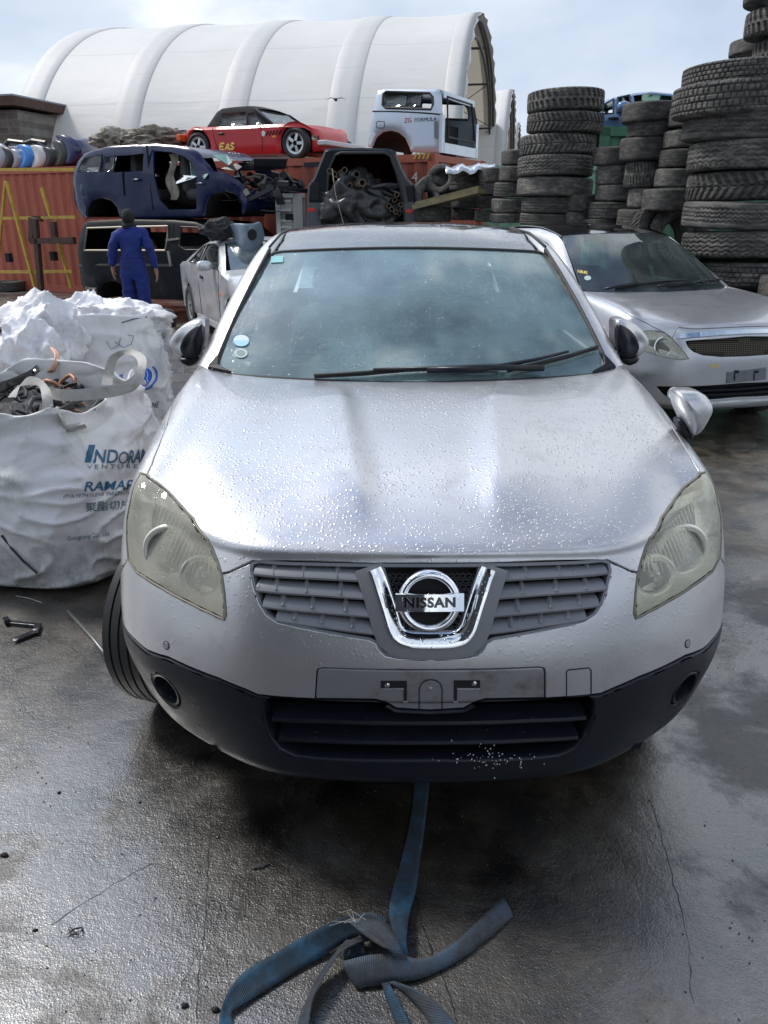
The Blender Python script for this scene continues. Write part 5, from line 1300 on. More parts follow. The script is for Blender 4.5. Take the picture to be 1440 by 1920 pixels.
# red convertible on the container
YR = .22
red = veh('red_convertible', 'red two-seat convertible with black soft top, parked on top of the red container', 'car', CPL, YR)
WZ = 2.60
ro = CPL.tr([(334, 278), (330, 262), (328, 250), (338, 242), (360, 237), (380, 238), (410, 237), (450, 236), (500, 233), (530, 232), (565, 233), (594, 239), (612, 247), (624, 258), (631, 268), (629, 277), (600, 281), (584, 283)], YR)
fw = CPL(551, 274, YR); rw = CPL(369, 276, YR); sill = CPL(460, 297, YR)[1]
rr_ = .36
def arcm(c, r, z0):
    a0 = math.degrees(math.asin(max(-1, min(1, (z0 - c[1]) / r)))); return [(c[0] + r * math.cos(R(a)), c[1] + r * math.sin(R(a))) for a in np.linspace(a0, 180 - a0, 15)]
wr = .262; fwc = (fw[0], WZ + wr); rwc = (rw[0], WZ + wr)
zs = WZ + .12
ro = ro + arcm(fwc, .305, zs + .05) + [(fwc[0] - .34, zs - .02), (rwc[0] + .34, zs - .02)] + arcm(rwc, .305, zs + .02)
nx_ = fwc[0] + .24
sq_ = lambda x: x if x < nx_ else nx_ + (x - nx_) * .22
ro = [(sq_(a), b) for a, b in ro]
hr = shell(red, ro, 1.68, REDP, [], zt=CPL(450, 240, YR)[1], tumble=.02, y0=.84, plan=.30, edge=.05, crown=.03, dark=lambda x, z: any((x - c[0]) ** 2 + (z - c[1]) ** 2 < .33 ** 2 for c in (fwc, rwc)) and z > zs - .01)
so_ = CPL.tr([(377, 239), (386, 222), (393, 208), (402, 201), (425, 198), (452, 196), (463, 199), (468, 203), (464, 207), (455, 206), (452, 222), (455, 236)], YR + .12)
so_ = CPL.tr([(377, 239), (386, 222), (393, 208), (402, 201), (425, 198), (452, 196), (464, 199), (476, 205), (512, 236)], YR + .1)
wn1 = CPL.tr([(407, 211), (450, 208), (457, 235), (405, 236)], YR + .1); wn2 = CPL.tr([(455, 211), (466, 209), (488, 235), (461, 235)], YR + .1)
scr = lambda x, z: x > CPL(466, 200, YR)[0] and z > CPL(466, 232, YR)[1]
hs_ = shell(red, so_, 1.34, SOFT, [wn1, wn2], zt=CPL(450, 238, YR)[1], tumble=.14, y0=.84, plan=.05, edge=.03, crown=.03, name='soft_top', under=scr)
CG = glassy('convertible_window', (.6, .66, .66), drop=False, hazef=.1, haze=(.6, .65, .65))
pane(red, wn1, hs_, CG, 'window', y0=.84); pane(red, wn2, hs_, CG, 'window', y0=.84)
a, b = CPL(468, 203, YR + .1), CPL(512, 235, YR + .1)
mesh('windscreen', [(a[0], .30, a[1] + .01), (b[0], .2, b[1]), (b[0], 1.48, b[1]), (a[0], 1.38, a[1] + .01)], [(0, 1, 2, 3)], CG, red, False)
m = MB(); m.bar((a[0], .26, a[1]), (b[0], .17, b[1]), .04, .04); m.bar((a[0], 1.42, a[1]), (b[0], 1.5, b[1]), .04, .04); m.build('windscreen_frame', BLACK_TRIM, red)
for pts, nm in (([(398, 240), (402, 262), (412, 286), (424, 291)], 'panel_seam'), ([(488, 236), (492, 262), (491, 286)], 'panel_seam'), ([(403, 291), (440, 292), (520, 293)], 'panel_seam')):
    seamline(red, pts, CPL, YR, hr, .84, nm, .006)
p = CPL(415, 251, YR); blob('door_handle', (p[0], -.01, p[1]), (.075, .02, .02), BLACK_TRIM, red, 2.5, 12)
for k in range(5):
    p = CPL(501 + k * 6, 249 - .4 * k, YR); m = MB(); m.bar((p[0] - .03, -.0 + .0, p[1] - .045), (p[0] + .03, -.0, p[1] + .03), .03, .012); m.build('gill', GAP, red)
p = CPL(493.5, 250.5, YR); m = MB(); m.lathe([(0, .004), (.045, .003), (.047, 0)], 20, Matrix.Translation((p[0], .0, p[1])) @ Matrix.Rotation(R(90), 4, 'X')); m.build('round_emblem', TW, red)
p = CPL(514, 256, YR); m = MB(); m.box((p[0], .0, p[1]), (.09, .02, .035)); m.build('side_indicator', mat('amber_lens', (.8, .25, .03), .3), red)
m = MB(); q = CPL(329, 258, YR); m.box((q[0] + .07, .1, q[1]), (.10, .22, .12)); bevel(m.build('tail_lamp', mat('orange_tail_lamp', (.75, .12, .03), .25), red), .02)
HLG = mat('dull_headlamp', (.35, .33, .28), .2, .3)
q = [(sq_(a), b) for a, b in CPL.tr([(583, 257), (589, 250), (607, 251), (613, 259), (590, 261)], YR)]; pane(red, q, hr, HLG, 'headlight', .004, .84, (-1,))
q = [(sq_(a), b) for a, b in CPL.tr([(616, 250), (622, 250), (627, 259), (622, 262)], YR)]; pane(red, q, hr, GAP, 'kidney_grille', .006, .84, (-1,))
q1, q2 = CPL(586, 266, YR), CPL(603, 268, YR); m = MB(); m.box(((q1[0] + q2[0]) / 2 + .05, .82, (q1[1] + q2[1]) / 2), (abs(q2[0] - q1[0]), 1.5, .09)); bevel(m.build('bumper_beam', mat('aluminium_beam', (.45, .45, .47), .4, .6), red), .02)
junk(red, 'bumper_debris', (q1[0] - .15, q2[0] - .2, .1, 1.5, WZ + .12, WZ + .35), 8, [INT], 21)
for c in (fwc, rwc):
    for y_ in (.10, 1.58): wheel(red, (c[0], y_, c[1]), wr, .18, .18, spokes=5)
YEL = mat('yellow_paint_pen', (.85, .70, .22), .7)
def scrawl(parent, strokes, P, y, half, y0, r=.02, name='painted_letters', mt=YEL):
    m = MB()
    for st in strokes:
        q = P.tr(st, y); m.tube([(a, y0 - half(a, b) - .004, b) for a, b in q], r, 5)
    return m.build(name, mt, parent)
scrawl(red, [[(421, 269), (414, 270), (413, 275), (413, 280), (420, 281)], [(413, 275), (419, 275)], [(423, 281), (426, 272), (428, 270), (429, 276), (430, 282)], [(423, 278), (430, 278)], [(439, 270), (435, 269), (433, 272), (436, 275), (439, 277), (437, 280), (432, 280)], [(421, 281), (421, 287)]], CPL, YR, hr, .84, .018)
# silver pickup rear end with canopy
YU = .35
ute = veh('pickup_rear_body', 'cut-off pale silver pickup rear with canopy standing on the right end of the red container', 'pickup body', CPL, YU)
uo = CPL.tr(Z3([(565, 800), (540, 790), (550, 700), (568, 602), (574, 520), (582, 484), (610, 478), (760, 477), (915, 477), (930, 500), (944, 600), (950, 640), (945, 745), (938, 800), (930, 824), (850, 824), (775, 820)]), YU)
ua = CPL.tr(Z3([(765, 790), (745, 745), (710, 715), (668, 704), (625, 712), (590, 740), (572, 780)]), YU)
uo = uo + ua
UH = CPL.tr(Z3([(618, 505), (630, 491), (750, 496), (870, 500), (888, 520), (894, 560), (885, 590), (750, 586), (640, 582), (620, 565)]), YU)
hu = shell(ute, uo, 1.75, UTE, [UH], zt=CPL(*Z3([(700, 620)])[0], YU)[1], tumble=.10, y0=.875, plan=.02, dark=lambda x, z: (x - ua[3][0]) ** 2 + (z - ua[0][1]) ** 2 < (.1 + ua[3][1] - ua[0][1]) ** 2 and z > WZ + .05, under=lambda x, z: x > uo[8][0] + .02)
rimline(ute, UH, hu, .875, 'window_frame', RUBBER, .02, (-1, 1))
pane(ute, CPL.tr(Z3([(618, 505), (630, 491), (755, 496), (752, 586), (640, 582), (620, 565)]), YU), hu, GLASS2, 'window', y0=.875, sides=(-1,)); pane(ute, CPL.tr(Z3([(755, 496), (825, 499), (822, 588), (752, 586)]), YU), hu, GLASS2, 'window', y0=.875, sides=(-1,))
seamline(ute, Z3([(568, 600), (700, 602), (850, 610), (946, 618)]), CPL, YU, hu, .875, 'canopy_seam', .012)
q = Z3([(590, 662), (600, 655), (635, 657), (637, 685), (625, 692), (592, 690)]); q = CPL.tr(q, YU); m = MB(); m.tube([(a, .875 - hu(a, b) - .001, b) for a, b in q], .006, 5, closed=True); m.build('fuel_flap', GAP, ute)
xr = CPL(*Z3([(940, 700)])[0], YU)[0]; zb_, zm2, zt_ = [CPL(*Z3([(940, k)])[0], YU)[1] for k in (824, 618, 480)]
m = MB(); m.box((xr, .06, (zb_ + zm2) / 2), (.05, .12, zm2 - zb_)); m.box((xr, 1.69, (zb_ + zm2) / 2), (.05, .12, zm2 - zb_)); m.box((xr, .875, zb_ + .08), (.05, 1.6, .16)); m.box((xr - .04, .875, zt_ - .06), (.04, 1.45, .10)); m.build('rear_frame', UTE, ute)
m = MB(); m.box((xr - .35, .875, (zb_ + zm2) / 2), (.04, 1.5, zm2 - zb_ - .1)); m.build('inner_bulkhead', GAP, ute)
a = Vector((xr - .02, .3, zt_ - .08))
m = MB(); m.tube([a, a + Vector((.07, -.1, -.62)), a + Vector((.07, 1.2, -.62)), a + Vector((0, 1.15, 0))], .02, 6, closed=True); m.build('rear_glass_frame', RUBBER, ute)
m = MB(); q = CPL.tr(Z3([(905, 655), (925, 655), (925, 750), (905, 745)]), YU); m.add([(a_, -.004, b_) for a_, b_ in q], [(0, 1, 2, 3)]); m.build('tail_lamp_hole', mat('lamp_hole_grey', (.16, .18, .2), .6), ute)
q = CPL(*Z3([(842, 647)])[0], YU); V, F = text_mesh('FORMULA', .085, .001); mesh('side_lettering', [(v.x * 1.05 + q[0] + .05, .868 - hu(q[0], q[1]) - .0, v.y + q[1]) for v in V], F, mat('dark_decal', (.12, .13, .16), .5), ute, False)
V, F = text_mesh('ZG', .10, .001); mesh('side_lettering', [(v.x + q[0] - .27, .868 - hu(q[0], q[1]) - .0, v.y + q[1]) for v in V], F, mat('red_decal', (.6, .03, .04), .5), ute, False)
p = CPL(*Z3([(668, 800)])[0], YU); m = MB(); m.bar((p[0], .7, WZ), (p[0], .7, WZ + .45), .10, .12); m.bar((p[0] - .1, .9, WZ + .1), (p[0] + .35, .9, WZ + .35), .05, .05); m.build('strut', mat('rusty_steel', (.10, .045, .03), .8), ute)
# wheel-less: make the far side visible through the arch
# ------------------------------------------------------------ truck tyres
def tyre_mesh(kind, rim=.56, seed=0):
    """unit tyre: radius 1, axis z from -1 to 1 (scaled later); real tread blocks"""
    nT = 288; prof = []
    zs = [-.80, -.78, -.62, -.60, -.40, -.38, -.22, -.20, -.05, 0, .05, .20, .22, .38, .40, .60, .62, .78, .80]
    def tread(t, z, k):
        a = t / (2 * math.pi); A = abs(z)
        if kind == 'rib':          # straight ribs
            return -.022 if any(abs(A - q) < .015 for q in (.21, .61)) else 0
        if kind == 'zigzag':
            w_ = .05 * (1 if int(a * 144) % 2 else -1); g = any(abs(z + w_ - q) < .05 for q in (-.45, -.15, .15, .45)); return -.022 if g else 0
        if kind == 'block':
            row = int((z + 1) / .4); g = abs(((z + 1) / .4) % 1 - .5) > .42; g2 = ((a * 64 + .5 * row) % 1) < .2; return -.025 if (g or g2) else 0
        if kind == 'lug':
            ph = (a * 36 + .55 * A * (1 if z > 0 else -1) + (0 if z > 0 else .5)) % 1; return -.05 if (ph < .42 and A > .12) else 0
        if kind == 'chevron':
            ph = (a * 44 + 1.0 * A) % 1; return -.035 if (ph < .38 or A < .05) else 0
        if kind == 'wave':
            w_ = .07 * math.sin(a * 2 * math.pi * 40); g = any(abs(z + w_ - q) < .04 for q in (-.5, -.17, .17, .5)); e_ = A > .68 and (a * 60) % 1 < .35; return -.02 if (g or e_) else 0
        return 0
    zz = np.linspace(-.82, .82, 27)
    side = [(rim, -.62), (rim + .03, -.80), (rim + (1 - rim) * .30, -.97), (rim + (1 - rim) * .55, -1.0), (rim + (1 - rim) * .80, -.97), (.965, -.90)]
    V = []; m = len(side) * 2 + len(zz) + 2
    rnd = random.Random(seed)
    for i in range(nT):
        t = 2 * math.pi * i / nT; ring = []
        ring += [(rim - .04, -.35)] + side
        for z in zz: ring.append((1 - .012 * (z / .82) ** 4 + tread(t, z, i), z))
        ring += [(r_, -z_) for r_, z_ in side[::-1]] + [(rim - .04, .35)]
        sh = -.03 if (int(t / (2 * math.pi) * 72) % 2 and kind in ('lug', 'chevron', 'block')) else 0
        for j, (r_, z_) in enumerate(ring):
            if j in (6, len(ring) - 7): r_ += sh
            V.append((r_ * math.cos(t), r_ * math.sin(t), z_))
    m = len(ring); F = []
    for i in range(nT):
        for j in range(m): F.append((i * m + j, ((i + 1) % nT) * m + j, ((i + 1) % nT) * m + (j + 1) % m, i * m + (j + 1) % m))
    me = bpy.data.meshes.new('tyre'); me.from_pydata(V, [], F); me.shade_smooth(); me.set_sharp_from_angle(angle=R(32)); return me
def b_rub(m, t, b, l, tc):
    oi = N(t, 'ShaderNodeObjectInfo'); nz = N(t, 'ShaderNodeTexNoise', inp={'Scale': 3.0, 'Detail': 8.0, 'Roughness': .7}); 
    va = N(t, 'ShaderNodeVectorMath', operation='ADD'); l(tc.outputs['Object'], va.inputs[0]); l(oi.outputs['Random'], va.inputs[1]); l(va.outputs[0], nz.inputs['Vector'])
    ca = ramp(N(t, 'ShaderNodeValToRGB'), [(.3, (.020, .020, .021)), (.48, (.055, .053, .050)), (.66, (.16, .148, .13))]); l(nz.outputs[0], ca.inputs[0])
    mr = N(t, 'ShaderNodeMapRange', inp={1: 0, 2: 1, 3: .65, 4: 1.5}); l(oi.outputs['Random'], mr.inputs[0])
    vm = N(t, 'ShaderNodeVectorMath', operation='SCALE'); l(ca.outputs[0], vm.inputs[0]); l(mr.outputs[0], vm.inputs['Scale']); l(vm.outputs[0], b.inputs['Base Color'])
    nb = N(t, 'ShaderNodeTexNoise', inp={'Scale': 30.0, 'Detail': 4.0}); l(tc.outputs['Object'], nb.inputs['Vector']); bp = N(t, 'ShaderNodeBump', inp={'Strength': .6, 'Distance': .02}); l(nb.outputs[0], bp.inputs['Height']); l(bp.outputs[0], b.inputs['Normal'])
TY = mat('weathered_tyre_rubber', (.04, .04, .04), .62, build=b_rub)
TM = {}
for i, k in enumerate(('rib', 'zigzag', 'block', 'lug', 'chevron', 'wave')):
    TM[k] = tyre_mesh(k, seed=i); TM[k].materials.append(TY)
WORDS = {'rib': 'straight-ribbed', 'zigzag': 'zigzag-grooved', 'block': 'blocky', 'lug': 'deep-lugged', 'chevron': 'chunky slanted', 'wave': 'wavy-grooved'}
ORD = ['top', 'second', 'third', 'fourth', 'fifth', 'sixth', 'seventh', 'eighth', 'ninth', 'tenth']
rt = random.Random(4)
def tyre(uL, uR, vT, vB, Y, kind, label, group, dz=0, tilt=None):
    """one tyre lying flat, from the extent it has in the picture at distance Y"""
    c = atY((uL + uR) / 2, (vT + vB) / 2, Y); a = atY(uL, (vT + vB) / 2, Y); b = atY(uR, (vT + vB) / 2, Y); r_ = (b - a).length / 2
    f = Y - r_; p1 = atY((uL + uR) / 2, vT, f); p2 = atY((uL + uR) / 2, vB, f); h = (p1 - p2).length
    mid = atY((uL + uR) / 2, (vT + vB) / 2, f)
    # what we see of a flat tyre also takes in the far rim above or below eye level: trim the height
    h2 = max(.6 * h, h - abs(mid.z - CAM_H) / Y * r_ * .55)
    o = bpy.data.objects.new('tyre', TM[kind]); COL.objects.link(o)
    o.location = (c.x, Y, mid.z); o.scale = (r_, r_, h2 / 2 * .99)
    o.rotation_euler = tilt or (R(rt.uniform(-1.6, 1.6)), R(rt.uniform(-1.6, 1.6)), rt.uniform(0, 6))
    tag(o, label, 'tyre', group); return o
def stack(desc, Y, rows, first=0):
    n = len(rows)
    for i, (uL, uR, vT, vB, k) in enumerate(rows):
        pos = 'topmost' if i == 0 else ('lowest visible' if i == n - 1 and n > 2 else ORD[i] + ' from the top')
        tyre(uL, uR, vT, vB, Y + rt.uniform(-.03, .03), k, f'{WORDS[k]} tyre, {pos} of {desc}', 'tyres stacked at the back of the yard')
stack('the tall free stack right of the tents', 10.8, [(990, 1132, 158, 207, 'lug'), (989, 1131, 202, 247, 'chevron'), (975, 1116, 245, 290, 'chevron'), (971, 1111, 288, 331, 'wave'), (970, 1110, 330, 369, 'rib'), (978, 1092, 367, 399, 'wave'), (975, 1090, 399, 423, 'zigzag')])
stack('the low pair right of the tall stack', 10.55, [(1054, 1121, 364, 397, 'rib'), (1049, 1112, 397, 420, 'wave')])
stack('the stack beside the green container', 10.2, [(1112, 1196, 272, 310, 'rib'), (1118, 1196, 308, 346, 'wave'), (1118, 1197, 346, 378, 'rib'), (1105, 1183, 379, 412, 'block'), (1094, 1170, 411, 428, 'rib')])
stack('the leaning stack below the blue wreck', 9.7, [(1168, 1269, 185, 228, 'rib'), (1178, 1268, 219, 257, 'wave'), (1164, 1263, 252, 300, 'rib'), (1172, 1244, 300, 352, 'lug'), (1178, 1244, 353, 391, 'rib'), (1158, 1244, 392, 427, 'wave')])
stack('the narrow stack beside the biggest', 9.35, [(1256, 1338, 196, 237, 'rib'), (1246, 1326, 240, 276, 'rib'), (1238, 1322, 277, 313, 'wave'), (1229, 1318, 313, 351, 'rib'), (1206, 1302, 352, 396, 'rib')])
stack('the biggest stack at the right edge', 8.4, [(1287, 1495, 97, 152, 'block'), (1268, 1490, 136, 212, 'block'), (1287, 1500, 195, 262, 'zigzag'), (1296, 1508, 258, 321, 'wave'), (1294, 1508, 316, 376, 'chevron'), (1285, 1500, 377, 432, 'zigzag'), (1284, 1500, 434, 489, 'wave'), (1300, 1520, 491, 542, 'block'), (1350, 1540, 543, 592, 'block')])
stack('the stack hanging over the top right corner', 8.1, [(1404, 1560, -60, -8, 'wave'), (1405, 1560, -6, 58, 'lug'), (1418, 1570, 58, 124, 'lug')])
tyre(1372, 1470, 64, 100, 9.0, 'rib', 'straight-ribbed tyre behind the top of the biggest stack near the corner', 'tyres stacked at the back of the yard')
tyre(1427, 1560, 520, 574, 7.6, 'rib', 'ribbed tyre at the right edge above the silver car bonnet', 'tyres stacked at the back of the yard')
stack('the stack touching the tall one on its left', 11.5, [(940, 1004, 278, 309, 'rib'), (936, 1000, 310, 341, 'rib'), (926, 994, 341, 370, 'block'), (921, 990, 371, 399, 'rib'), (917, 984, 400, 418, 'wave')])
stack('the second stack left of the tall one', 12.0, [(898, 952, 312, 342, 'rib'), (900, 952, 343, 367, 'rib'), (896, 948, 367, 391, 'block'), (890, 944, 392, 416, 'wave')])
stack('the stack under the silver sheet', 12.4, [(843, 902, 316, 359, 'zigzag'), (846, 900, 360, 391, 'rib'), (845, 897, 391, 413, 'block')])
stack('the low stack by the red container', 12.9, [(809, 850, 322, 348, 'zigzag'), (799, 852, 349, 372, 'rib')])
tyre(778, 846, 386, 416, 12.2, 'wave', 'wide tyre under the plank right of the pipe-filled wreck', 'tyres stacked at the back of the yard')
# tilted ones wedged between the stacks
for u, v, k, rx, rz, d in ((1240, 437, 'lug', 62, 25, 'left'), (1268, 447, 'block', 66, 18, 'right')):
    c = atY(u, v, 9.3); o = bpy.data.objects.new('tyre', TM[k]); COL.objects.link(o); o.location = c; o.scale = (.36, .36, .12); o.rotation_euler = (R(rx), R(-32), R(rz)); tag(o, f'{WORDS[k]} tyre leaning on edge, {d} of the two wedged', 'tyre', 'tyres stacked at the back of the yard')
for u, v, r_, d in ((812, 372, .33, 'rim facing out beside the plank'), (828, 338, .22, 'small one lying on the pile end'), (795, 377, .28, 'half behind the pipe-filled wreck')):
    c = atY(u, v, 12.7); o = bpy.data.objects.new('tyre', TM['rib']); COL.objects.link(o); o.location = c; o.scale = (r_, r_, .1); o.rotation_euler = (R(72), 0, R(18 if r_ > .3 else -20)); tag(o, f'car tyre standing tilted, {d}', 'tyre', 'tyres stacked at the back of the yard')
c = atZ(18, 545, .0); o = bpy.data.objects.new('tyre', TM['rib']); COL.objects.link(o); o.location = (c.x, c.y, .11); o.scale = (.36, .36, .11); tag(o, 'dusty tyre lying flat by the red container at the left edge', 'tyre')
# plank and silver sheet
WOOD = mat('mossy_plank_wood', (.30, .25, .14), .85, var=(.14, .13, .07), vscale=6, bump=.006, bscale=20)
a, b = atY(782, 389, 12.1), atY(903, 358, 11.6); m = MB(); m.bar(a, b, .30, .06); m.bar(a + Vector((0, .2, .05)), b + Vector((0, .25, .05)), .10, .05); tag(m.build('plank', WOOD), 'mossy yellowish wooden plank sloping across the low tyre stacks', 'plank')
SH = mat('galvanised_sheet', (.55, .58, .62), .25, .8, bump=.02, bscale=4)
V = []; F = []
for i in range(13):
    for j in range(5):
        p = atY(836 + 92 * i / 12, 313 - 5 * i / 12 + 2.5 * math.sin(i * 1.3), 11.9 + j * .25); V.append(p + Vector((0, 0, .02 * math.sin(i * 1.7 + j) - (.08 if j == 0 else 0))))
F = [(i * 5 + j, (i + 1) * 5 + j, (i + 1) * 5 + j + 1, i * 5 + j + 1) for i in range(12) for j in range(4)]
o = mesh('metal_sheet', V, F, SH); o.modifiers.new('t', 'SOLIDIFY').thickness = .01; tag(o, 'crumpled shiny metal sheet lying on top of the low tyre stacks', 'sheet')

# ------------------------------------------------------------ dark off-roader seen from behind, full of pipes
YS = 12.3; SP = Plane((0, YS), 0.0)
suv = veh('pipe_filled_wreck', 'dark hatchback-less off-roader wreck seen from behind, stuffed with pipes and black sheeting', 'car', SP, 0)
s_o = SP.tr(Z3([(215, 1330), (214, 1200), (217, 1090), (222, 1000), (252, 962), (285, 880), (312, 812), (345, 800), (500, 797), (660, 802), (697, 815), (730, 900), (760, 960), (795, 995), (806, 1090), (806, 1200), (804, 1330)]))
s_h = SP.tr(Z3([(322, 1230), (325, 1080), (332, 960), (345, 890), (372, 838), (400, 826), (640, 826), (668, 845), (700, 930), (722, 1010), (738, 1100), (742, 1230)]))
def suv_half(x, z): return 1.7
SUVP = mat('dark_teal_black_paint', (.008, .013, .020), .2, 0, .2, dirt=(.02, .02, .024), dscale=3)
def prism_body(parent, outline, hole, y0, y1, mt, name, shrink=.93, steps=6, skip=None):
    q = outline if area(outline) > 0 else outline[::-1]; cx = sum(p[0] for p in q) / len(q); zb = min(p[1] for p in q)
    def dens(q, st):
        o = []
        for i in range(len(q)):
            a, b = Vector(q[i]), Vector(q[(i + 1) % len(q)]); n = max(1, int((b - a).length / st)); o += [tuple(a.lerp(b, k / n)) for k in range(n)]
        return o
    q = dens(q, .07); qi = inset_poly(q, .03); h = dens(hole if area(hole) < 0 else hole[::-1], .07)
    ov, F, lp = tri([qi, h], .1, .1, .5); V = [(p[0], y0, p[1]) for p in ov]; FF = [f if True else f for f in F]
    V += [(p[0] , y0 + .07, p[1]) for p in (ov[k] for k in lp[1])]; b0 = len(ov); n = len(lp[1])
    FF += [(lp[1][i], lp[1][(i + 1) % n], b0 + (i + 1) % n, b0 + i) for i in range(n)]
    prev = lp[0]; n = len(q)
    for s_ in range(steps + 1):
        f = s_ / steps; b1 = len(V)
        k = 1 - (1 - shrink) * f ** 2
        V += [(cx + (p[0] - cx) * k, y0 + .03 + (y1 - y0) * f, p[1]) for p in q]; cur = list(range(b1, b1 + n))
        FF += [(prev[i], cur[i], cur[(i + 1) % n], prev[(i + 1) % n]) for i in range(n)]; prev = cur
    return mesh(name, V, FF, mt, parent, True, 42)
prism_body(suv, s_o, s_h, 0, 3.2, SUVP, 'body')
m = MB(); m.tube([(a, -.005, b) for a, b in s_h], .022, 6, closed=True); m.build('opening_seal', RUBBER, suv, True)
GREYPL = mat('grey_wing_plastic', (.07, .075, .085), .5)
for pts, nm, mt in ((Z3([(222, 1095), (300, 1095), (305, 1200), (300, 1225), (220, 1225)]), 'bumper_corner', GREYPL), (Z3([(740, 1095), (804, 1095), (806, 1225), (748, 1225)]), 'bumper_corner', GREYPL), (Z3([(226, 1123), (262, 1123), (262, 1143), (226, 1143)]), 'tail_lamp', mat('red_tail_lamp', (.55, .03, .03), .25)), (Z3([(752, 1131), (790, 1131), (790, 1151), (752, 1151)]), 'tail_lamp', mat('red_tail_lamp', (.55, .03, .03), .25)), (Z3([(240, 985), (285, 980), (280, 1080), (238, 1080)]), 'lamp_recess', GAP), (Z3([(748, 1000), (785, 1005), (798, 1088), (762, 1088)]), 'lamp_recess', GAP)):
    q = SP.tr(pts); n = len(q); yb = -.03 if 'lamp' in nm and 'recess' not in nm else (-.02 if nm == 'bumper_corner' else -.012)
    V = [(a, yb, b) for a, b in q] + [(a, .02, b) for a, b in q]; bevel(mesh(nm, V, [tuple(range(n))[::-1]] + [(i, (i + 1) % n, (i + 1) % n + n, i + n) for i in range(n)], mt, suv, False), .008)
fl = SP(0, 0)
mesh('floor', [(s_h[0][0], .05, s_h[0][1]), (s_h[-1][0], .05, s_h[0][1]), (s_h[-1][0], 3, s_h[0][1]), (s_h[0][0], 3, s_h[0][1])], [(0, 1, 2, 3)], INT, suv, False)
mesh('front_glass_light', [(p[0], 3.05, p[1]) for p in SP.tr(Z3([(520, 985), (545, 880), (700, 870), (715, 960)]))], [(0, 1, 2, 3)], glassy('dusty_windscreen', (.6, .6, .6), drop=False, haze=(.5, .5, .48), hazef=.6), suv, False)
PIPE = mat('brown_pipe', (.20, .13, .08), .6, var=(.07, .05, .04), vscale=7); PIPEB = mat('black_pipe', (.02, .02, .022), .5)
rp = random.Random(11)
def pipe(parent, u, v, r_, L_, mt, y0=-.1, tilt=(0, 0)):
    a = SP(u, v); p = Vector((a[0], y0, a[1])); d = Vector((tilt[0], 1, tilt[1])).normalized(); m = MB(); q = d.to_track_quat('Z', 'Y').to_matrix().to_4x4()
    m.lathe([(r_ * .72, L_ * .5), (r_ * .72, 0), (r_, 0), (r_, L_)], 16, Matrix.Translation(p) @ q); return m.build('pipe', mt, None, True, 50)
spots = [(340, 925), (366, 942), (400, 935), (420, 918), (432, 985), (450, 1003), (372, 968), (665, 1062), (690, 1080), (668, 1090), (702, 1052), (715, 1070), (712, 1110), (690, 1120), (724, 1105), (676, 1130), (698, 1145), (715, 1150), (732, 1132), (660, 1112)]
side_of = lambda u: 'left cluster' if u < 600 else 'right cluster'
pn = {}
for u, v in spots:
    x, y = Z3([(u, v)])[0]; s_ = 'upper left' if u < 600 else 'lower right'
    o = pipe(suv, x, y, .042 if u < 600 else .036, 2.2, PIPE if rp.random() < .7 else PIPEB, -.12 + rp.random() * .15, (rp.uniform(-.1, .1), rp.uniform(-.05, .05)))
    o.location = suv.location; tag(o, f'one of the cut brown pipe ends in the {s_} bundle of the pipe-filled wreck', 'pipe', f'pipes in the {s_} of the wreck')
a = SP(*Z3([(450, 1000)])[0]); 
for (u0, v0, u1, v1, r_) in ((520, 990, 430, 1010, .055), (490, 945, 420, 985, .05)):
    p, q = SP(*Z3([(u0, v0)])[0]), SP(*Z3([(u1, v1)])[0]); m = MB(); P0, P1 = Vector((p[0], -.28, p[1])), Vector((q[0], .5, q[1])); dd = (P1 - P0)
    m.lathe([(r_ * .7, .3), (r_ * .7, 0), (r_, 0), (r_, dd.length)], 18, Matrix.Translation(P0) @ dd.to_track_quat('Z', 'Y').to_matrix().to_4x4()); o = m.build('pipe', PIPE if r_ > .052 else PIPEB, None, True, 50); o.location = suv.location
    tag(o, 'thick pale-ended pipe sticking out over the sheeting of the wreck' if r_ > .052 else 'thick dark pipe sticking out just above the pale-ended one', 'pipe')
SHEET = mat('black_plastic_sheeting', (.035, .035, .036), .32, 0, 0, bump=.004, bscale=14)
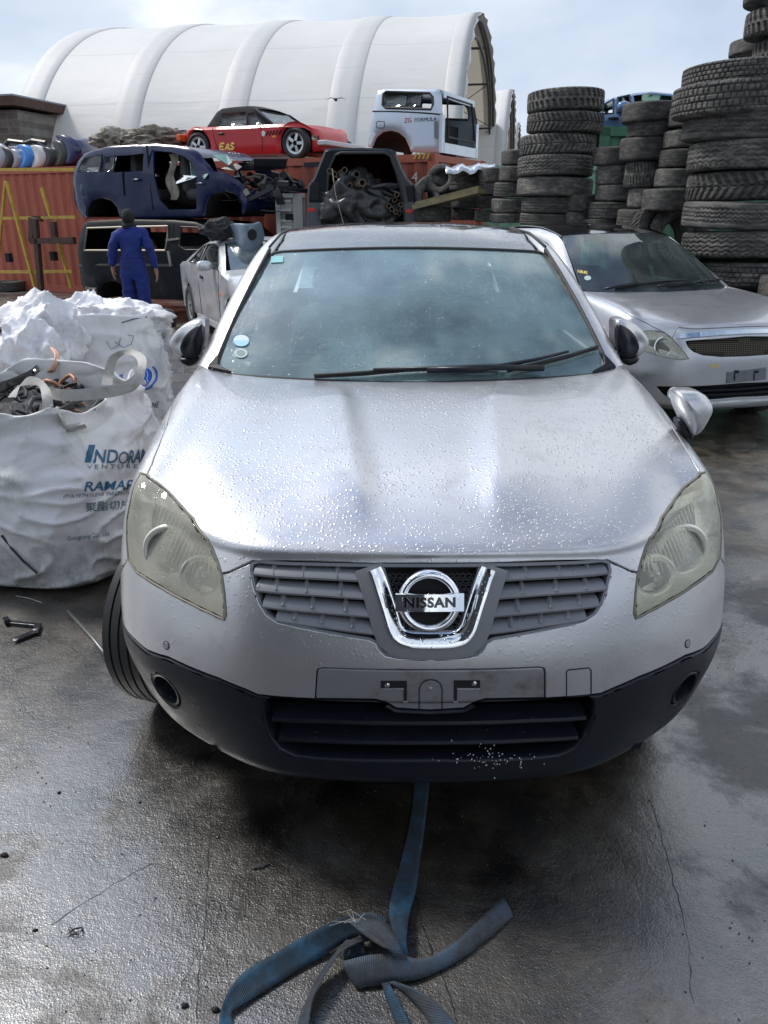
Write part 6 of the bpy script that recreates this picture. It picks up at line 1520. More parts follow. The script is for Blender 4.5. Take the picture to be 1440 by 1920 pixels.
def cloth_lump(name, c, ax, mt, parent=None, seed=0, amp=.3, n=72, ridge=2.2, flat=0):
    V = []; F = []; m_ = n // 2
    for i in range(m_ + 1):
        ph = -math.pi / 2 + math.pi * i / m_
        for j in range(n):
            th = 2 * math.pi * j / n; v = Vector((math.cos(ph) * math.cos(th), math.cos(ph) * math.sin(th), math.sin(ph)))
            if n == 110:              # thin cloth: sharp creases running down, flat panels between
                g = lambda q, s_: (1 - min(1, abs(noise.noise(q * s_ + Vector((seed, 0, seed)))) * 2.2)) ** 1.7
                q = Vector((v.x, v.y, v.z * .55)) + noise.noise_vector(v * 1.4 + Vector((seed, 0, 0))) * .4
                k = 1 + amp * 1.5 * (g(q, 1.1) - .35) + amp * .45 * (g(q, 2.4) - .3) + amp * .12 * (g(q, 6) - .3)
                V.append(Vector((v.x * k * ax[0], v.y * k * ax[1], v.z * k * ax[2])) + Vector(c)); continue
            v_ = v; v = Vector((v.x * 1.25, v.y * 1.25, v.z * .75)) if amp < .3 else v
            k = 1 + amp * (noise.noise(v * 1.3 + Vector((seed, 0, 0)))) + amp * .55 * (1 - abs(noise.noise(v * ridge + Vector((0, seed, 0)))) * 3.2) + amp * .22 * (1 - abs(noise.noise(v * ridge * 2.6 + Vector((0, seed, 5)))) * 3)
            p = v_ * k; V.append(Vector((p.x * ax[0], p.y * ax[1], max(p.z * ax[2], -ax[2] * (.8 if flat else 9)))) + Vector(c))
    for i in range(m_):
        for j in range(n): F.append((i * n + j, i * n + (j + 1) % n, (i + 1) * n + (j + 1) % n, (i + 1) * n + j))
    return mesh(name, V, F, mt, parent)
p = SP(*Z3([(460, 1100)])[0]); o = cloth_lump('plastic_sheeting', (p[0], .25, p[1]), (.52, .42, .42), SHEET, None, 3, .32); o.location = suv.location; tag(o, 'crumpled black plastic sheeting bulging from the left half of the wreck boot', 'sheeting')
p = SP(*Z3([(600, 1140)])[0]); o = cloth_lump('plastic_sheeting', (p[0], .3, p[1]), (.36, .35, .34), mat('dark_sheeting', (.014, .014, .016), .4), None, 9, .3); o.location = suv.location; tag(o, 'darker black sheeting bundle at the lower middle of the wreck boot', 'sheeting')
rh = random.Random(3)
for k in range(7):
    m = MB(); P = []
    for i in range(12):
        f = i / 11; q = SP(*Z3([(540 + 190 * f, 975 + k * 9 + 22 * math.sin(f * 3 + k) + 26 * f)])[0]); P.append((q[0], .12 + .12 * math.sin(f * 4 + k * 1.7), q[1]))
    m.tube(P, .022, 7); o = m.build('hose', RUBBER if k % 2 else GREYPL, None, True); o.location = suv.location; tag(o, 'one of the black hoses coiled across the upper right of the wreck boot', 'hose', 'hoses in the wreck boot')
m = MB(); q = SP.tr(Z3([(195, 885), (210, 865), (285, 880), (300, 905), (230, 895)])); m.bar((q[0][0], .3, q[0][1]), (q[2][0] + .08, .2, q[2][1]), .07, .06); o = m.build('torn_bracket', BLACK_TRIM, suv)
p = SP(*Z3([(380, 1130)])[0]); m = MB(); m.tube([(p[0] - .05, -.14, p[1] + .55), (p[0], -.3, p[1] + .2), (p[0] + .12, -.3, p[1] - .25)], .006, 5); m.build('rope', TARP, suv)
m = MB(); m.bar((s_o[0][0] + .3, .4, .4), (s_o[0][0] + .3, 2.8, .4), .3, .8); m.bar((s_o[-1][0] - .3, .4, .4), (s_o[-1][0] - .3, 2.8, .4), .3, .8); m.build('support_beam', INT, suv)
# white truck door / locker behind it
WHT = mat('chalky_white_paint', (.60, .62, .60), .6, dirt=(.30, .29, .27), dscale=4)
YD = 13.2; DP = Plane((0, YD), 0); t = thing('white_truck_door', 'chalky white truck body door leaning between red container and pipe-filled wreck', 'door', (0, YD, 0))
q = DP.tr(Z3([(60, 1300), (60, 1045), (205, 1035), (215, 1300)])); m = MB(); cx = (q[0][0] + q[2][0]) / 2; wx = q[2][0] - q[0][0]
m.box((cx, .06, q[1][1] / 2), (wx, .05, q[1][1])); bevel(m.build('panel', WHT, t), .01)
m = MB(); m.box((q[0][0] + .03, 0, q[1][1] / 2), (.07, .09, q[1][1])); m.box((cx, 0, q[1][1] - .03), (wx, .09, .06)); a = DP(*Z3([(88, 1100)])[0]); b = DP(*Z3([(150, 1160)])[0])
for v in (1085, 1135, 1190, 1225):
    z_ = DP(*Z3([(100, v)])[0])[1]; m.box((cx - .1, .0, z_), (wx * .5, .07, .035))
m.build('frame', WHT, t)
m = MB(); a = DP(*Z3([(168, 1045)])[0]); m.box((a[0], -.05, a[1] / 2), (.15, .06, a[1])); m.build('upright', mat('pale_grey_post', (.42, .42, .39), .7), t)
a = DP(*Z3([(125, 1172)])[0]); m = MB(); m.box((a[0], .0, a[1]), (.13, .09, .09)); m.build('latch_hole', GAP, t)

# ------------------------------------------------------------ silver coupe on the left
FI = R(25); CA = R(-65)
cP = Plane((-3.10, 12.55), CA)
cpe = thing('silver_coupe', 'silver two-door coupe on its wheels, a loose bumper part lying on its roof', 'car', tuple(cP.world(-.80, 0)), CA)
co = [(-.02, .34), (-.05, .55), (-.02, .74), (.05, .88), (.30, .955), (.62, .975), (.98, 1.12), (1.32, 1.25), (1.70, 1.325), (2.10, 1.34), (2.42, 1.30), (2.80, 1.15), (3.13, .985), (3.5, .93), (3.95, .82), (4.22, .70), (4.30, .55), (4.27, .34), (4.15, .26)]
co += arcm((3.33, .31), .35, .26) + [(2.9, .20), (1.25, .20)] + arcm((.80, .31), .35, .24)
cw1 = [(1.05, .995), (1.42, 1.20), (1.60, 1.255), (1.66, .995)]; cw2 = [(1.74, .995), (1.68, 1.262), (2.05, 1.28), (2.36, 1.245), (2.78, 1.06), (2.86, .985)]
WSC = lambda x, z: 2.42 < x < 3.12 and z > .97
hc = shell(cpe, co, 1.66, COUPE_PAINT, [cw1, cw2], zt=.93, tumble=.24, y0=.83, plan=.14, edge=.05, crown=.03, dark=lambda x, z: any((x - c) ** 2 + (z - .31) ** 2 < .38 ** 2 for c in (.8, 3.33)) and z > .25, under=WSC)
pane(cpe, cw1, hc, GLASS2, 'window', y0=.83); pane(cpe, cw2, hc, GLASS2, 'window', y0=.83)
rimline(cpe, cw1, hc, .83, 'window_frame', RUBBER, .009, (-1, 1)); rimline(cpe, cw2, hc, .83, 'window_frame', RUBBER, .009, (-1, 1))
CGL = glassy('coupe_windscreen_glass', (.6, .75, .75), drop=False, haze=(.35, .45, .47), hazef=.25, ior=1.8)
mesh('windscreen', [(2.44, .83 - .56, 1.30), (3.11, .83 - .70, .985), (3.16, .83, .99), (3.11, .83 + .70, .985), (2.44, .83 + .56, 1.30), (2.47, .83, 1.315)], [(0, 1, 2, 5), (5, 2, 3, 4)], CGL, cpe)
for u in ((1.70, .99), ):
    m = MB(); m.tube([(1.70, .83 - hc(1.7, z) - .001, z) for z in (1.26, 1.1, .98, .7, .45, .28)], .006, 5); m.tube([(x, .83 - hc(x, z) - .001, z) for x, z in ((2.9, .98), (2.92, .8), (2.88, .5), (2.86, .28))], .006, 5); m.build('door_seam', GAP, cpe)
blob('door_handle', (1.95, -.005, .83), (.09, .02, .025), BLACK_TRIM, cpe, 2.5, 12)
blob('door_mirror', (2.62, -.10, 1.02), (.06, .11, .07), COUPE_PAINT, cpe, 2.6, 18)
m = MB(); m.lathe([(0, .004), (.03, .003), (.035, 0)], 16, Matrix.Translation((3.0, .83 - hc(3.0, .68), .68)) @ Matrix.Rotation(R(90), 4, 'X')); m.build('side_indicator', mat('amber_lens', (.8, .2, .03), .3), cpe)
m = MB(); m.box((2.1, .03, .22), (1.5, .05, .10)); bevel(m.build('sill', COUPE_PAINT, cpe), .02)
HUB = mat('plastic_hubcap', (.32, .32, .31), .5, .3)
for x in (.8, 3.33):
    for y_ in (.10, 1.56): wheel(cpe, (x, y_, .31), .31, .19, .2, spokes=9, rmat=HUB)
for x in (1.9, 2.3): cushion('seat', (x, .5, .85), (.14, .45, .6), INT, cpe); cushion('seat', (x, 1.15, .85), (.14, .45, .6), INT, cpe)
# loose bumper part and rag on the coupe
def px_sheet(name, P, grid, mt, th=.02, sub=2):
    """grid of (u, v, y): y metres behind the plane"""
    V = []; nr, nc = len(grid), len(grid[0])
    for row in grid:
        for u, v, y in row:
            a = P(u, v, y); V.append(P.world(a[0], y, a[1]))
    F = [(i * nc + j, i * nc + j + 1, (i + 1) * nc + j + 1, (i + 1) * nc + j) for i in range(nr - 1) for j in range(nc - 1)]
    o = mesh(name, V, F, mt); 
    s_ = o.modifiers.new('solid', 'SOLIDIFY'); s_.thickness = th
    if sub: q = o.modifiers.new('sub', 'SUBSURF'); q.levels = sub; q.render_levels = sub
    return o
SBP = mat('grey_blue_bumper_plastic', (.16, .21, .27), .35, .2, .4, dirt=(.08, .10, .12), dscale=6)
BP_ = Plane((0, 11.1), 0)
g = [[(427, 419, .3), (445, 417, .1), (463, 420, .0), (478, 418, .05), (486, 412, .2)], [(437, 440, .3), (448, 437, .05), (464, 436, 0), (480, 434, .05), (492, 428, .25)], [(440, 462, .3), (449, 459, .02), (462, 456, -.05), (480, 452, .05), (497, 446, .25)], [(441, 478, .3), (452, 480, .05), (463, 484, 0), (474, 476, .08), (485, 462, .28)]]
o = px_sheet('bumper_part', BP_, g, SBP, .03); tag(o, 'loose blue-grey bumper section hanging over the silver coupe windscreen', 'car part')
m = MB(); p = [BP_(u, v, -.03) for u, v in arc((473, 440), 9, 11, 16)]; m.add([BP_.world(a, -.035, b) for a, b in p] , [tuple(range(16))]); q = m.build('fog_lamp_hole', GAP); q.parent = o
c = BP_(411, 429, .3); o = cloth_lump('black_rag', BP_.world(c[0], .3, c[1]), (.20, .18, .12), mat('black_rag_cloth', (.03, .03, .033), .8), None, 5, .4, 48); tag(o, 'crumpled dark cloth bundle on the silver coupe roof beside the loose bumper', 'cloth')
# ------------------------------------------------------------ second silver car at the right
KY = R(14); KX0, KY0 = 2.78, 5.93
KM = Matrix.Translation((KX0, KY0, 0)) @ Matrix.Rotation(KY, 4, 'Z')
kar = thing('silver_hatchback', 'silver hatchback parked behind at the right, nose to the viewer, with mesh grille', 'car', (KX0, KY0, 0), KY)
def kz(p):
    x, y, z = p; z2 = z if z < .86 else .86 + (z - .86) * .72
    return (x * .95, y * .96, z2)
KP = Patch([[kz(p) for p in c] for c in net]); KP.prep(KM, 16, 16)
Z5 = Z(1000, 380, .30556)
kpk = lambda pts: [(-a, b) for a, b in KP.picks(pts)]              # traced on the image-left half, mirrored to positive
kb_front = KP.pick(*Z5([(1290, 765)])[0])
hln = kpk(Z5([(655, 792), (700, 786), (760, 788), (805, 797), (850, 832), (905, 895), (955, 958), (900, 965), (830, 955), (760, 938), (690, 915), (645, 885)]))
ksd = kpk(Z5([(800, 795), (740, 765), (660, 722), (580, 678), (500, 630), (430, 600), (385, 588)]))
tf = 7.0
kbon = [(0, 6.95), (.9, 6.93), (1.8, 6.95), (2.6, 7.05)] + [hln[4], hln[3]] + [p for p in ksd[1:]]
kbon += [(min(7.2, kbon[-1][0] + .3), 11)] + [(s_, 11.0) for s_ in (6, 5, 4, 3, 2, 1, 0) if s_ < min(7.2, kbon[-1][0] + .3)]
mir = lambda q: q + [(-a, b) for a, b in reversed(q) if a > 1e-6]
panel('bonnet', KP, [mir(kbon)], PAINT_DARKER, kar, ds=.15, dt=.12)
for sg in (1, -1):
    h_ = panel('headlight', KP, [[(sg * a, b) for a, b in hln]], glassy('clear_headlight_lens', (.9, .92, .9), drop=False, haze=(.7, .7, .62), hazef=.22), kar, off=.002, gap=.003, rnd=.004, depth=.01, ds=.15, dt=.15)
    q = densify([(sg * a, b) for a, b in hln], KP.P, .03); ov, F, lp = tri([q], .15, .15, .45); S_ = np.array([p[0] for p in ov]); T_ = np.array([p[1] for p in ov]); P = KP.P(S_, T_); B = P[lp[0]]
    dd = np.sqrt(((P[:, None] - B[None]) ** 2).sum(-1)).min(1); mesh('housing', P + KP.N(S_, T_) * (-.008 - .05 * (1 - np.exp(-dd / .03)))[:, None], F, REFL, h_)
    c = (sg * abs(KP.pick(*Z5([(800, 880)])[0])[0]), KP.pick(*Z5([(800, 880)])[0])[1]); P0 = Vector(KP.P(*c)) + Vector(KP.N(*c)) * -.02; nn = Vector((sg * .2, -.95, .1)).normalized()
    m = MB(); m.lathe([(.075, 0), (.068, .003), (.06, -.01), (.045, -.03), (.02, -.045), (0, -.05)], 30, Matrix.Translation(P0) @ nn.to_track_quat('Z', 'Y').to_matrix().to_4x4()); m.build('reflector_bowl', CHROME, h_, True)
# fender + bumper skin: whole front outside bonnet and lamps, with grille and intake openings
kg = kpk(Z5([(1290, 822), (1150, 835), (1000, 845), (935, 850), (950, 885), (985, 915), (1040, 935), (1150, 945), (1290, 942)])); kg = [(0, kg[0][1])] + kg[1:-1] + [(0, kg[-1][1])]
ki = kpk(Z5([(1290, 1108), (1000, 1128), (830, 1130), (755, 1128), (800, 1180), (880, 1210), (1000, 1212), (1290, 1190)])); ki = [(0, ki[0][1])] + ki[1:-1] + [(0, ki[-1][1])]
kout = [(0, 6.93), (.9, 6.91), (1.8, 6.93), (2.6, 7.03)] + [hln[4], hln[5], hln[6], hln[7], hln[8], hln[9], hln[10], hln[11], hln[0], hln[1], hln[2]] + ksd + [(min(7.3, ksd[-1][0] + .4), 11)] + [(8, 11), (8, 0)] + [(s_, 0) for s_ in (7, 6, 5, 4, 3, 2, 1, 0)]
panel('front_skin', KP, [mir(kout), mir(kg), mir(ki)], PAINT_DARKER, kar, ds=.15, dt=.15, bstep=.025)
sheet('inner_skin', KP, -7.9, 7.9, .1, 10.9, GAP, kar, -.05, 70, 50)
MESHG = mat('tan_grille_mesh', (.16, .14, .10), .4, .6)
m = MB(); b0 = min(p[1] for p in kg); b1 = max(p[1] for p in kg); smax = max(p[0] for p in kg)
for k in range(-34, 35):
    s_ = smax * k / 34 * .98; lo, hi = b0 + .03, b1 - .03
    tt = np.linspace(lo, hi, 5); ok = pip([(abs(s_), t_) for t_ in tt], kg)
    pts = [Vector(KP.P(s_, t_) + KP.N(s_, t_) * -.02) for t_, o_ in zip(tt, ok) if o_]
    if len(pts) > 1: m.tube(pts, .0018, 4)
for k in range(1, 10):
    t_ = b0 + (b1 - b0) * k / 10; ss = np.linspace(-smax, smax, 41); ok = pip([(abs(s_), t_) for s_ in ss], kg); pts = [Vector(KP.P(s_, t_) + KP.N(s_, t_) * -.02) for s_, o_ in zip(ss, ok) if o_]
    if len(pts) > 1: m.tube(pts, .0018, 4)
m.build('grille_mesh', MESHG, kar)
def kslat(pts, prof, name, mt, nn=30, mirror=True):
    h = kpk(pts); st = [(-a, b) for a, b in reversed(h)] + h if mirror else h
    st = sorted(st) if mirror else st
    st = np.array(st); P0 = KP.P(st[:, 0], st[:, 1]); d = np.r_[0, np.cumsum(np.linalg.norm(np.diff(P0, axis=0), axis=1))]; q = np.linspace(0, d[-1], nn); s_, t_ = np.interp(q, d, st[:, 0]), np.interp(q, d, st[:, 1])
    P = KP.P(s_, t_); Nn = KP.N(s_, t_); tg = np.gradient(P, axis=0); tg /= np.linalg.norm(tg, axis=1)[:, None]; up = np.cross(Nn, tg); up *= np.sign(up[:, 2].mean()); m_ = len(prof)
    V = [P[i] + up[i] * a + Nn[i] * b for i in range(nn) for a, b in prof]; F = [(i * m_ + k, i * m_ + (k + 1) % m_, (i + 1) * m_ + (k + 1) % m_, (i + 1) * m_ + k) for i in range(nn - 1) for k in range(m_)]
    return mesh(name, V, F, mt, kar, True, 40)
kslat(Z5([(1290, 792), (1150, 800), (1000, 812), (880, 822)]), [(-.022, .0), (-.018, .012), (.018, .006), (.022, 0)], 'chrome_strip', CHROME)
for v in (1150, 1178): kslat(Z5([(1290, v - 8), (1100, v), (900, v + 4)]), [(-.012, -.005), (.006, -.002), (.012, -.04), (-.01, -.04)], 'intake_slat', BLACK_TRIM)
kslat(Z5([(1290, 1215), (1100, 1230), (950, 1235), (860, 1228)]), [(-.006, .004), (.006, .004), (.006, -.02), (-.006, -.02)], 'lower_strip', CHROME)
c = KP.pick(*Z5([(860, 1170)])[0])
for sg in (1, -1):
    p = Vector(KP.P(sg * c[0], c[1])); m = MB(); m.lathe([(0, -.02), (.03, -.01), (.042, .004), (.05, 0)], 24, Matrix.Translation(p) @ Vector((sg * -.2, -1, 0)).to_track_quat('Z', 'Y').to_matrix().to_4x4()); m.build('fog_lamp', CHROME, kar, True)
q = [(-a, b) for a, b in kpk(Z5([(1185, 1038), (1430, 1008), (1425, 1085), (1180, 1110)]))]
PL2 = mat('bare_plate_mount', (.20, .21, .24), .45, .4, dirt=(.08, .08, .08), dscale=9)
panel('plate_mount', KP, [q], PL2, kar, off=.006, ds=.2, dt=.2)
m = MB()
for u in (1235, 1355):
    for (a, b, c_, d) in ((u - 5, 1030, u + 22, 1046), (u - 8, 1048, u + 0, 1092)):
        st = KP.picks(Z5([(a, b), (c_, b - 3), (c_, d - 3), (a, d)])); m.add([Vector(KP.P(*s_) + KP.N(*s_) * .009) for s_ in st], [(0, 1, 2, 3)])
m.build('plate_slot', GAP, kar)
# writing in paint pen
def pen(txt, px0, w_, h_, slope, pt, parent, off, mt=YEL):
    V, F = text_mesh(txt, 1.0, 0, bold=.02); xs_ = [v.x for v in V]; ys_ = [v.y for v in V]; out = []
    for v in V:
        fx = (v.x - min(xs_)) / (max(xs_) - min(xs_)); fy = (v.y - min(ys_)) / (max(ys_) - min(ys_)); s_ = pt.pick(px0[0] + fx * w_, px0[1] - fy * h_ + slope * fx); out.append(Vector(pt.P(*s_) + pt.N(*s_) * off))
    return mesh('pen_writing', out, F, mt, parent, False)
pen('RR45', Z5([(1078, 1012)])[0], 19, 5.5, -1.5, KP, kar, .005)
# upper body
kwn = []
for s_ in range(5):
    f = s_ / 4; col = []
    for k in range(5):
        g = k / 4; b_ = .03 * math.sin(math.pi * g) * (1 - .3 * f)
        col.append((.735 * f + (.585 - .735) * f * g, 1.19 + .13 * f ** 2.2 + (.83 - .02 * f) * g - b_ * .5, 1.035 + .01 * f + (.47 - .03 * f * f) * g + b_ * .8))
    kwn.append(col)
KW = Patch(kwn); KW.prep(KM, 10, 10)
KGL = glassy('second_windscreen', (.55, .68, .66), drop=False, haze=(.35, .45, .45), hazef=.10, ior=1.9)
panel('windscreen', KW, [full], KGL, kar, gap=.003, rnd=.002, depth=.004, ds=.2, dt=.2)
panel('glass_border', KW, [full, inn], FRIT, kar, off=-.007, gap=.001, rnd=.0005, depth=.001, ds=.3, dt=.3)
pen('NR45', Z5([(272, 432)])[0], 18, 6, 3, KW, kar, .004)
st = KW.picks([(u, v) for u, v in arc(Z5([(333, 464)])[0], 6.5, 4.5, 16)]); mesh('sticker', [Vector(KW.P(*q) + KW.N(*q) * .004) for q in st], [tuple(range(len(st)))], STW, kar, False)
st = KW.picks(Z5([(150, 246), (188, 243), (190, 262), (152, 266)])); mesh('sticker', [Vector(KW.P(*q) + KW.N(*q) * .004) for q in st], [(0, 1, 2, 3)], STW, kar, False)
for sg in (1, -1):
    X = lambda L_: [(sg * a, b, c) for a, b, c in L_]
    i_ = X([(.742, 1.33, 1.05), (.70, 1.55, 1.17), (.65, 1.78, 1.30), (.61, 1.98, 1.41), (.592, 2.12, 1.485), (.585, 2.6, 1.545), (.58, 3.3, 1.53), (.56, 3.8, 1.45)]); o_ = X([(.80, 1.40, 1.05), (.765, 1.62, 1.145), (.72, 1.86, 1.265), (.68, 2.06, 1.36), (.66, 2.25, 1.43), (.655, 2.7, 1.47), (.65, 3.3, 1.45), (.62, 3.9, 1.38)])
    strip(i_, o_, 'pillar', PAINT, kar, .014)
krn = [[(wx * s_ / 4, y_ + .08 * (s_ / 4) ** 2.2 * (1 if y_ < 2.3 else .3), z_ - .028 * (s_ / 4) ** 2.2) for y_, z_, wx in ((2.02, 1.508, .588), (2.25, 1.55, .58), (2.6, 1.585, .575), (3.1, 1.59, .57), (3.6, 1.55, .555), (3.95, 1.47, .54))] for s_ in range(5)]
panel('roof', Patch(krn), [[(0, .03), (4, .03), (4, 5), (-4, 5), (-4, .03)]], mat('dark_gloss_roof', (.006, .006, .008), .06, 0, 1), kar, ds=.2, dt=.2, gap=.003, rnd=.006)
for sg in (1, -1):
    secs = [[(sg * (w_ - .03), y_, .28), (sg * w_, y_, .45), (sg * w_, y_, .75), (sg * (w_ - .02), y_, .93), (sg * (w_ - .06), y_, zt)] for y_, w_, zt in ((1.44, .86, 1.03), (2.2, .86, 1.02), (3.2, .86, 1.05), (3.8, .83, 1.07), (4.15, .72, 1.05))]
    loft(secs, 'side_panel', PAINT_DARKER, kar)
    for ya, yb in ((1.75, 2.6), (2.68, 3.6)):
        q = [(ya, 1.04), (yb, 1.06), (yb - .03, 1.40), (max(ya + .25, 2.1) if ya < 2 else ya + .02, 1.40)]; V = [(sg * (.80 - (b - 1.04) * .38), a, b) for a, b in q]
        mesh('side_window', V + [(v[0] - sg * .005, v[1], v[2]) for v in V], [(0, 1, 2, 3), (7, 6, 5, 4), (0, 4, 5, 1), (1, 5, 6, 2), (2, 6, 7, 3), (3, 7, 4, 0)], GLASS2, kar, False)
    for y_ in (.82, 3.3): wheel(kar, (sg * .76, y_, .31), .31, .2, .2, R(90))
loft([[(-.58, 3.95, 1.42), (0, 3.98, 1.44), (.58, 3.95, 1.42)], [(-.72, 4.15, 1.05), (0, 4.2, 1.06), (.72, 4.15, 1.05)], [(-.74, 4.2, .3), (0, 4.25, .3), (.74, 4.2, .3)]], 'tailgate', PAINT_DARKER, kar)
loft([[(x, 1.16 + .13 * (abs(x) / .77) ** 2.2 + dy, 1.022 + dz) for x in np.linspace(-.73, .73, 25)] for dy, dz in ((0, .0), (.03, -.012), (.08, .012), (.10, .03))], 'cowl', BLACK_TRIM, kar)
def kwp(u, v, off):
    s_ = KW.pick(u, v); return Vector(KW.P(*s_) + KW.N(*s_) * off)
for bl, ar in ((Z5([(500, 532), (640, 505), (800, 488), (930, 482)]), Z5([(440, 560), (510, 530), (640, 512)])), (Z5([(820, 520), (960, 500), (1060, 482), (1140, 480)]), Z5([(755, 532), (830, 512), (960, 502)]))):
    g = thing('wiper', None, None); g.parent = kar; m = MB(); m.tube([kwp(u, v, .015) for u, v in bl], .012, 6); m.build('blade', RUBBER, g, True); m = MB(); m.tube([kwp(u, v, .03) for u, v in ar], .012, 6); m.build('arm', BLACK_TRIM, g, True)
V = []; F = []
for i, x in enumerate(np.linspace(-.70, .70, 13)):
    for y_, z_ in ((1.3, .99), (1.6, 1.02), (1.8, 1.0), (1.85, .6)): V.append((x, y_, z_))
F = [(i * 4 + k, (i + 1) * 4 + k, (i + 1) * 4 + k + 1, i * 4 + k + 1) for i in range(12) for k in range(3)]; mesh('dashboard', V, F, DASH, kar)
for x in (-.35, .35):
    s_ = cushion('front_seat', (x, 2.55, .85), (.46, .14, .6), INT, kar, .5, R(-12)); cushion('headrest', (x, 2.63, 1.22), (.24, .1, .16), SEAT, s_, .6)
cushion('rear_seat', (0, 3.3, .85), (1.2, .16, .6), INT, kar, .3, R(-15))
mesh('underbody', [(-.75, .4, .25), (.75, .4, .25), (.75, 4.1, .25), (-.75, 4.1, .25)], [(0, 1, 2, 3)], GAP, kar)
c = KP.pick(*Z5([(600, 760)])[0])
# ------------------------------------------------------------ blue wreck on the green container
BP2 = Plane((0, 12.4), R(-10)); BLU = mat('steel_blue_car_paint', (.10, .19, .36), .25, .3, .7, dirt=(.10, .12, .16))
bw_ = thing('blue_wreck', 'light blue wrecked car with smashed windows on top of the green container', 'car', tuple(BP2.world(0, 0)), R(-10))
bo = BP2.tr([(1118, 250), (1116, 215), (1124, 195), (1140, 184), (1165, 176), (1195, 171), (1225, 168), (1262, 172), (1290, 184), (1320, 200), (1380, 212), (1385, 250)])
b1 = BP2.tr([(1131, 212), (1134, 194), (1152, 183), (1150, 212)]); b2 = BP2.tr([(1157, 211), (1160, 181), (1182, 176), (1184, 208)]); b3 = BP2.tr([(1192, 206), (1190, 177), (1215, 173), (1262, 178), (1262, 204)])
hb = shell(bw_, bo, 1.6, BLU, [b1, b2, b3], zt=BP2(1150, 214)[1], tumble=.15, y0=.8)
rimline(bw_, b1, hb, .8, 'window_frame', RUBBER, .014); rimline(bw_, b2, hb, .8, 'window_frame', RUBBER, .014)
q = BP2(1168, 202); blob('door_mirror', (q[0], -.08, q[1]), (.09, .08, .07), BLU, bw_, 2.6, 16)
junk(bw_, 'interior_scrap', (b3[1][0], b3[3][0], .1, 1.2, b3[0][1] - .1, b3[3][1] + .05), 12, [INT, mat('foil_scrap', (.35, .28, .15), .4, .4)], 31, (.04, .15))
m = MB(); p0, p1 = BP2(1118, 252), BP2(1380, 252); m.box(((p0[0] + p1[0]) / 2, .8, p0[1] - .1), (abs(p1[0] - p0[0]), 1.3, .25)); m.build('underbody', GAP, bw_)
q = BP2(1150, 222); blob('door_handle', (q[0], -.01, q[1]), (.08, .02, .02), GAP, bw_, 2.5, 12)

# ------------------------------------------------------------ scrap bumpers along the container top, tarp bundle
def bumper_end(u0, u1, vT, vB, mt, label, bend=.22, lean=0.0):
    n = 12; V = []; F = []; x0, z0 = CPL(u0, vB, .25); x1, z1 = CPL(u1, vT, .25); w_ = x1 - x0; h = z1 - z0
    for i in range(n + 1):
        f = i / n; off = bend * w_ * math.sin(math.pi * f) ; xl = lean * w_ * f
        for j in range(7):
            g = j / 6; y = .25 + 1.5 * g; sw = (1 - .2 * (2 * g - 1) ** 2)
            V.append((x0 + xl + off + w_ * .45 * (1 - abs(2 * f - 1) * .3) * math.sin(math.pi * min(1, g * 1.2 + .15)) * .6, y, z0 + h * f * sw))
    F = [(i * 7 + j, i * 7 + j + 1, (i + 1) * 7 + j + 1, (i + 1) * 7 + j) for i in range(n) for j in range(6)]
    # front lip: the flat flank facing the viewer
    b = len(V); 
    for i in range(n + 1):
        f = i / n; off = bend * w_ * math.sin(math.pi * f); xl = lean * w_ * f; ww = w_ * (.55 + .4 * math.sin(math.pi * f) ** .7)
        V += [(x0 + xl + off - .02, .245, z0 + h * f), (x0 + xl + off + ww * .5, .19, z0 + h * f + .01), (x0 + xl + off + ww, .26, z0 + h * f)]
    F += [(b + i * 3 + j, b + i * 3 + j + 1, b + (i + 1) * 3 + j + 1, b + (i + 1) * 3 + j) for i in range(n) for j in range(2)]
    o = mesh('bumper', [(x, y, z) for x, y, z in V], F, mt); o.modifiers.new('s', 'SOLIDIFY').thickness = .02
    o.location = CPL.world(0, 0); o.rotation_euler.z = CPL.a; tag(o, label, 'bumper', 'scrap bumpers on the container top'); return o
CB = {'black': mat('scrap_black_plastic', (.02, .02, .022), .4), 'white': mat('scrap_white_plastic', (.6, .6, .6), .4), 'blue': mat('scrap_bright_blue', (.02, .22, .62), .3, 0, .5), 'silver': mat('scrap_grey_silver', (.35, .36, .40), .35, .4), 'navy': mat('scrap_navy', (.012, .02, .09), .3, 0, .4), 'olive': mat('scrap_olive_black', (.035, .04, .032), .35)}
for a in ((-14, 12, 268, 318, 'silver', 'pale grey scrap bumper end cut off by the left edge'), (2, 26, 276, 317, 'black', 'black scrap bumper end beside the leftmost pale one'), (22, 37, 280, 316, 'silver', 'narrow grey scrap bumper end left of the bright blue one'), (34, 60, 271, 316, 'blue', 'bright blue scrap bumper end among dark ones'), (60, 84, 272, 315, 'white', 'white scrap bumper end right of the bright blue one'), (82, 102, 276, 314, 'black', 'black scrap bumper end right of the white one'), (100, 127, 264, 312, 'olive', 'dark olive scrap bumper end left of the tall navy one'), (120, 147, 252, 308, 'navy', 'tall navy scrap bumper end, last on the right of its row')):
    bumper_end(a[0], a[1], a[2], a[3], CB[a[4]], a[5], .18, .15 if a[4] != 'navy' else -.2)
for a, lab in (((40, 58, 296, 302), 'x'),):
    q = CPL(47, 302, .17); 
m = MB()
for (u0, v0, u1, v1) in ((0, 282, 45, 268), (45, 270, 86, 268), (60, 276, 100, 285)):
    a, b = CPL(u0, v0, .6), CPL(u1, v1, .6); m.tube([(a[0], .6, a[1]), ((a[0] + b[0]) / 2, .55, max(a[1], b[1]) + .05), (b[0], .6, b[1])], .05, 6)
o = m.build('plastic_trim', CB['black']); o.location = CPL.world(0, 0); o.rotation_euler.z = CPL.a; tag(o, 'long black plastic trims lying across the scrap bumpers', 'trim')
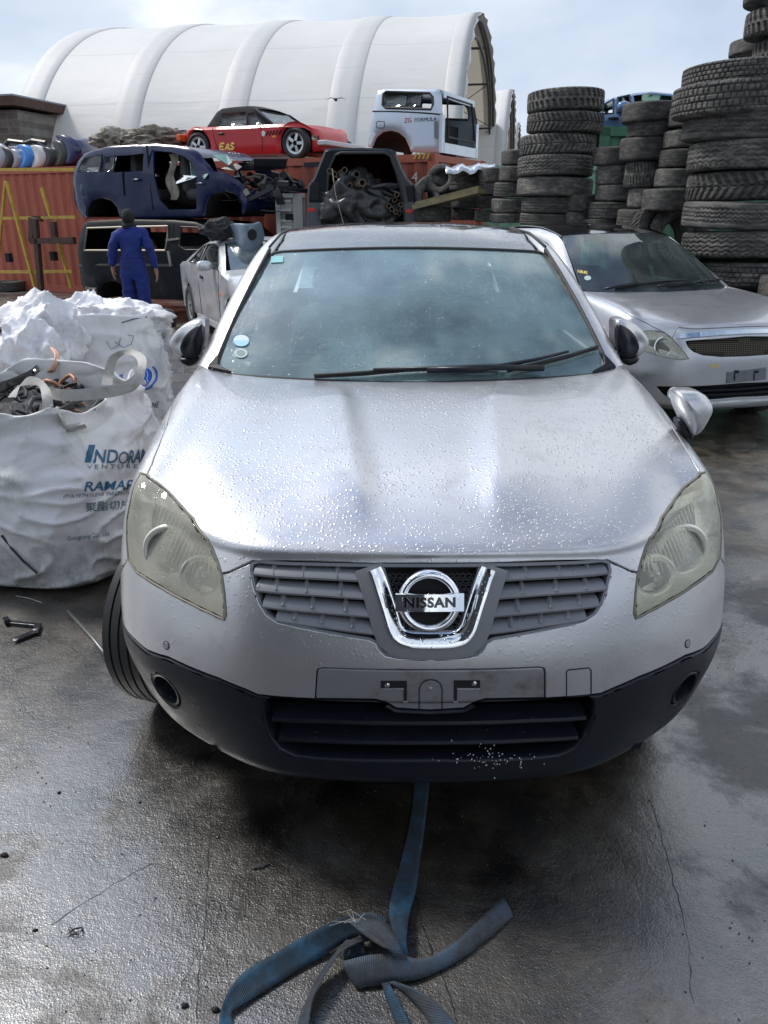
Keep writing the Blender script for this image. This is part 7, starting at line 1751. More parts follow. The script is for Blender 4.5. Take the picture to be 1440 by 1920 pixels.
for (u, v, ax, s_, lab) in ((292, 258, (.70, .55, .20), 2, 'brown-stained crumpled tarp bundle left of the red convertible'), (225, 262, (.42, .5, .20), 6, 'paler folded tarp at the left end of the stained bundle')):
    a = CPL(u, v, .6); o = cloth_lump('tarp_bundle', (0, 0, 0), ax, TARP, None, s_, .42, 84, 2.6); o.location = CPL.world(a[0], .6, a[1] - .02); o.rotation_euler.z = CPL.a; tag(o, lab, 'tarp')
# ------------------------------------------------------------ yellow rack and rusty frame
YP = Plane(tuple(CPL.world(0, -.9))[:2], CR); YLM = mat('worn_yellow_steel', (.55, .36, .05), .5, dirt=(.12, .07, .04), dscale=6); RST = mat('rusty_brown_steel', (.11, .055, .04), .8, var=(.05, .03, .025), vscale=6)
def bars(name, lst, mt, label, cat, w_=.06, P=YP):
    t = thing(name, label, cat, tuple(P.world(0, 0)), P.a)
    for k, (u0, v0, u1, v1, y0, y1) in enumerate(lst):
        a, b = P(u0, v0, y0), P(u1, v1, y1); m = MB(); m.bar((a[0], y0, a[1]), (b[0], y1, b[1]), w_, w_ * .8, up=(0, 1, 0)); m.build('steel_bar', mt, t)
    return t
bars('yellow_rack', [(-40, 410, 142, 407, 0, 0), (-40, 510, 136, 509, 0, 0), (12, 340, 66, 541, -.05, -.05), (78, 352, 134, 540, .05, .05), (-10, 552, 10, 340, .4, .4), (0, 318, 140, 318, .3, .3)], YLM, 'tall worn yellow steel rack leaning in front of the red container', 'rack')
bars('rusty_frame', [(62, 410, 78, 410, 0, 0), (66, 410, 78, 556, -.3, -.3), (58, 452, 140, 450, -.3, -.3), (60, 408, 60, 452, -.3, -.3), (100, 415, 104, 452, -.2, -.2), (92, 452, 140, 453, .3, .3), (66, 556, 88, 556, -.3, .1)], RST, 'rusty brown steel frame table standing in front of the yellow rack', 'frame', .11)
for u, v in ((17, 483), (101, 480)):
    a = YP(u, v, -.1); m = MB(); m.box((a[0], -.1, a[1]), (.12, .1, .18)); o = m.build('rack_clamp', GAP); o.parent = [x for x in bpy.data.objects if x.name == 'yellow_rack'][0]
# block wall building at the far left
BLK = bpy.data.materials.new('concrete_blocks'); BLK.use_nodes = True; t_ = BLK.node_tree; b_ = t_.nodes['Principled BSDF']; tc_ = N(t_, 'ShaderNodeTexCoord'); mp_ = N(t_, 'ShaderNodeMapping', inp={2: (R(90), 0, 0)}); t_.links.new(tc_.outputs['Object'], mp_.inputs[0])
br = N(t_, 'ShaderNodeTexBrick', inp={'Color1': (.17, .15, .135, 1), 'Color2': (.12, .11, .10, 1), 'Mortar': (.22, .21, .19, 1), 'Scale': 1.0, 'Mortar Size': .012, 'Brick Width': .4, 'Row Height': .2}); t_.links.new(mp_.outputs[0], br.inputs[0])
nz_ = N(t_, 'ShaderNodeTexNoise', inp={'Scale': 3.0, 'Detail': 8.0}); t_.links.new(tc_.outputs['Object'], nz_.inputs['Vector']); mm = N(t_, 'ShaderNodeMix', data_type='RGBA', blend_type='MULTIPLY', inp={0: .7}); cc = ramp(N(t_, 'ShaderNodeValToRGB'), [(.35, (.5, .48, .45)), (.65, (1, 1, 1))]); t_.links.new(nz_.outputs[0], cc.inputs[0]); t_.links.new(br.outputs[0], mm.inputs[6]); t_.links.new(cc.outputs[0], mm.inputs[7]); t_.links.new(mm.outputs[2], b_.inputs['Base Color']); b_.inputs['Roughness'].default_value = .9
bb = thing('block_building', 'grey concrete block building with dark eave behind the scrap bumpers at the left edge', 'building', tuple(atY(46, 300, 27).xy) + (0,), R(-14))
zt = atY(30, 192, 27).z; m = MB(); m.box((-5, 4, zt / 2 - .1), (10, 8, zt - .2)); m.build('wall', BLK, bb)
m = MB(); m.box((-4.95, 3.9, zt + .02), (10.3, 8.5, .26)); m.build('eave', RST, bb)
m = MB(); m.box((-4.95, 3.9, zt + .17), (10.3, 8.5, .05)); m.build('roof', mat('blue_grey_roofing', (.25, .30, .36), .5), bb)
# added out of sight behind the viewer: something dark for the paint to reflect
bh = thing('reflection_backdrop', 'added unseen dark shed behind the viewer, seen only as a reflection in the paintwork', 'backdrop', (-11, -7, 0), R(32))
m = MB(); m.box((2, -3, 2.9), (15, 6, 5.8)); bevel(m.build('wall', mat('backdrop_side_dark', (.05, .05, .055), .7), bh), .03); m = MB(); m.box((2, -3, 5.9), (15.6, 6.6, .2)); m.build('roof', mat('backdrop_top_dark', (.07, .07, .075), .6), bh)
# bird
b0 = atY(630, 187, 26); m = MB(); 
m.tube([b0 + Vector((-.06, -.12, 0)), b0, b0 + Vector((.02, .14, .01))], [.012, .05, .01], 8)
for s_ in (-1, 1): m.add([b0 + Vector((0, -.06, .02)), b0 + Vector((0, .06, .02)), b0 + Vector((s_ * .16, .06, .05)), b0 + Vector((s_ * .34, .0, -.02)), b0 + Vector((s_ * .16, -.04, .06))], [(0, 1, 2, 4), (4, 2, 3)])
o = m.build('bird', mat('dark_feathers', (.04, .04, .04), .8), None, True); tag(o, 'small dark bird gliding in front of the large white tent', 'bird')
# ------------------------------------------------------------ bulk bags
def b_bag(m, t, b, l, tc):
    nz = N(t, 'ShaderNodeTexNoise', inp={'Scale': 3.0, 'Detail': 9.0, 'Roughness': .68, 'Distortion': .8}); l(tc.outputs['Object'], nz.inputs['Vector'])
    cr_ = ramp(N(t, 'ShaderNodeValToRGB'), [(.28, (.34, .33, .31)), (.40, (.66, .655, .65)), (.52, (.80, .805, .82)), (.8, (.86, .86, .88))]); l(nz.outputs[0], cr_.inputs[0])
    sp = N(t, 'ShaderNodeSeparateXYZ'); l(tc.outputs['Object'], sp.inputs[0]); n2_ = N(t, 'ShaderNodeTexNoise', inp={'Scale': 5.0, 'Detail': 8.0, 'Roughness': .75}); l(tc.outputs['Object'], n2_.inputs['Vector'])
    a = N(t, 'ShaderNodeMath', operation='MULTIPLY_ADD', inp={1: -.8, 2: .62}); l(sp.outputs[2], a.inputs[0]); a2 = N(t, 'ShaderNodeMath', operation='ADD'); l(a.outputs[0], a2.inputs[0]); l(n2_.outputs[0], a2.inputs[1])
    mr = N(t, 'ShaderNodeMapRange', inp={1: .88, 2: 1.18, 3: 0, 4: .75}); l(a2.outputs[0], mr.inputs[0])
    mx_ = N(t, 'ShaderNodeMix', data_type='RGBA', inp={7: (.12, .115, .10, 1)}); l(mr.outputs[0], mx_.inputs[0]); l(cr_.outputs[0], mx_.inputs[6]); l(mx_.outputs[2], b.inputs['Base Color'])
    wv = N(t, 'ShaderNodeTexWave', inp={'Scale': 60.0, 'Distortion': .5}); l(tc.outputs['Object'], wv.inputs['Vector']); nf = N(t, 'ShaderNodeTexNoise', noise_type='RIDGED_MULTIFRACTAL', inp={'Scale': 5.5, 'Detail': 4.0, 'Distortion': 1.2}); l(tc.outputs['Object'], nf.inputs['Vector'])
    s1 = N(t, 'ShaderNodeMath', operation='MULTIPLY', inp={1: .0004}); l(wv.outputs[0], s1.inputs[0]); s2 = N(t, 'ShaderNodeMath', operation='MULTIPLY_ADD', inp={1: .0045}); l(nf.outputs[0], s2.inputs[0]); l(s1.outputs[0], s2.inputs[2])
    bp = N(t, 'ShaderNodeBump', inp={'Strength': .8, 'Distance': 1.0}); l(s2.outputs[0], bp.inputs['Height']); l(bp.outputs[0], b.inputs['Normal'])
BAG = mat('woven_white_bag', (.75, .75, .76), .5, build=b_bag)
CLEANW = mat('cleaner_white_bag_cloth', (.80, .80, .83), .5, dirt=(.42, .41, .40), dscale=4, bump=.012, bscale=14)
INKB = mat('blue_ink', (.03, .13, .24), .6); INKD = mat('faded_blue_ink', (.10, .16, .20), .7); INKR = mat('bright_blue_ink', (.01, .14, .62), .5); INKK = mat('navy_ink', (.02, .03, .16), .6)
STRAPM = mat('bag_webbing', (.50, .49, .46), .75, dirt=(.25, .24, .21), dscale=9, bump=.003, bscale=60)
def ridged(v, s_, seed): return 1 - min(1, abs(noise.noise(v * s_ + Vector((seed, seed * .7, 0)))) * 2.6)
def bag(name, label, loc, W_, D_, H_, seed, mt, rz=0, top=.10, bulge=.14, n=170, m_=96, amp=.045, group='white bulk bags beside the crossover', exp=3.4, slump=(0, 0)):
    t = thing(name, label, 'bulk bag', loc, rz, group); V = []; F = []; sd = Vector((seed * 3.1, seed, 0))
    for i in range(m_ + 1):
        h = i / m_
        for j in range(n):
            th = 2 * math.pi * j / n; c, s_ = math.cos(th), math.sin(th); e = 2 / exp
            x = math.copysign(abs(c) ** e, c); y = math.copysign(abs(s_) ** e, s_)
            k = .80 + bulge * math.sin(math.pi * min(1, h * 1.08 + .06)) ** .8 + .06 * (1 - h) - (.10 if h < .06 else 0) * (1 - h / .06) + .04 * math.sin(2.5 * h + th)
            P = Vector((x * W_ / 2 * k, y * D_ / 2 * k, 0)); zz = H_ * h * (1 + top * noise.noise(Vector((c * 1.4, s_ * 1.4, seed))) * h ** 3 * 2.0)
            q = Vector((P.x, P.y, zz)) + sd
            q2 = Vector((q.x * .8, q.y * .8, q.z * 2.1)) + noise.noise_vector(q * 1.6) * .45
            d = amp * (ridged(q2, 1.7, 1) ** 3 - .4) * 1.3 + amp * .75 * (ridged(q2, 3.6, 2) ** 4 - .3) + amp * .4 * (ridged(Vector((q.x, q.y, q.z * .5)), 7.5, 3) ** 4 - .3) + amp * .5 * noise.noise(q * 1.5)
            d *= (.5 + .8 * (1 - h)) if h > .05 else h / .05
            nrm = Vector((x, y, 0)).normalized(); P += nrm * d; V.append(Vector((P.x + slump[0] * h * h, P.y + slump[1] * h * h, max(0, zz + d * .25))))
    for i in range(m_):
        for j in range(n): F.append((i * n + j, i * n + (j + 1) % n, (i + 1) * n + (j + 1) % n, (i + 1) * n + j))
    o = mesh('sack', V, F, mt, t)
    so_ = o.modifiers.new('s', 'SOLIDIFY'); so_.thickness = .006; so_.offset = -1
    bv = BVHTree.FromPolygons(V, F); M_ = Matrix.Translation(loc) @ Matrix.Rotation(rz, 4, 'Z'); Mi = M_.inverted()
    def hit(u, v, off=.004):
        o_ = Mi @ Vector((0, 0, CAM_H)); d = (Mi.to_3x3() @ ray(u, v)).normalized(); h, nn, f, dist = bv.ray_cast(o_, d)
        if h is None: return None
        if nn.dot(d) > 0: nn = -nn
        return h + nn * off
    return t, hit
def sub_tri(V, F, L_):
    bm = bmesh.new(); vs = [bm.verts.new(v) for v in V]
    for f in F:
        try: bm.faces.new([vs[i] for i in f])
        except ValueError: pass
    bmesh.ops.triangulate(bm, faces=bm.faces[:])
    for _ in range(4):
        es = [e for e in bm.edges if e.calc_length() > L_]
        if not es: break
        bmesh.ops.subdivide_edges(bm, edges=es, cuts=1); bmesh.ops.triangulate(bm, faces=[f for f in bm.faces if len(f.verts) > 3])
    bm.verts.index_update(); r = ([v.co.copy() for v in bm.verts], [tuple(v.index for v in f.verts) for f in bm.faces]); bm.free(); return r
def printed(txt, t, hit, u0, vmid, w_, h_, slope, mt, bold=.01, shear=0.0, name='printed_lettering'):
    V, F = text_mesh(txt, 1.0, 0, bold=bold); V, F = sub_tri(V, F, .16); x0, x1 = min(v.x for v in V), max(v.x for v in V); y0, y1 = min(v.y for v in V), max(v.y for v in V); out = []; bad = set()
    for i, v in enumerate(V):
        fx = (v.x - x0) / (x1 - x0); fy = (v.y - y0) / (y1 - y0) - .5; p = hit(u0 + fx * w_ + shear * fy, vmid - fy * h_ + slope * fx)
        if p is None: bad.add(i); p = Vector((0, 0, 0))
        out.append(p)
    F = [f for f in F if not any(i in bad for i in f)]
    med = [f for f in F if max((out[f[0]] - out[f[1]]).length, (out[f[1]] - out[f[2]]).length) < .12]
    if med: mesh(name, out, med, mt, t, False)
# the big bag at the left front
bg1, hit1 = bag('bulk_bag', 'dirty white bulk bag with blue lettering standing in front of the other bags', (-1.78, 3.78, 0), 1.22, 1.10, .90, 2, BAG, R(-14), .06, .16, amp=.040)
printed('I', bg1, hit1, 162, 851, 12, 33, 0, INKB, .02, 8); printed('ND', bg1, hit1, 177, 856, 44, 25, 0, INKB, .012, 4); printed('RAM', bg1, hit1, 241, 857, 36, 24, -4, INKB, .012, 4); printed('A', bg1, hit1, 279, 853, 16, 24, -2, INKB, .012, 4)
printed('O', bg1, hit1, 222, 858, 18, 22, 0, INKD, -.002, 4)
printed('V E N T U R E S', bg1, hit1, 163, 876, 105, 8, -3, INKD, 0)
printed('RAMAPET', bg1, hit1, 160, 912, 122, 18, -4, INKB, .015, 4)
printed('(POLYETHYLENE TEREPHTHALATE)', bg1, hit1, 120, 931, 158, 9, -8, INKD, .004, 2)
printed('聚酯切片', bg1, hit1, 160, 951, 84, 18, -6, INKD, .004)
printed('Guangdong Co., Ltd', bg1, hit1, 126, 1010, 78, 10, -8, INKD, .002)
printed('L01', bg1, hit1, 152, 767, 26, 9, -2, INKD, .0)
def ribbon(name, pairs, mt, parent=None, nn=48, world=True, th=.0025, cross=4, sag=0):
    A = np.array([tuple(a) for a, b in pairs]); B = np.array([tuple(b) for a, b in pairs]); k = len(A)
    def cr(Q, q):
        Q = np.concatenate([2 * Q[:1] - Q[1:2], Q, 2 * Q[-1:] - Q[-2:-1]]); i = np.minimum(q.astype(int), k - 2); w_ = cr_w(q - i); return sum(Q[i + a] * w_[:, a:a + 1] for a in range(4))
    q = np.linspace(0, k - 1, nn * (k - 1) // 6 + 8); A, B = cr(A, q), cr(B, q); V = []; F = []; UV = []
    d = np.r_[0, np.cumsum(np.linalg.norm(np.diff((A + B) / 2, axis=0), axis=1))]
    for i in range(len(q)):
        tg = (A[min(i + 1, len(q) - 1)] - A[max(i - 1, 0)]); nn_ = np.cross(B[i] - A[i], tg); nn_ /= max(np.linalg.norm(nn_), 1e-9)
        for c in range(cross + 1):
            f = c / cross; V.append(A[i] + (B[i] - A[i]) * f + nn_ * sag * math.sin(math.pi * f)); UV.append((f, d[i]))
    m_ = cross + 1; F = [(i * m_ + c, i * m_ + c + 1, (i + 1) * m_ + c + 1, (i + 1) * m_ + c) for i in range(len(q) - 1) for c in range(cross)]
    o = mesh(name, V, F, mt, parent); uv = o.data.uv_layers.new(name='UVMap')
    for lp in o.data.loops: uv.data[lp.index].uv = UV[lp.vertex_index]
    if th:
        s_ = o.modifiers.new('s', 'SOLIDIFY'); s_.thickness = th; s_.offset = 0
    return o
def inloc(t, P):
    M_ = (Matrix.Translation(t.location) @ t.rotation_euler.to_matrix().to_4x4()).inverted(); return [(M_ @ a, M_ @ b) for a, b in P]
def pr(u0, v0, u1, v1, Y): return (atY(u0, v0, Y), atY(u1, v1, Y))
# carrying loops and stitched webbing
ribbon('carrying_loop', inloc(bg1, [pr(86, 724, 88, 746, 3.38), pr(120, 730, 120, 752, 3.30), pr(165, 728, 166, 750, 3.26), pr(215, 722, 219, 743, 3.26), (atY(245, 708, 3.28), atY(256, 729, 3.28)), (atY(258, 690, 3.34), atY(272, 698, 3.34)), (atY(255, 672, 3.45), atY(272, 668, 3.45)), (atY(238, 664, 3.55), atY(242, 655, 3.55)), (atY(220, 676, 3.62), atY(208, 666, 3.62)), (atY(214, 700, 3.62), atY(195, 696, 3.62)), (atY(210, 722, 3.58), atY(190, 722, 3.58))]), STRAPM, bg1, 70, th=0)
ribbon('carrying_loop', inloc(bg1, [pr(100, 762, 80, 768, 3.22), pr(96, 735, 78, 742, 3.25), pr(78, 712, 72, 724, 3.34), pr(55, 706, 52, 722, 3.42), pr(40, 720, 30, 728, 3.45), pr(30, 745, 14, 745, 3.40)]), STRAPM, bg1, 50, th=0)
st_ = [hit1(u, v, .008) for u, v in ((98, 752), (138, 750), (108, 775), (144, 768), (118, 800), (154, 792), (126, 810), (160, 802))]
if all(st_): ribbon('stitched_webbing', [(st_[0], st_[1]), (st_[2], st_[3]), (st_[4], st_[5]), (st_[6], st_[7])], STRAPM, bg1, 20)
q = [hit1(u, v, .01) for u, v in ((138, 756), (178, 752), (146, 775), (184, 768))]
if all(q): ribbon('label', [(q[0], q[1]), (q[2], q[3])], mat('label_white', (.7, .7, .7), .5), bg1, 12)
m = MB(); q = [hit1(u, v, .003) for u, v in ((4, 1003), (24, 1030), (45, 1052), (70, 1075))]; q = [a for a in q if a]
if len(q) > 1: m.tube(q, .006, 5); m.build('seam_cord', INT, bg1)
# contents
rb_ = random.Random(5); COPW = mat('copper_wire', (.36, .19, .12), .5, .4)
for k in range(16):
    c = Vector((rb_.uniform(-.30, .30), rb_.uniform(-.26, .30), .80 + rb_.uniform(-.03, .06))); m = MB(); P = []
    d = rb_.uniform(0, 6.3); r_ = rb_.uniform(.05, .12)
    for i in range(14): d += rb_.uniform(.2, .7); P.append(c + Vector((r_ * math.cos(d), r_ * math.sin(d), .03 * math.sin(i * .9 + k))))
    m.tube(P, rb_.choice((.005, .008, .012)), 6); o = m.build('cable', rb_.choice((RUBBER, RUBBER, RUBBER, INT, COPW, GREYPL)), None, True); o.location = bg1.location; o.rotation_euler = bg1.rotation_euler
    tag(o, 'one of the tangled scrap cables filling the open top of the front bulk bag', 'cable', 'cables in the front bulk bag')
o = cloth_lump('scrap_fill', (0, .02, .70), (.34, .30, .10), INT, None, 8, .2, 60); o.location = bg1.location; tag(o, 'dark mass of scrap wiring under the cables in the front bag', 'scrap', kind='stuff')
# black trim strip arcing out of the bag
P = [(atY(-30, 722, 3.5), atY(-30, 748, 3.5)), (atY(0, 716, 3.5), atY(0, 738, 3.5)), (atY(30, 706, 3.55), atY(32, 722, 3.55)), (atY(55, 694, 3.6), atY(60, 708, 3.6)), (atY(68, 684, 3.65), atY(77, 694, 3.65))]
tag(ribbon('trim_strip', P, BLACK_GLOSS, None, 40, th=.01), 'curved black plastic car trim poking out of the front bulk bag at left', 'trim')
# second bag with the blue emblem
bg2, hit2 = bag('bulk_bag', 'tall white bag printed with a blue emblem behind the front bag', (-1.98, 5.35, 0), .98, .85, 1.07, 5, BAG, R(10), .05, .10, amp=.028, exp=3.0)
printed('ge', bg2, hit2, 253, 737, 17, 17, -3, INKR, .012); printed('ag', bg2, hit2, 214, 714, 17, 17, -4, INKR, .012); printed('YLENE', bg2, hit2, 268, 763, 29, 11, -5, INKK, .01, 2); printed('WEARABLE', bg2, hit2, 254, 787, 38, 6, -4, INKK, .004); printed('PURE', bg2, hit2, 253, 800, 24, 8, -5, INKK, .006, 2)
for (cx, cy, rx, ry, rot, mt_) in ((272, 707, 12, 17, 20, INKR),):
    pts = [hit2(u, v, .005) for u, v in arc((cx, cy), rx, ry, 24, 0, 360, rot)]; 
    if all(pts): mesh('emblem', pts + [hit2(cx, cy, .007)], [(i, (i + 1) % 24, 24) for i in range(24)], mt_, bg2, False)
    ring = [hit2(u, v, .006) for u, v in arc((cx + 3, cy), rx + 5, ry + 5, 22, -80, 100, rot)]; ring = [p for p in ring if p]
    if len(ring) > 2: m = MB(); m.tube(ring, .006, 5); m.build('emblem_ring', INKR, bg2)
    for dx in (-4, 2):
        sw_ = [hit2(cx + dx + a, cy - 12 + b, .009) for a, b in ((0, 0), (2, 8), (0, 16), (2, 22))]
        if all(sw_): m = MB(); m.tube(sw_, .003, 4); m.build('emblem_stroke', TW, bg2)
q = [hit2(u, v, .004) for u, v in ((228, 605), (250, 598), (275, 594), (301, 595))]; q = [p for p in q if p]
if len(q) > 2: m = MB(); m.tube(q, .004, 4); m.build('stitched_hem', INKK, bg2)
sc_ = [[(200, 640), (208, 655), (222, 648), (226, 634)], [(215, 640), (232, 652), (246, 645), (250, 630), (240, 628)]]
for s_ in sc_:
    q = [hit2(u, v, .004) for u, v in s_]; q = [p for p in q if p]
    if len(q) > 2: m = MB(); m.tube(q, .002, 4); m.build('pen_mark', INKD, bg2)
# slumped cloth tops and further bags
def fold(label, u, v, Y, ax, seed, mt=CLEANW, amp=.23, ridge=2.3):
    p = atY(u, v, Y); o = cloth_lump('bag_cloth', (0, 0, 0), ax, mt, None, seed, amp, 110, ridge); o.location = p; return tag(o, label, 'bag cloth', 'loose white bag cloth')
fold('loose white bag cloth standing in a peak beside the emblem bag', 178, 618, 5.6, (.22, .22, .22), 4)
fold('folded white cloth lying over the top of the emblem bag', 225, 602, 5.5, (.32, .26, .13), 9)
bg3, hit3 = bag('bulk_bag', 'white bag with an upright floppy neck between the emblem bag and the zipped one', (-2.42, 4.95, 0), .66, .7, .96, 11, CLEANW, R(20), .18, .08, amp=.07, exp=2.4, n=120, m_=70)
fold('crumpled white neck of cloth above the copper strands', 78, 632, 4.9, (.24, .22, .24), 15)
fold('white cloth slumped in front of the neck', 55, 668, 4.7, (.2, .2, .2), 19)
bg4, hit4 = bag('bulk_bag', 'white bag with a black zip cut off by the left edge', (-3.05, 5.1, 0), .8, .8, .92, 17, CLEANW, R(5), .05, .12, amp=.05, n=110, m_=60)
m = MB(); m.tube([atY(u, v, 4.66) for u, v in ((-20, 626), (0, 619), (18, 615), (33, 613))], .018, 6); o = m.build('zip', RUBBER); o.data.transform(Matrix.Translation(-Vector(bg4.location))); o.data.transform(Matrix.Rotation(-R(5), 4, 'Z')); o.parent = bg4
COP = mat('copper_strands', (.62, .36, .27), .45, .3); 
m = MB()
for k in range(9): m.tube([atY(96 + k * .8, 652 + k * .5, 4.3), atY(104 + k * .8, 665, 4.25), atY(103 + k * .6, 680, 4.2), atY(94 + k, 694, 4.2), atY(84 + k, 702, 4.25)], .006, 5)
tag(m.build('copper_strands', COP, None, True), 'bundle of pinkish copper strands hanging between the white bags', 'wire')
FILM = glassy('clear_plastic_film', (.88, .9, .92), drop=False, haze=(.7, .72, .76), hazef=.30, ior=1.45)
V = []; F = []
for i in range(9):
    for j in range(9):
        f, g = i / 8, j / 8; u = 300 + 45 * f; v = 603 + 25 * f * (1 - g) + g * (88 + 10 * f); p = atY(u, v, 5.2 + .08 * math.sin(f * 7 + g * 3)); V.append(p)
F = [(i * 9 + j, i * 9 + j + 1, (i + 1) * 9 + j + 1, (i + 1) * 9 + j) for i in range(8) for j in range(8)]
o = mesh('plastic_film', V, F, FILM); tag(o, 'torn clear plastic film hanging off the right side of the emblem bag', 'plastic film')
m = MB(); m.tube([atY(304, 584, 5.9), atY(316, 590, 5.9), atY(320, 600, 5.9), atY(320, 612, 5.9)], [.03, .05, .05, .04], 8); tag(m.build('bent_black_pipe', BLACK_TRIM, None, True), 'bent black plastic pipe sticking up behind the emblem bag', 'pipe')

# ------------------------------------------------------------ webbing strap on the ground
def b_strap(m, t, b, l, tc):
    sp = N(t, 'ShaderNodeSeparateXYZ'); l(tc.outputs['UV'], sp.inputs[0]); mu = N(t, 'ShaderNodeMath', operation='MULTIPLY', inp={1: 1500.0}); l(sp.outputs[1], mu.inputs[0]); si = N(t, 'ShaderNodeMath', operation='SINE'); l(mu.outputs[0], si.inputs[0])
    bp = N(t, 'ShaderNodeBump', inp={'Strength': .9, 'Distance': .0009}); l(si.outputs[0], bp.inputs['Height']); l(bp.outputs[0], b.inputs['Normal'])
    nz = N(t, 'ShaderNodeTexNoise', inp={'Scale': 11.0, 'Detail': 8.0, 'Roughness': .7}); l(tc.outputs['Object'], nz.inputs['Vector']); cr_ = ramp(N(t, 'ShaderNodeValToRGB'), [(.36, (.014, .022, .028)), (.50, (.018, .042, .068)), (.66, (.024, .10, .18))]); l(nz.outputs[0], cr_.inputs[0]); l(cr_.outputs[0], b.inputs['Base Color'])
STR = mat('dirty_blue_webbing', (.03, .08, .14), .55, build=b_strap)
STRG = mat('grey_worn_webbing', (.05, .06, .07), .6, build=lambda m, t, b, l, tc: (b_strap(m, t, b, l, tc), None)[1])
for e in STRG.node_tree.nodes:
    if e.type == 'VALTORGB':
        for x, c in zip(e.color_ramp.elements, ((.020, .021, .024), (.045, .055, .070), (.045, .085, .135))): x.color = (*c, 1)
def gp(u, v, h): return atZ(350 + u * .52083, 1450 + v * .52083, h)
stp = thing('towing_strap', 'dirty blue webbing strap running from under the bumper into a loose knot on the ground', 'strap', tuple(gp(740, 600, 0).xy) + (0,))
def srib(rows, mt, nn=60, sag=0):
    P = [(gp(a, b, h) - stp.location, gp(c, d, h2) - stp.location) for a, b, c, d, h, h2 in rows]; ribbon('webbing', P, mt, stp, nn, th=.003, sag=sag)
srib([(835, -140, 885, -140, .02, .02), (826, -20, 878, -20, .012, .012), (820, 60, 872, 60, .008, .008), (800, 200, 856, 200, .006, .006), (768, 330, 838, 330, .007, .007), (742, 420, 826, 420, .012, .012), (728, 500, 802, 505, .03, .03), (748, 590, 792, 600, .045, .04), (765, 650, 800, 655, .03, .02)], STR)
srib([(716, 520, 720, 590, .05, .04), (660, 500, 672, 600, .075, .035), (560, 520, 605, 592, .065, .025), (455, 568, 500, 652, .05, .012), (330, 640, 380, 722, .035, .008), (215, 708, 262, 796, .03, .008), (160, 768, 185, 842, .03, .012), (130, 830, 160, 866, .02, .012), (112, 915, 172, 915, .01, .01), (100, 990, 165, 985, .006, .006)], STR, 90, .004)
srib([(575, 600, 640, 600, .04, .045), (520, 665, 560, 640, .03, .05), (468, 740, 500, 720, .015, .05), (430, 820, 455, 810, .01, .045), (400, 900, 440, 905, .008, .03), (385, 1000, 430, 1000, .006, .02)], STRG)
srib([(690, 600, 650, 560, .02, .02), (600, 610, 560, 650, .02, .05), (556, 672, 612, 768, .045, .008), (650, 655, 655, 766, .055, .010), (750, 648, 762, 752, .055, .012), (820, 666, 842, 738, .04, .010), (880, 658, 905, 712, .03, .008), (960, 612, 988, 668, .03, .008), (1050, 530, 1092, 590, .03, .006), (1140, 448, 1174, 515, .02, .006)], STRG, 90, .004)
srib([(575, 530, 600, 516, .075, .075), (640, 582, 700, 532, .085, .09), (692, 618, 742, 566, .085, .085), (735, 642, 775, 640, .07, .065), (760, 690, 800, 690, .03, .03)], STRG)
srib([(548, 640, 640, 590, .02, .02), (552, 668, 640, 640, .012, .012), (570, 670, 650, 655, .01, .01)], STR, 20)
srib([(702, 755, 728, 752, .03, .03), (722, 820, 758, 810, .015, .035), (745, 880, 790, 875, .01, .03), (770, 960, 830, 960, .006, .01)], STR)
srib([(726, 752, 748, 748, .03, .035), (790, 800, 850, 790, .01, .035), (850, 860, 925, 850, .006, .03), (900, 930, 985, 920, .006, .02)], STRG)
m = MB(); rs_ = random.Random(2)
for k in range(7):
    a = gp(600 + rs_.uniform(-8, 8), 525 + rs_.uniform(-4, 4), .08) - stp.location; m.tube([a, a + Vector((rs_.uniform(-.03, .03), rs_.uniform(-.02, .02), rs_.uniform(.0, .012))), a + Vector((rs_.uniform(-.06, .05), rs_.uniform(-.03, .03), rs_.uniform(-.01, .01)))], .0004, 4)
m.build('frayed_threads', STRAPM, stp)
# ------------------------------------------------------------ litter on the ground
m = MB(); a, b = atZ(127, 1145, .02), atZ(221, 1256, .015); m.tube([a, (a + b) / 2 + Vector((.004, 0, .004)), b], .0065, 8); tag(m.build('metal_rod', mat('dull_steel_rod', (.22, .23, .23), .4, .6), None, True), 'thin straight grey metal rod lying by the front left tyre', 'rod')
br_ = thing('steel_bracket', 'black Z-shaped steel bracket with bolt holes lying on the ground at left', 'bracket', tuple(atZ(45, 1180, 0).xy) + (0,))
def g2(u, v, h=.006): return atZ(u, v, h) - br_.location
m = MB(); m.bar(g2(10, 1160), g2(14, 1166, .02), .025, .02); m.bar(g2(12, 1166, .012), g2(72, 1172, .012), .022, .01); m.bar(g2(72, 1170, .012), g2(66, 1188, .012), .03, .01); m.bar(g2(68, 1184, .010), g2(28, 1200, .010), .034, .010); bevel(m.build('plate', BLACK_TRIM, br_), .003)
for u, v in ((29, 1199), (66, 1180)): m = MB(); p = g2(u, v, .016); m.lathe([(.004, .002), (.010, .001), (.011, -.003)], 16, Matrix.Translation(p)); m.build('bolt_hole', ALLOY, br_)
def pebble(u, v, s_, label, seed, mt=None, flat=.5):
    s_ *= .62; o = cloth_lump('stone', (0, 0, 0), (s_, s_ * .7, s_ * flat), mt or GAP, None, seed, .5, 20, 2.4); o.location = atZ(u, v, 0) + Vector((0, 0, s_ * flat * .6)); tag(o, label, 'debris')
pebble(111, 1487, .009, 'small black crumb alone on the pale wet ground at left', 1); pebble(8, 1605, .016, 'black lump at the left edge of the wet ground', 2); pebble(347, 1887, .012, 'rounded dark pebble near the bottom edge left of the strap', 3, flat=.6)
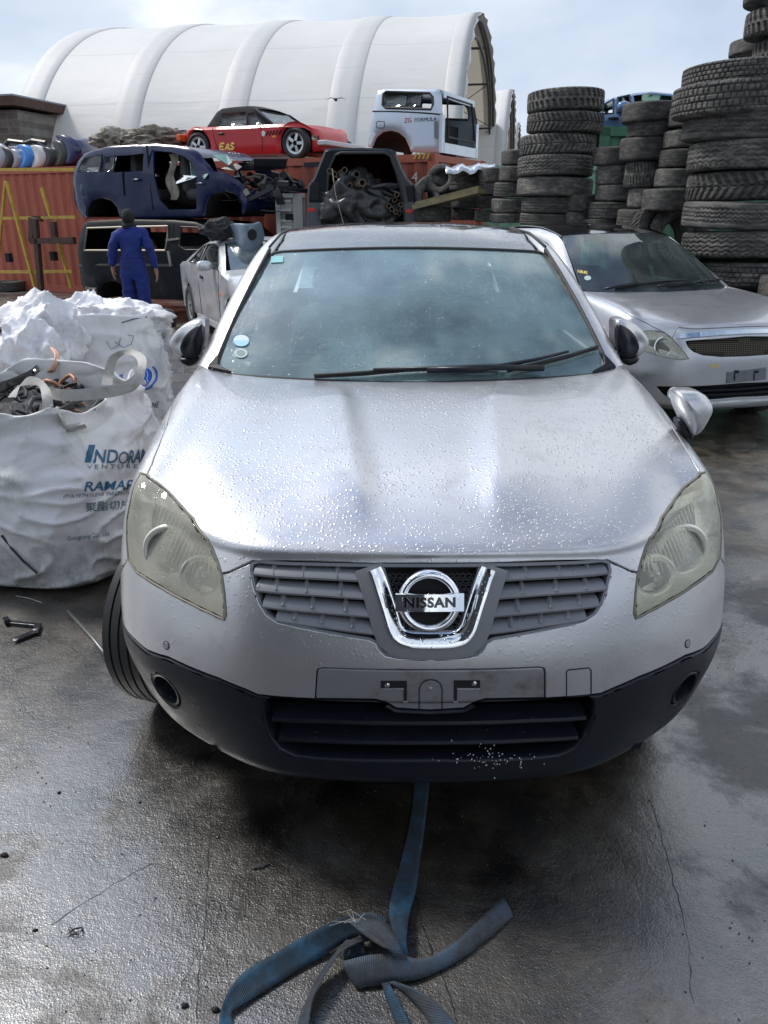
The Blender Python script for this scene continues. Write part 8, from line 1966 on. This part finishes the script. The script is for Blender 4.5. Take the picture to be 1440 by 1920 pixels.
pebble(408, 1570, .010, 'shiny dark chip on the brown ground under the bumper corner', 4, BLACK_GLOSS); pebble(66, 1745, .009, 'small dark chip at lower left beside the curled wire', 5); pebble(262, 1505, .007, 'tiny black crumb among the wet streaks', 6); pebble(405, 1895, .014, 'dark lump touching the lower left loop of the strap', 7)
m = MB(); c = atZ(141, 1747, .004); m.tube([c + Vector((.02 * math.cos(i * .9), .012 * math.sin(i * 1.3), .002 * (i % 3))) for i in range(14)], .0012, 5); tag(m.build('curled_wire', GAP), 'small nest of curled dark wire on the pale ground at lower left', 'wire')
m = MB(); m.tube([atZ(30, 1117, .003), atZ(55, 1122, .005), atZ(78, 1130, .003)], .0018, 5); tag(m.build('white_wire', STRAPM), 'thin white wire scrap on the ground below the front bag', 'wire')
m = MB(); m.tube([atZ(474, 1628, .004), atZ(490, 1622, .008), atZ(505, 1618, .004)], .0035, 5); tag(m.build('wood_splinter', INT), 'dark splinter on the brown ground left of the strap', 'debris')
rg = random.Random(9); m = MB()
for _ in range(420):
    u, v = rg.uniform(0, 1440), rg.uniform(1180, 1915)
    p = atZ(u, v, 0); s_ = rg.choice((.0008, .0012, .0018, .0026)); 
    m.box(p + Vector((0, 0, s_ * .4)), (s_ * 2, s_ * 1.4, s_), Matrix.Rotation(rg.uniform(0, 3), 3, 'Z'))
tag(m.build('grit', mat('grit', (.10, .10, .10), .6, var=(.02, .02, .02), vscale=3)), 'fine grit and flakes scattered over the wet ground', 'grit', kind='stuff')
m = MB()
for _ in range(70):
    u, v = rg.gauss(925, 40), rg.gauss(1420, 13); s_ = HP.pick(u, v)
    if not s_: continue
    p = HM @ (Vector(HP.P(*s_)) + Vector(HP.N(*s_)) * .0045); s2 = rg.choice((.0006, .0009, .0012)); m.box(p, (s2 * 2, s2 * 2, s2 * 2))
tag(m.build('sanding_grit', TW), 'white specks scattered on the black lower bumper lip', 'specks', kind='stuff')

# ------------------------------------------------------------ man in blue overalls
def skin_fig(name, joints, edges, root, mt, parent, lv=2):
    me = bpy.data.meshes.new(name); ks = list(joints); me.from_pydata([joints[k][0] for k in ks], [(ks.index(a), ks.index(b)) for a, b in edges], [])
    o = link(bpy.data.objects.new(name, me), parent); md = o.modifiers.new('skin', 'SKIN'); md.use_smooth_shade = True; o.modifiers.new('sub', 'SUBSURF').render_levels = lv; o.modifiers['sub'].levels = lv
    for i, k in enumerate(ks):
        r_ = joints[k][1]; me.skin_vertices[0].data[i].radius = r_ if isinstance(r_, tuple) else (r_, r_); me.skin_vertices[0].data[i].use_root = (k == root)
    me.materials.append(mt)
    # bake the modifiers so that the mesh itself is the figure
    dg = bpy.context.evaluated_depsgraph_get(); dg.update(); ev = o.evaluated_get(dg); nm = bpy.data.meshes.new_from_object(ev); o.modifiers.clear(); o.data = nm
    if not nm.materials: nm.materials.append(mt)
    nm.shade_smooth(); return o
px_, py_ = atY(250, 500, 11.7).x, 11.7
man = thing('person', 'person in navy blue overalls and a black hood walking away past the wrecks', 'person', (px_, py_, 0), R(4))
SKIN = mat('skin', (.36, .20, .14), .6)
J = {'hip': ((0, 0, .95), (.12, .09)), 'waist': ((0, 0, 1.10), (.12, .085)), 'chest': ((0, 0, 1.32), (.15, .10)), 'neckb': ((0, 0, 1.47), (.07, .065)), 'neck': ((0, .0, 1.53), .055), 'head': ((0, .012, 1.60), (.070, .082)), 'crown': ((0, .008, 1.68), (.066, .078)),
     'shl': ((-.17, 0, 1.43), .06), 'ell': ((-.27, .0, 1.16), .045), 'wrl': ((-.31, .06, .94), .028), 'hal': ((-.315, .075, .88), (.018, .036)), 'shr': ((.17, 0, 1.43), .06), 'elr': ((.27, -.02, 1.15), .045), 'wrr': ((.315, .02, .91), .028), 'har': ((.32, .03, .85), (.018, .036)),
     'hl': ((-.09, 0, .90), .09), 'kl': ((-.10, .06, .50), .06), 'al': ((-.10, -.04, .09), .04), 'hr': ((.09, 0, .90), .09), 'kr': ((.11, .0, .50), .06), 'ar': ((.12, .12, .09), .04), 'tl': ((-.10, .08, .035), .03), 'tr': ((.13, .24, .035), .03)}
E_ = [('hip', 'waist'), ('waist', 'chest'), ('chest', 'neckb'), ('neckb', 'neck'), ('neck', 'head'), ('head', 'crown'), ('chest', 'shl'), ('shl', 'ell'), ('ell', 'wrl'), ('wrl', 'hal'), ('chest', 'shr'), ('shr', 'elr'), ('elr', 'wrr'), ('wrr', 'har'), ('hip', 'hl'), ('hl', 'kl'), ('kl', 'al'), ('hip', 'hr'), ('hr', 'kr'), ('kr', 'ar'), ('al', 'tl'), ('ar', 'tr')]
for sd, hx_, s_ in (('l', -.315, -1), ('r', .32, 1)):
    hb_ = Vector(J['ha' + sd][0])
    for k, (dy, L_) in enumerate(((.030, .085), (.010, .10), (-.010, .095), (-.028, .075))):
        J[f'f{sd}{k}a'] = (tuple(hb_ + Vector((0, dy, -.03))), .0095); J[f'f{sd}{k}b'] = (tuple(hb_ + Vector((-s_ * .006, dy, -.03 - L_ * .5))), .009); J[f'f{sd}{k}c'] = (tuple(hb_ + Vector((-s_ * .022, dy, -.03 - L_ * .85))), .007)
        E_ += [('ha' + sd, f'f{sd}{k}a'), (f'f{sd}{k}a', f'f{sd}{k}b'), (f'f{sd}{k}b', f'f{sd}{k}c')]
    J[f'th{sd}a'] = (tuple(hb_ + Vector((-s_ * .01, .045, -.005))), .011); J[f'th{sd}b'] = (tuple(hb_ + Vector((-s_ * .02, .065, -.045))), .009); E_ += [('ha' + sd, f'th{sd}a'), (f'th{sd}a', f'th{sd}b')]
skin_fig('body', J, E_, 'hip', SKIN, man)
OV = mat('navy_blue_overalls', (.008, .026, .20), .75, bump=.03, bscale=9, dirt=(.012, .02, .07), dscale=5)
K = {'hip': ((0, 0, .96), (.185, .135)), 'waist': ((0, 0, 1.10), (.165, .12)), 'chest': ((0, -.005, 1.30), (.195, .13)), 'yoke': ((0, -.01, 1.43), (.15, .10)), 'col': ((0, 0, 1.505), (.075, .07)),
     'shl': ((-.185, 0, 1.41), .088), 'ell': ((-.275, .0, 1.16), .072), 'wrl': ((-.312, .055, .955), .052), 'shr': ((.185, 0, 1.41), .088), 'elr': ((.275, -.02, 1.15), .072), 'wrr': ((.316, .015, .925), .052),
     'hl': ((-.095, 0, .86), .125), 'kl': ((-.105, .05, .50), .10), 'al': ((-.105, -.03, .12), .085), 'hr': ((.095, 0, .86), .125), 'kr': ((.115, .0, .50), .10), 'ar': ((.122, .10, .12), .085)}
ov_ = skin_fig('overalls', K, [('hip', 'waist'), ('waist', 'chest'), ('chest', 'yoke'), ('yoke', 'col'), ('yoke', 'shl'), ('shl', 'ell'), ('ell', 'wrl'), ('yoke', 'shr'), ('shr', 'elr'), ('elr', 'wrr'), ('hip', 'hl'), ('hl', 'kl'), ('kl', 'al'), ('hip', 'hr'), ('hr', 'kr'), ('kr', 'ar')], 'hip', OV, man, 3)
for v in ov_.data.vertices:
    q = v.co; v.co += v.normal * (.016 * (ridged(Vector((q.x * 2, q.y * 2, q.z * 4)), 1.6, 4) - .5) + .007 * noise.noise(q * 14))
HOOD = mat('black_hood_cloth', (.012, .012, .014), .85, bump=.006, bscale=25)
cloth_lump('hood', (0, .005, 1.635), (.092, .105, .105), HOOD, man, 3, .08, 48, 2); cloth_lump('neck_scarf', (0, -.005, 1.515), (.098, .085, .055), HOOD, man, 6, .16, 48, 2)
BOOT = mat('black_boot', (.012, .012, .012), .5)
for x, y in ((-.10, .02), (.13, .17)): cushion('boot', (x, y, .06), (.11, .29, .12), BOOT, man, .6)
m = MB(); m.tube([(.17 * math.cos(t), .125 * math.sin(t), 1.085 + .004 * math.sin(3 * t)) for t in np.linspace(0, 2 * math.pi, 29)[:-1]], .009, 6, closed=True); m.build('waist_seam', OV, man, True)
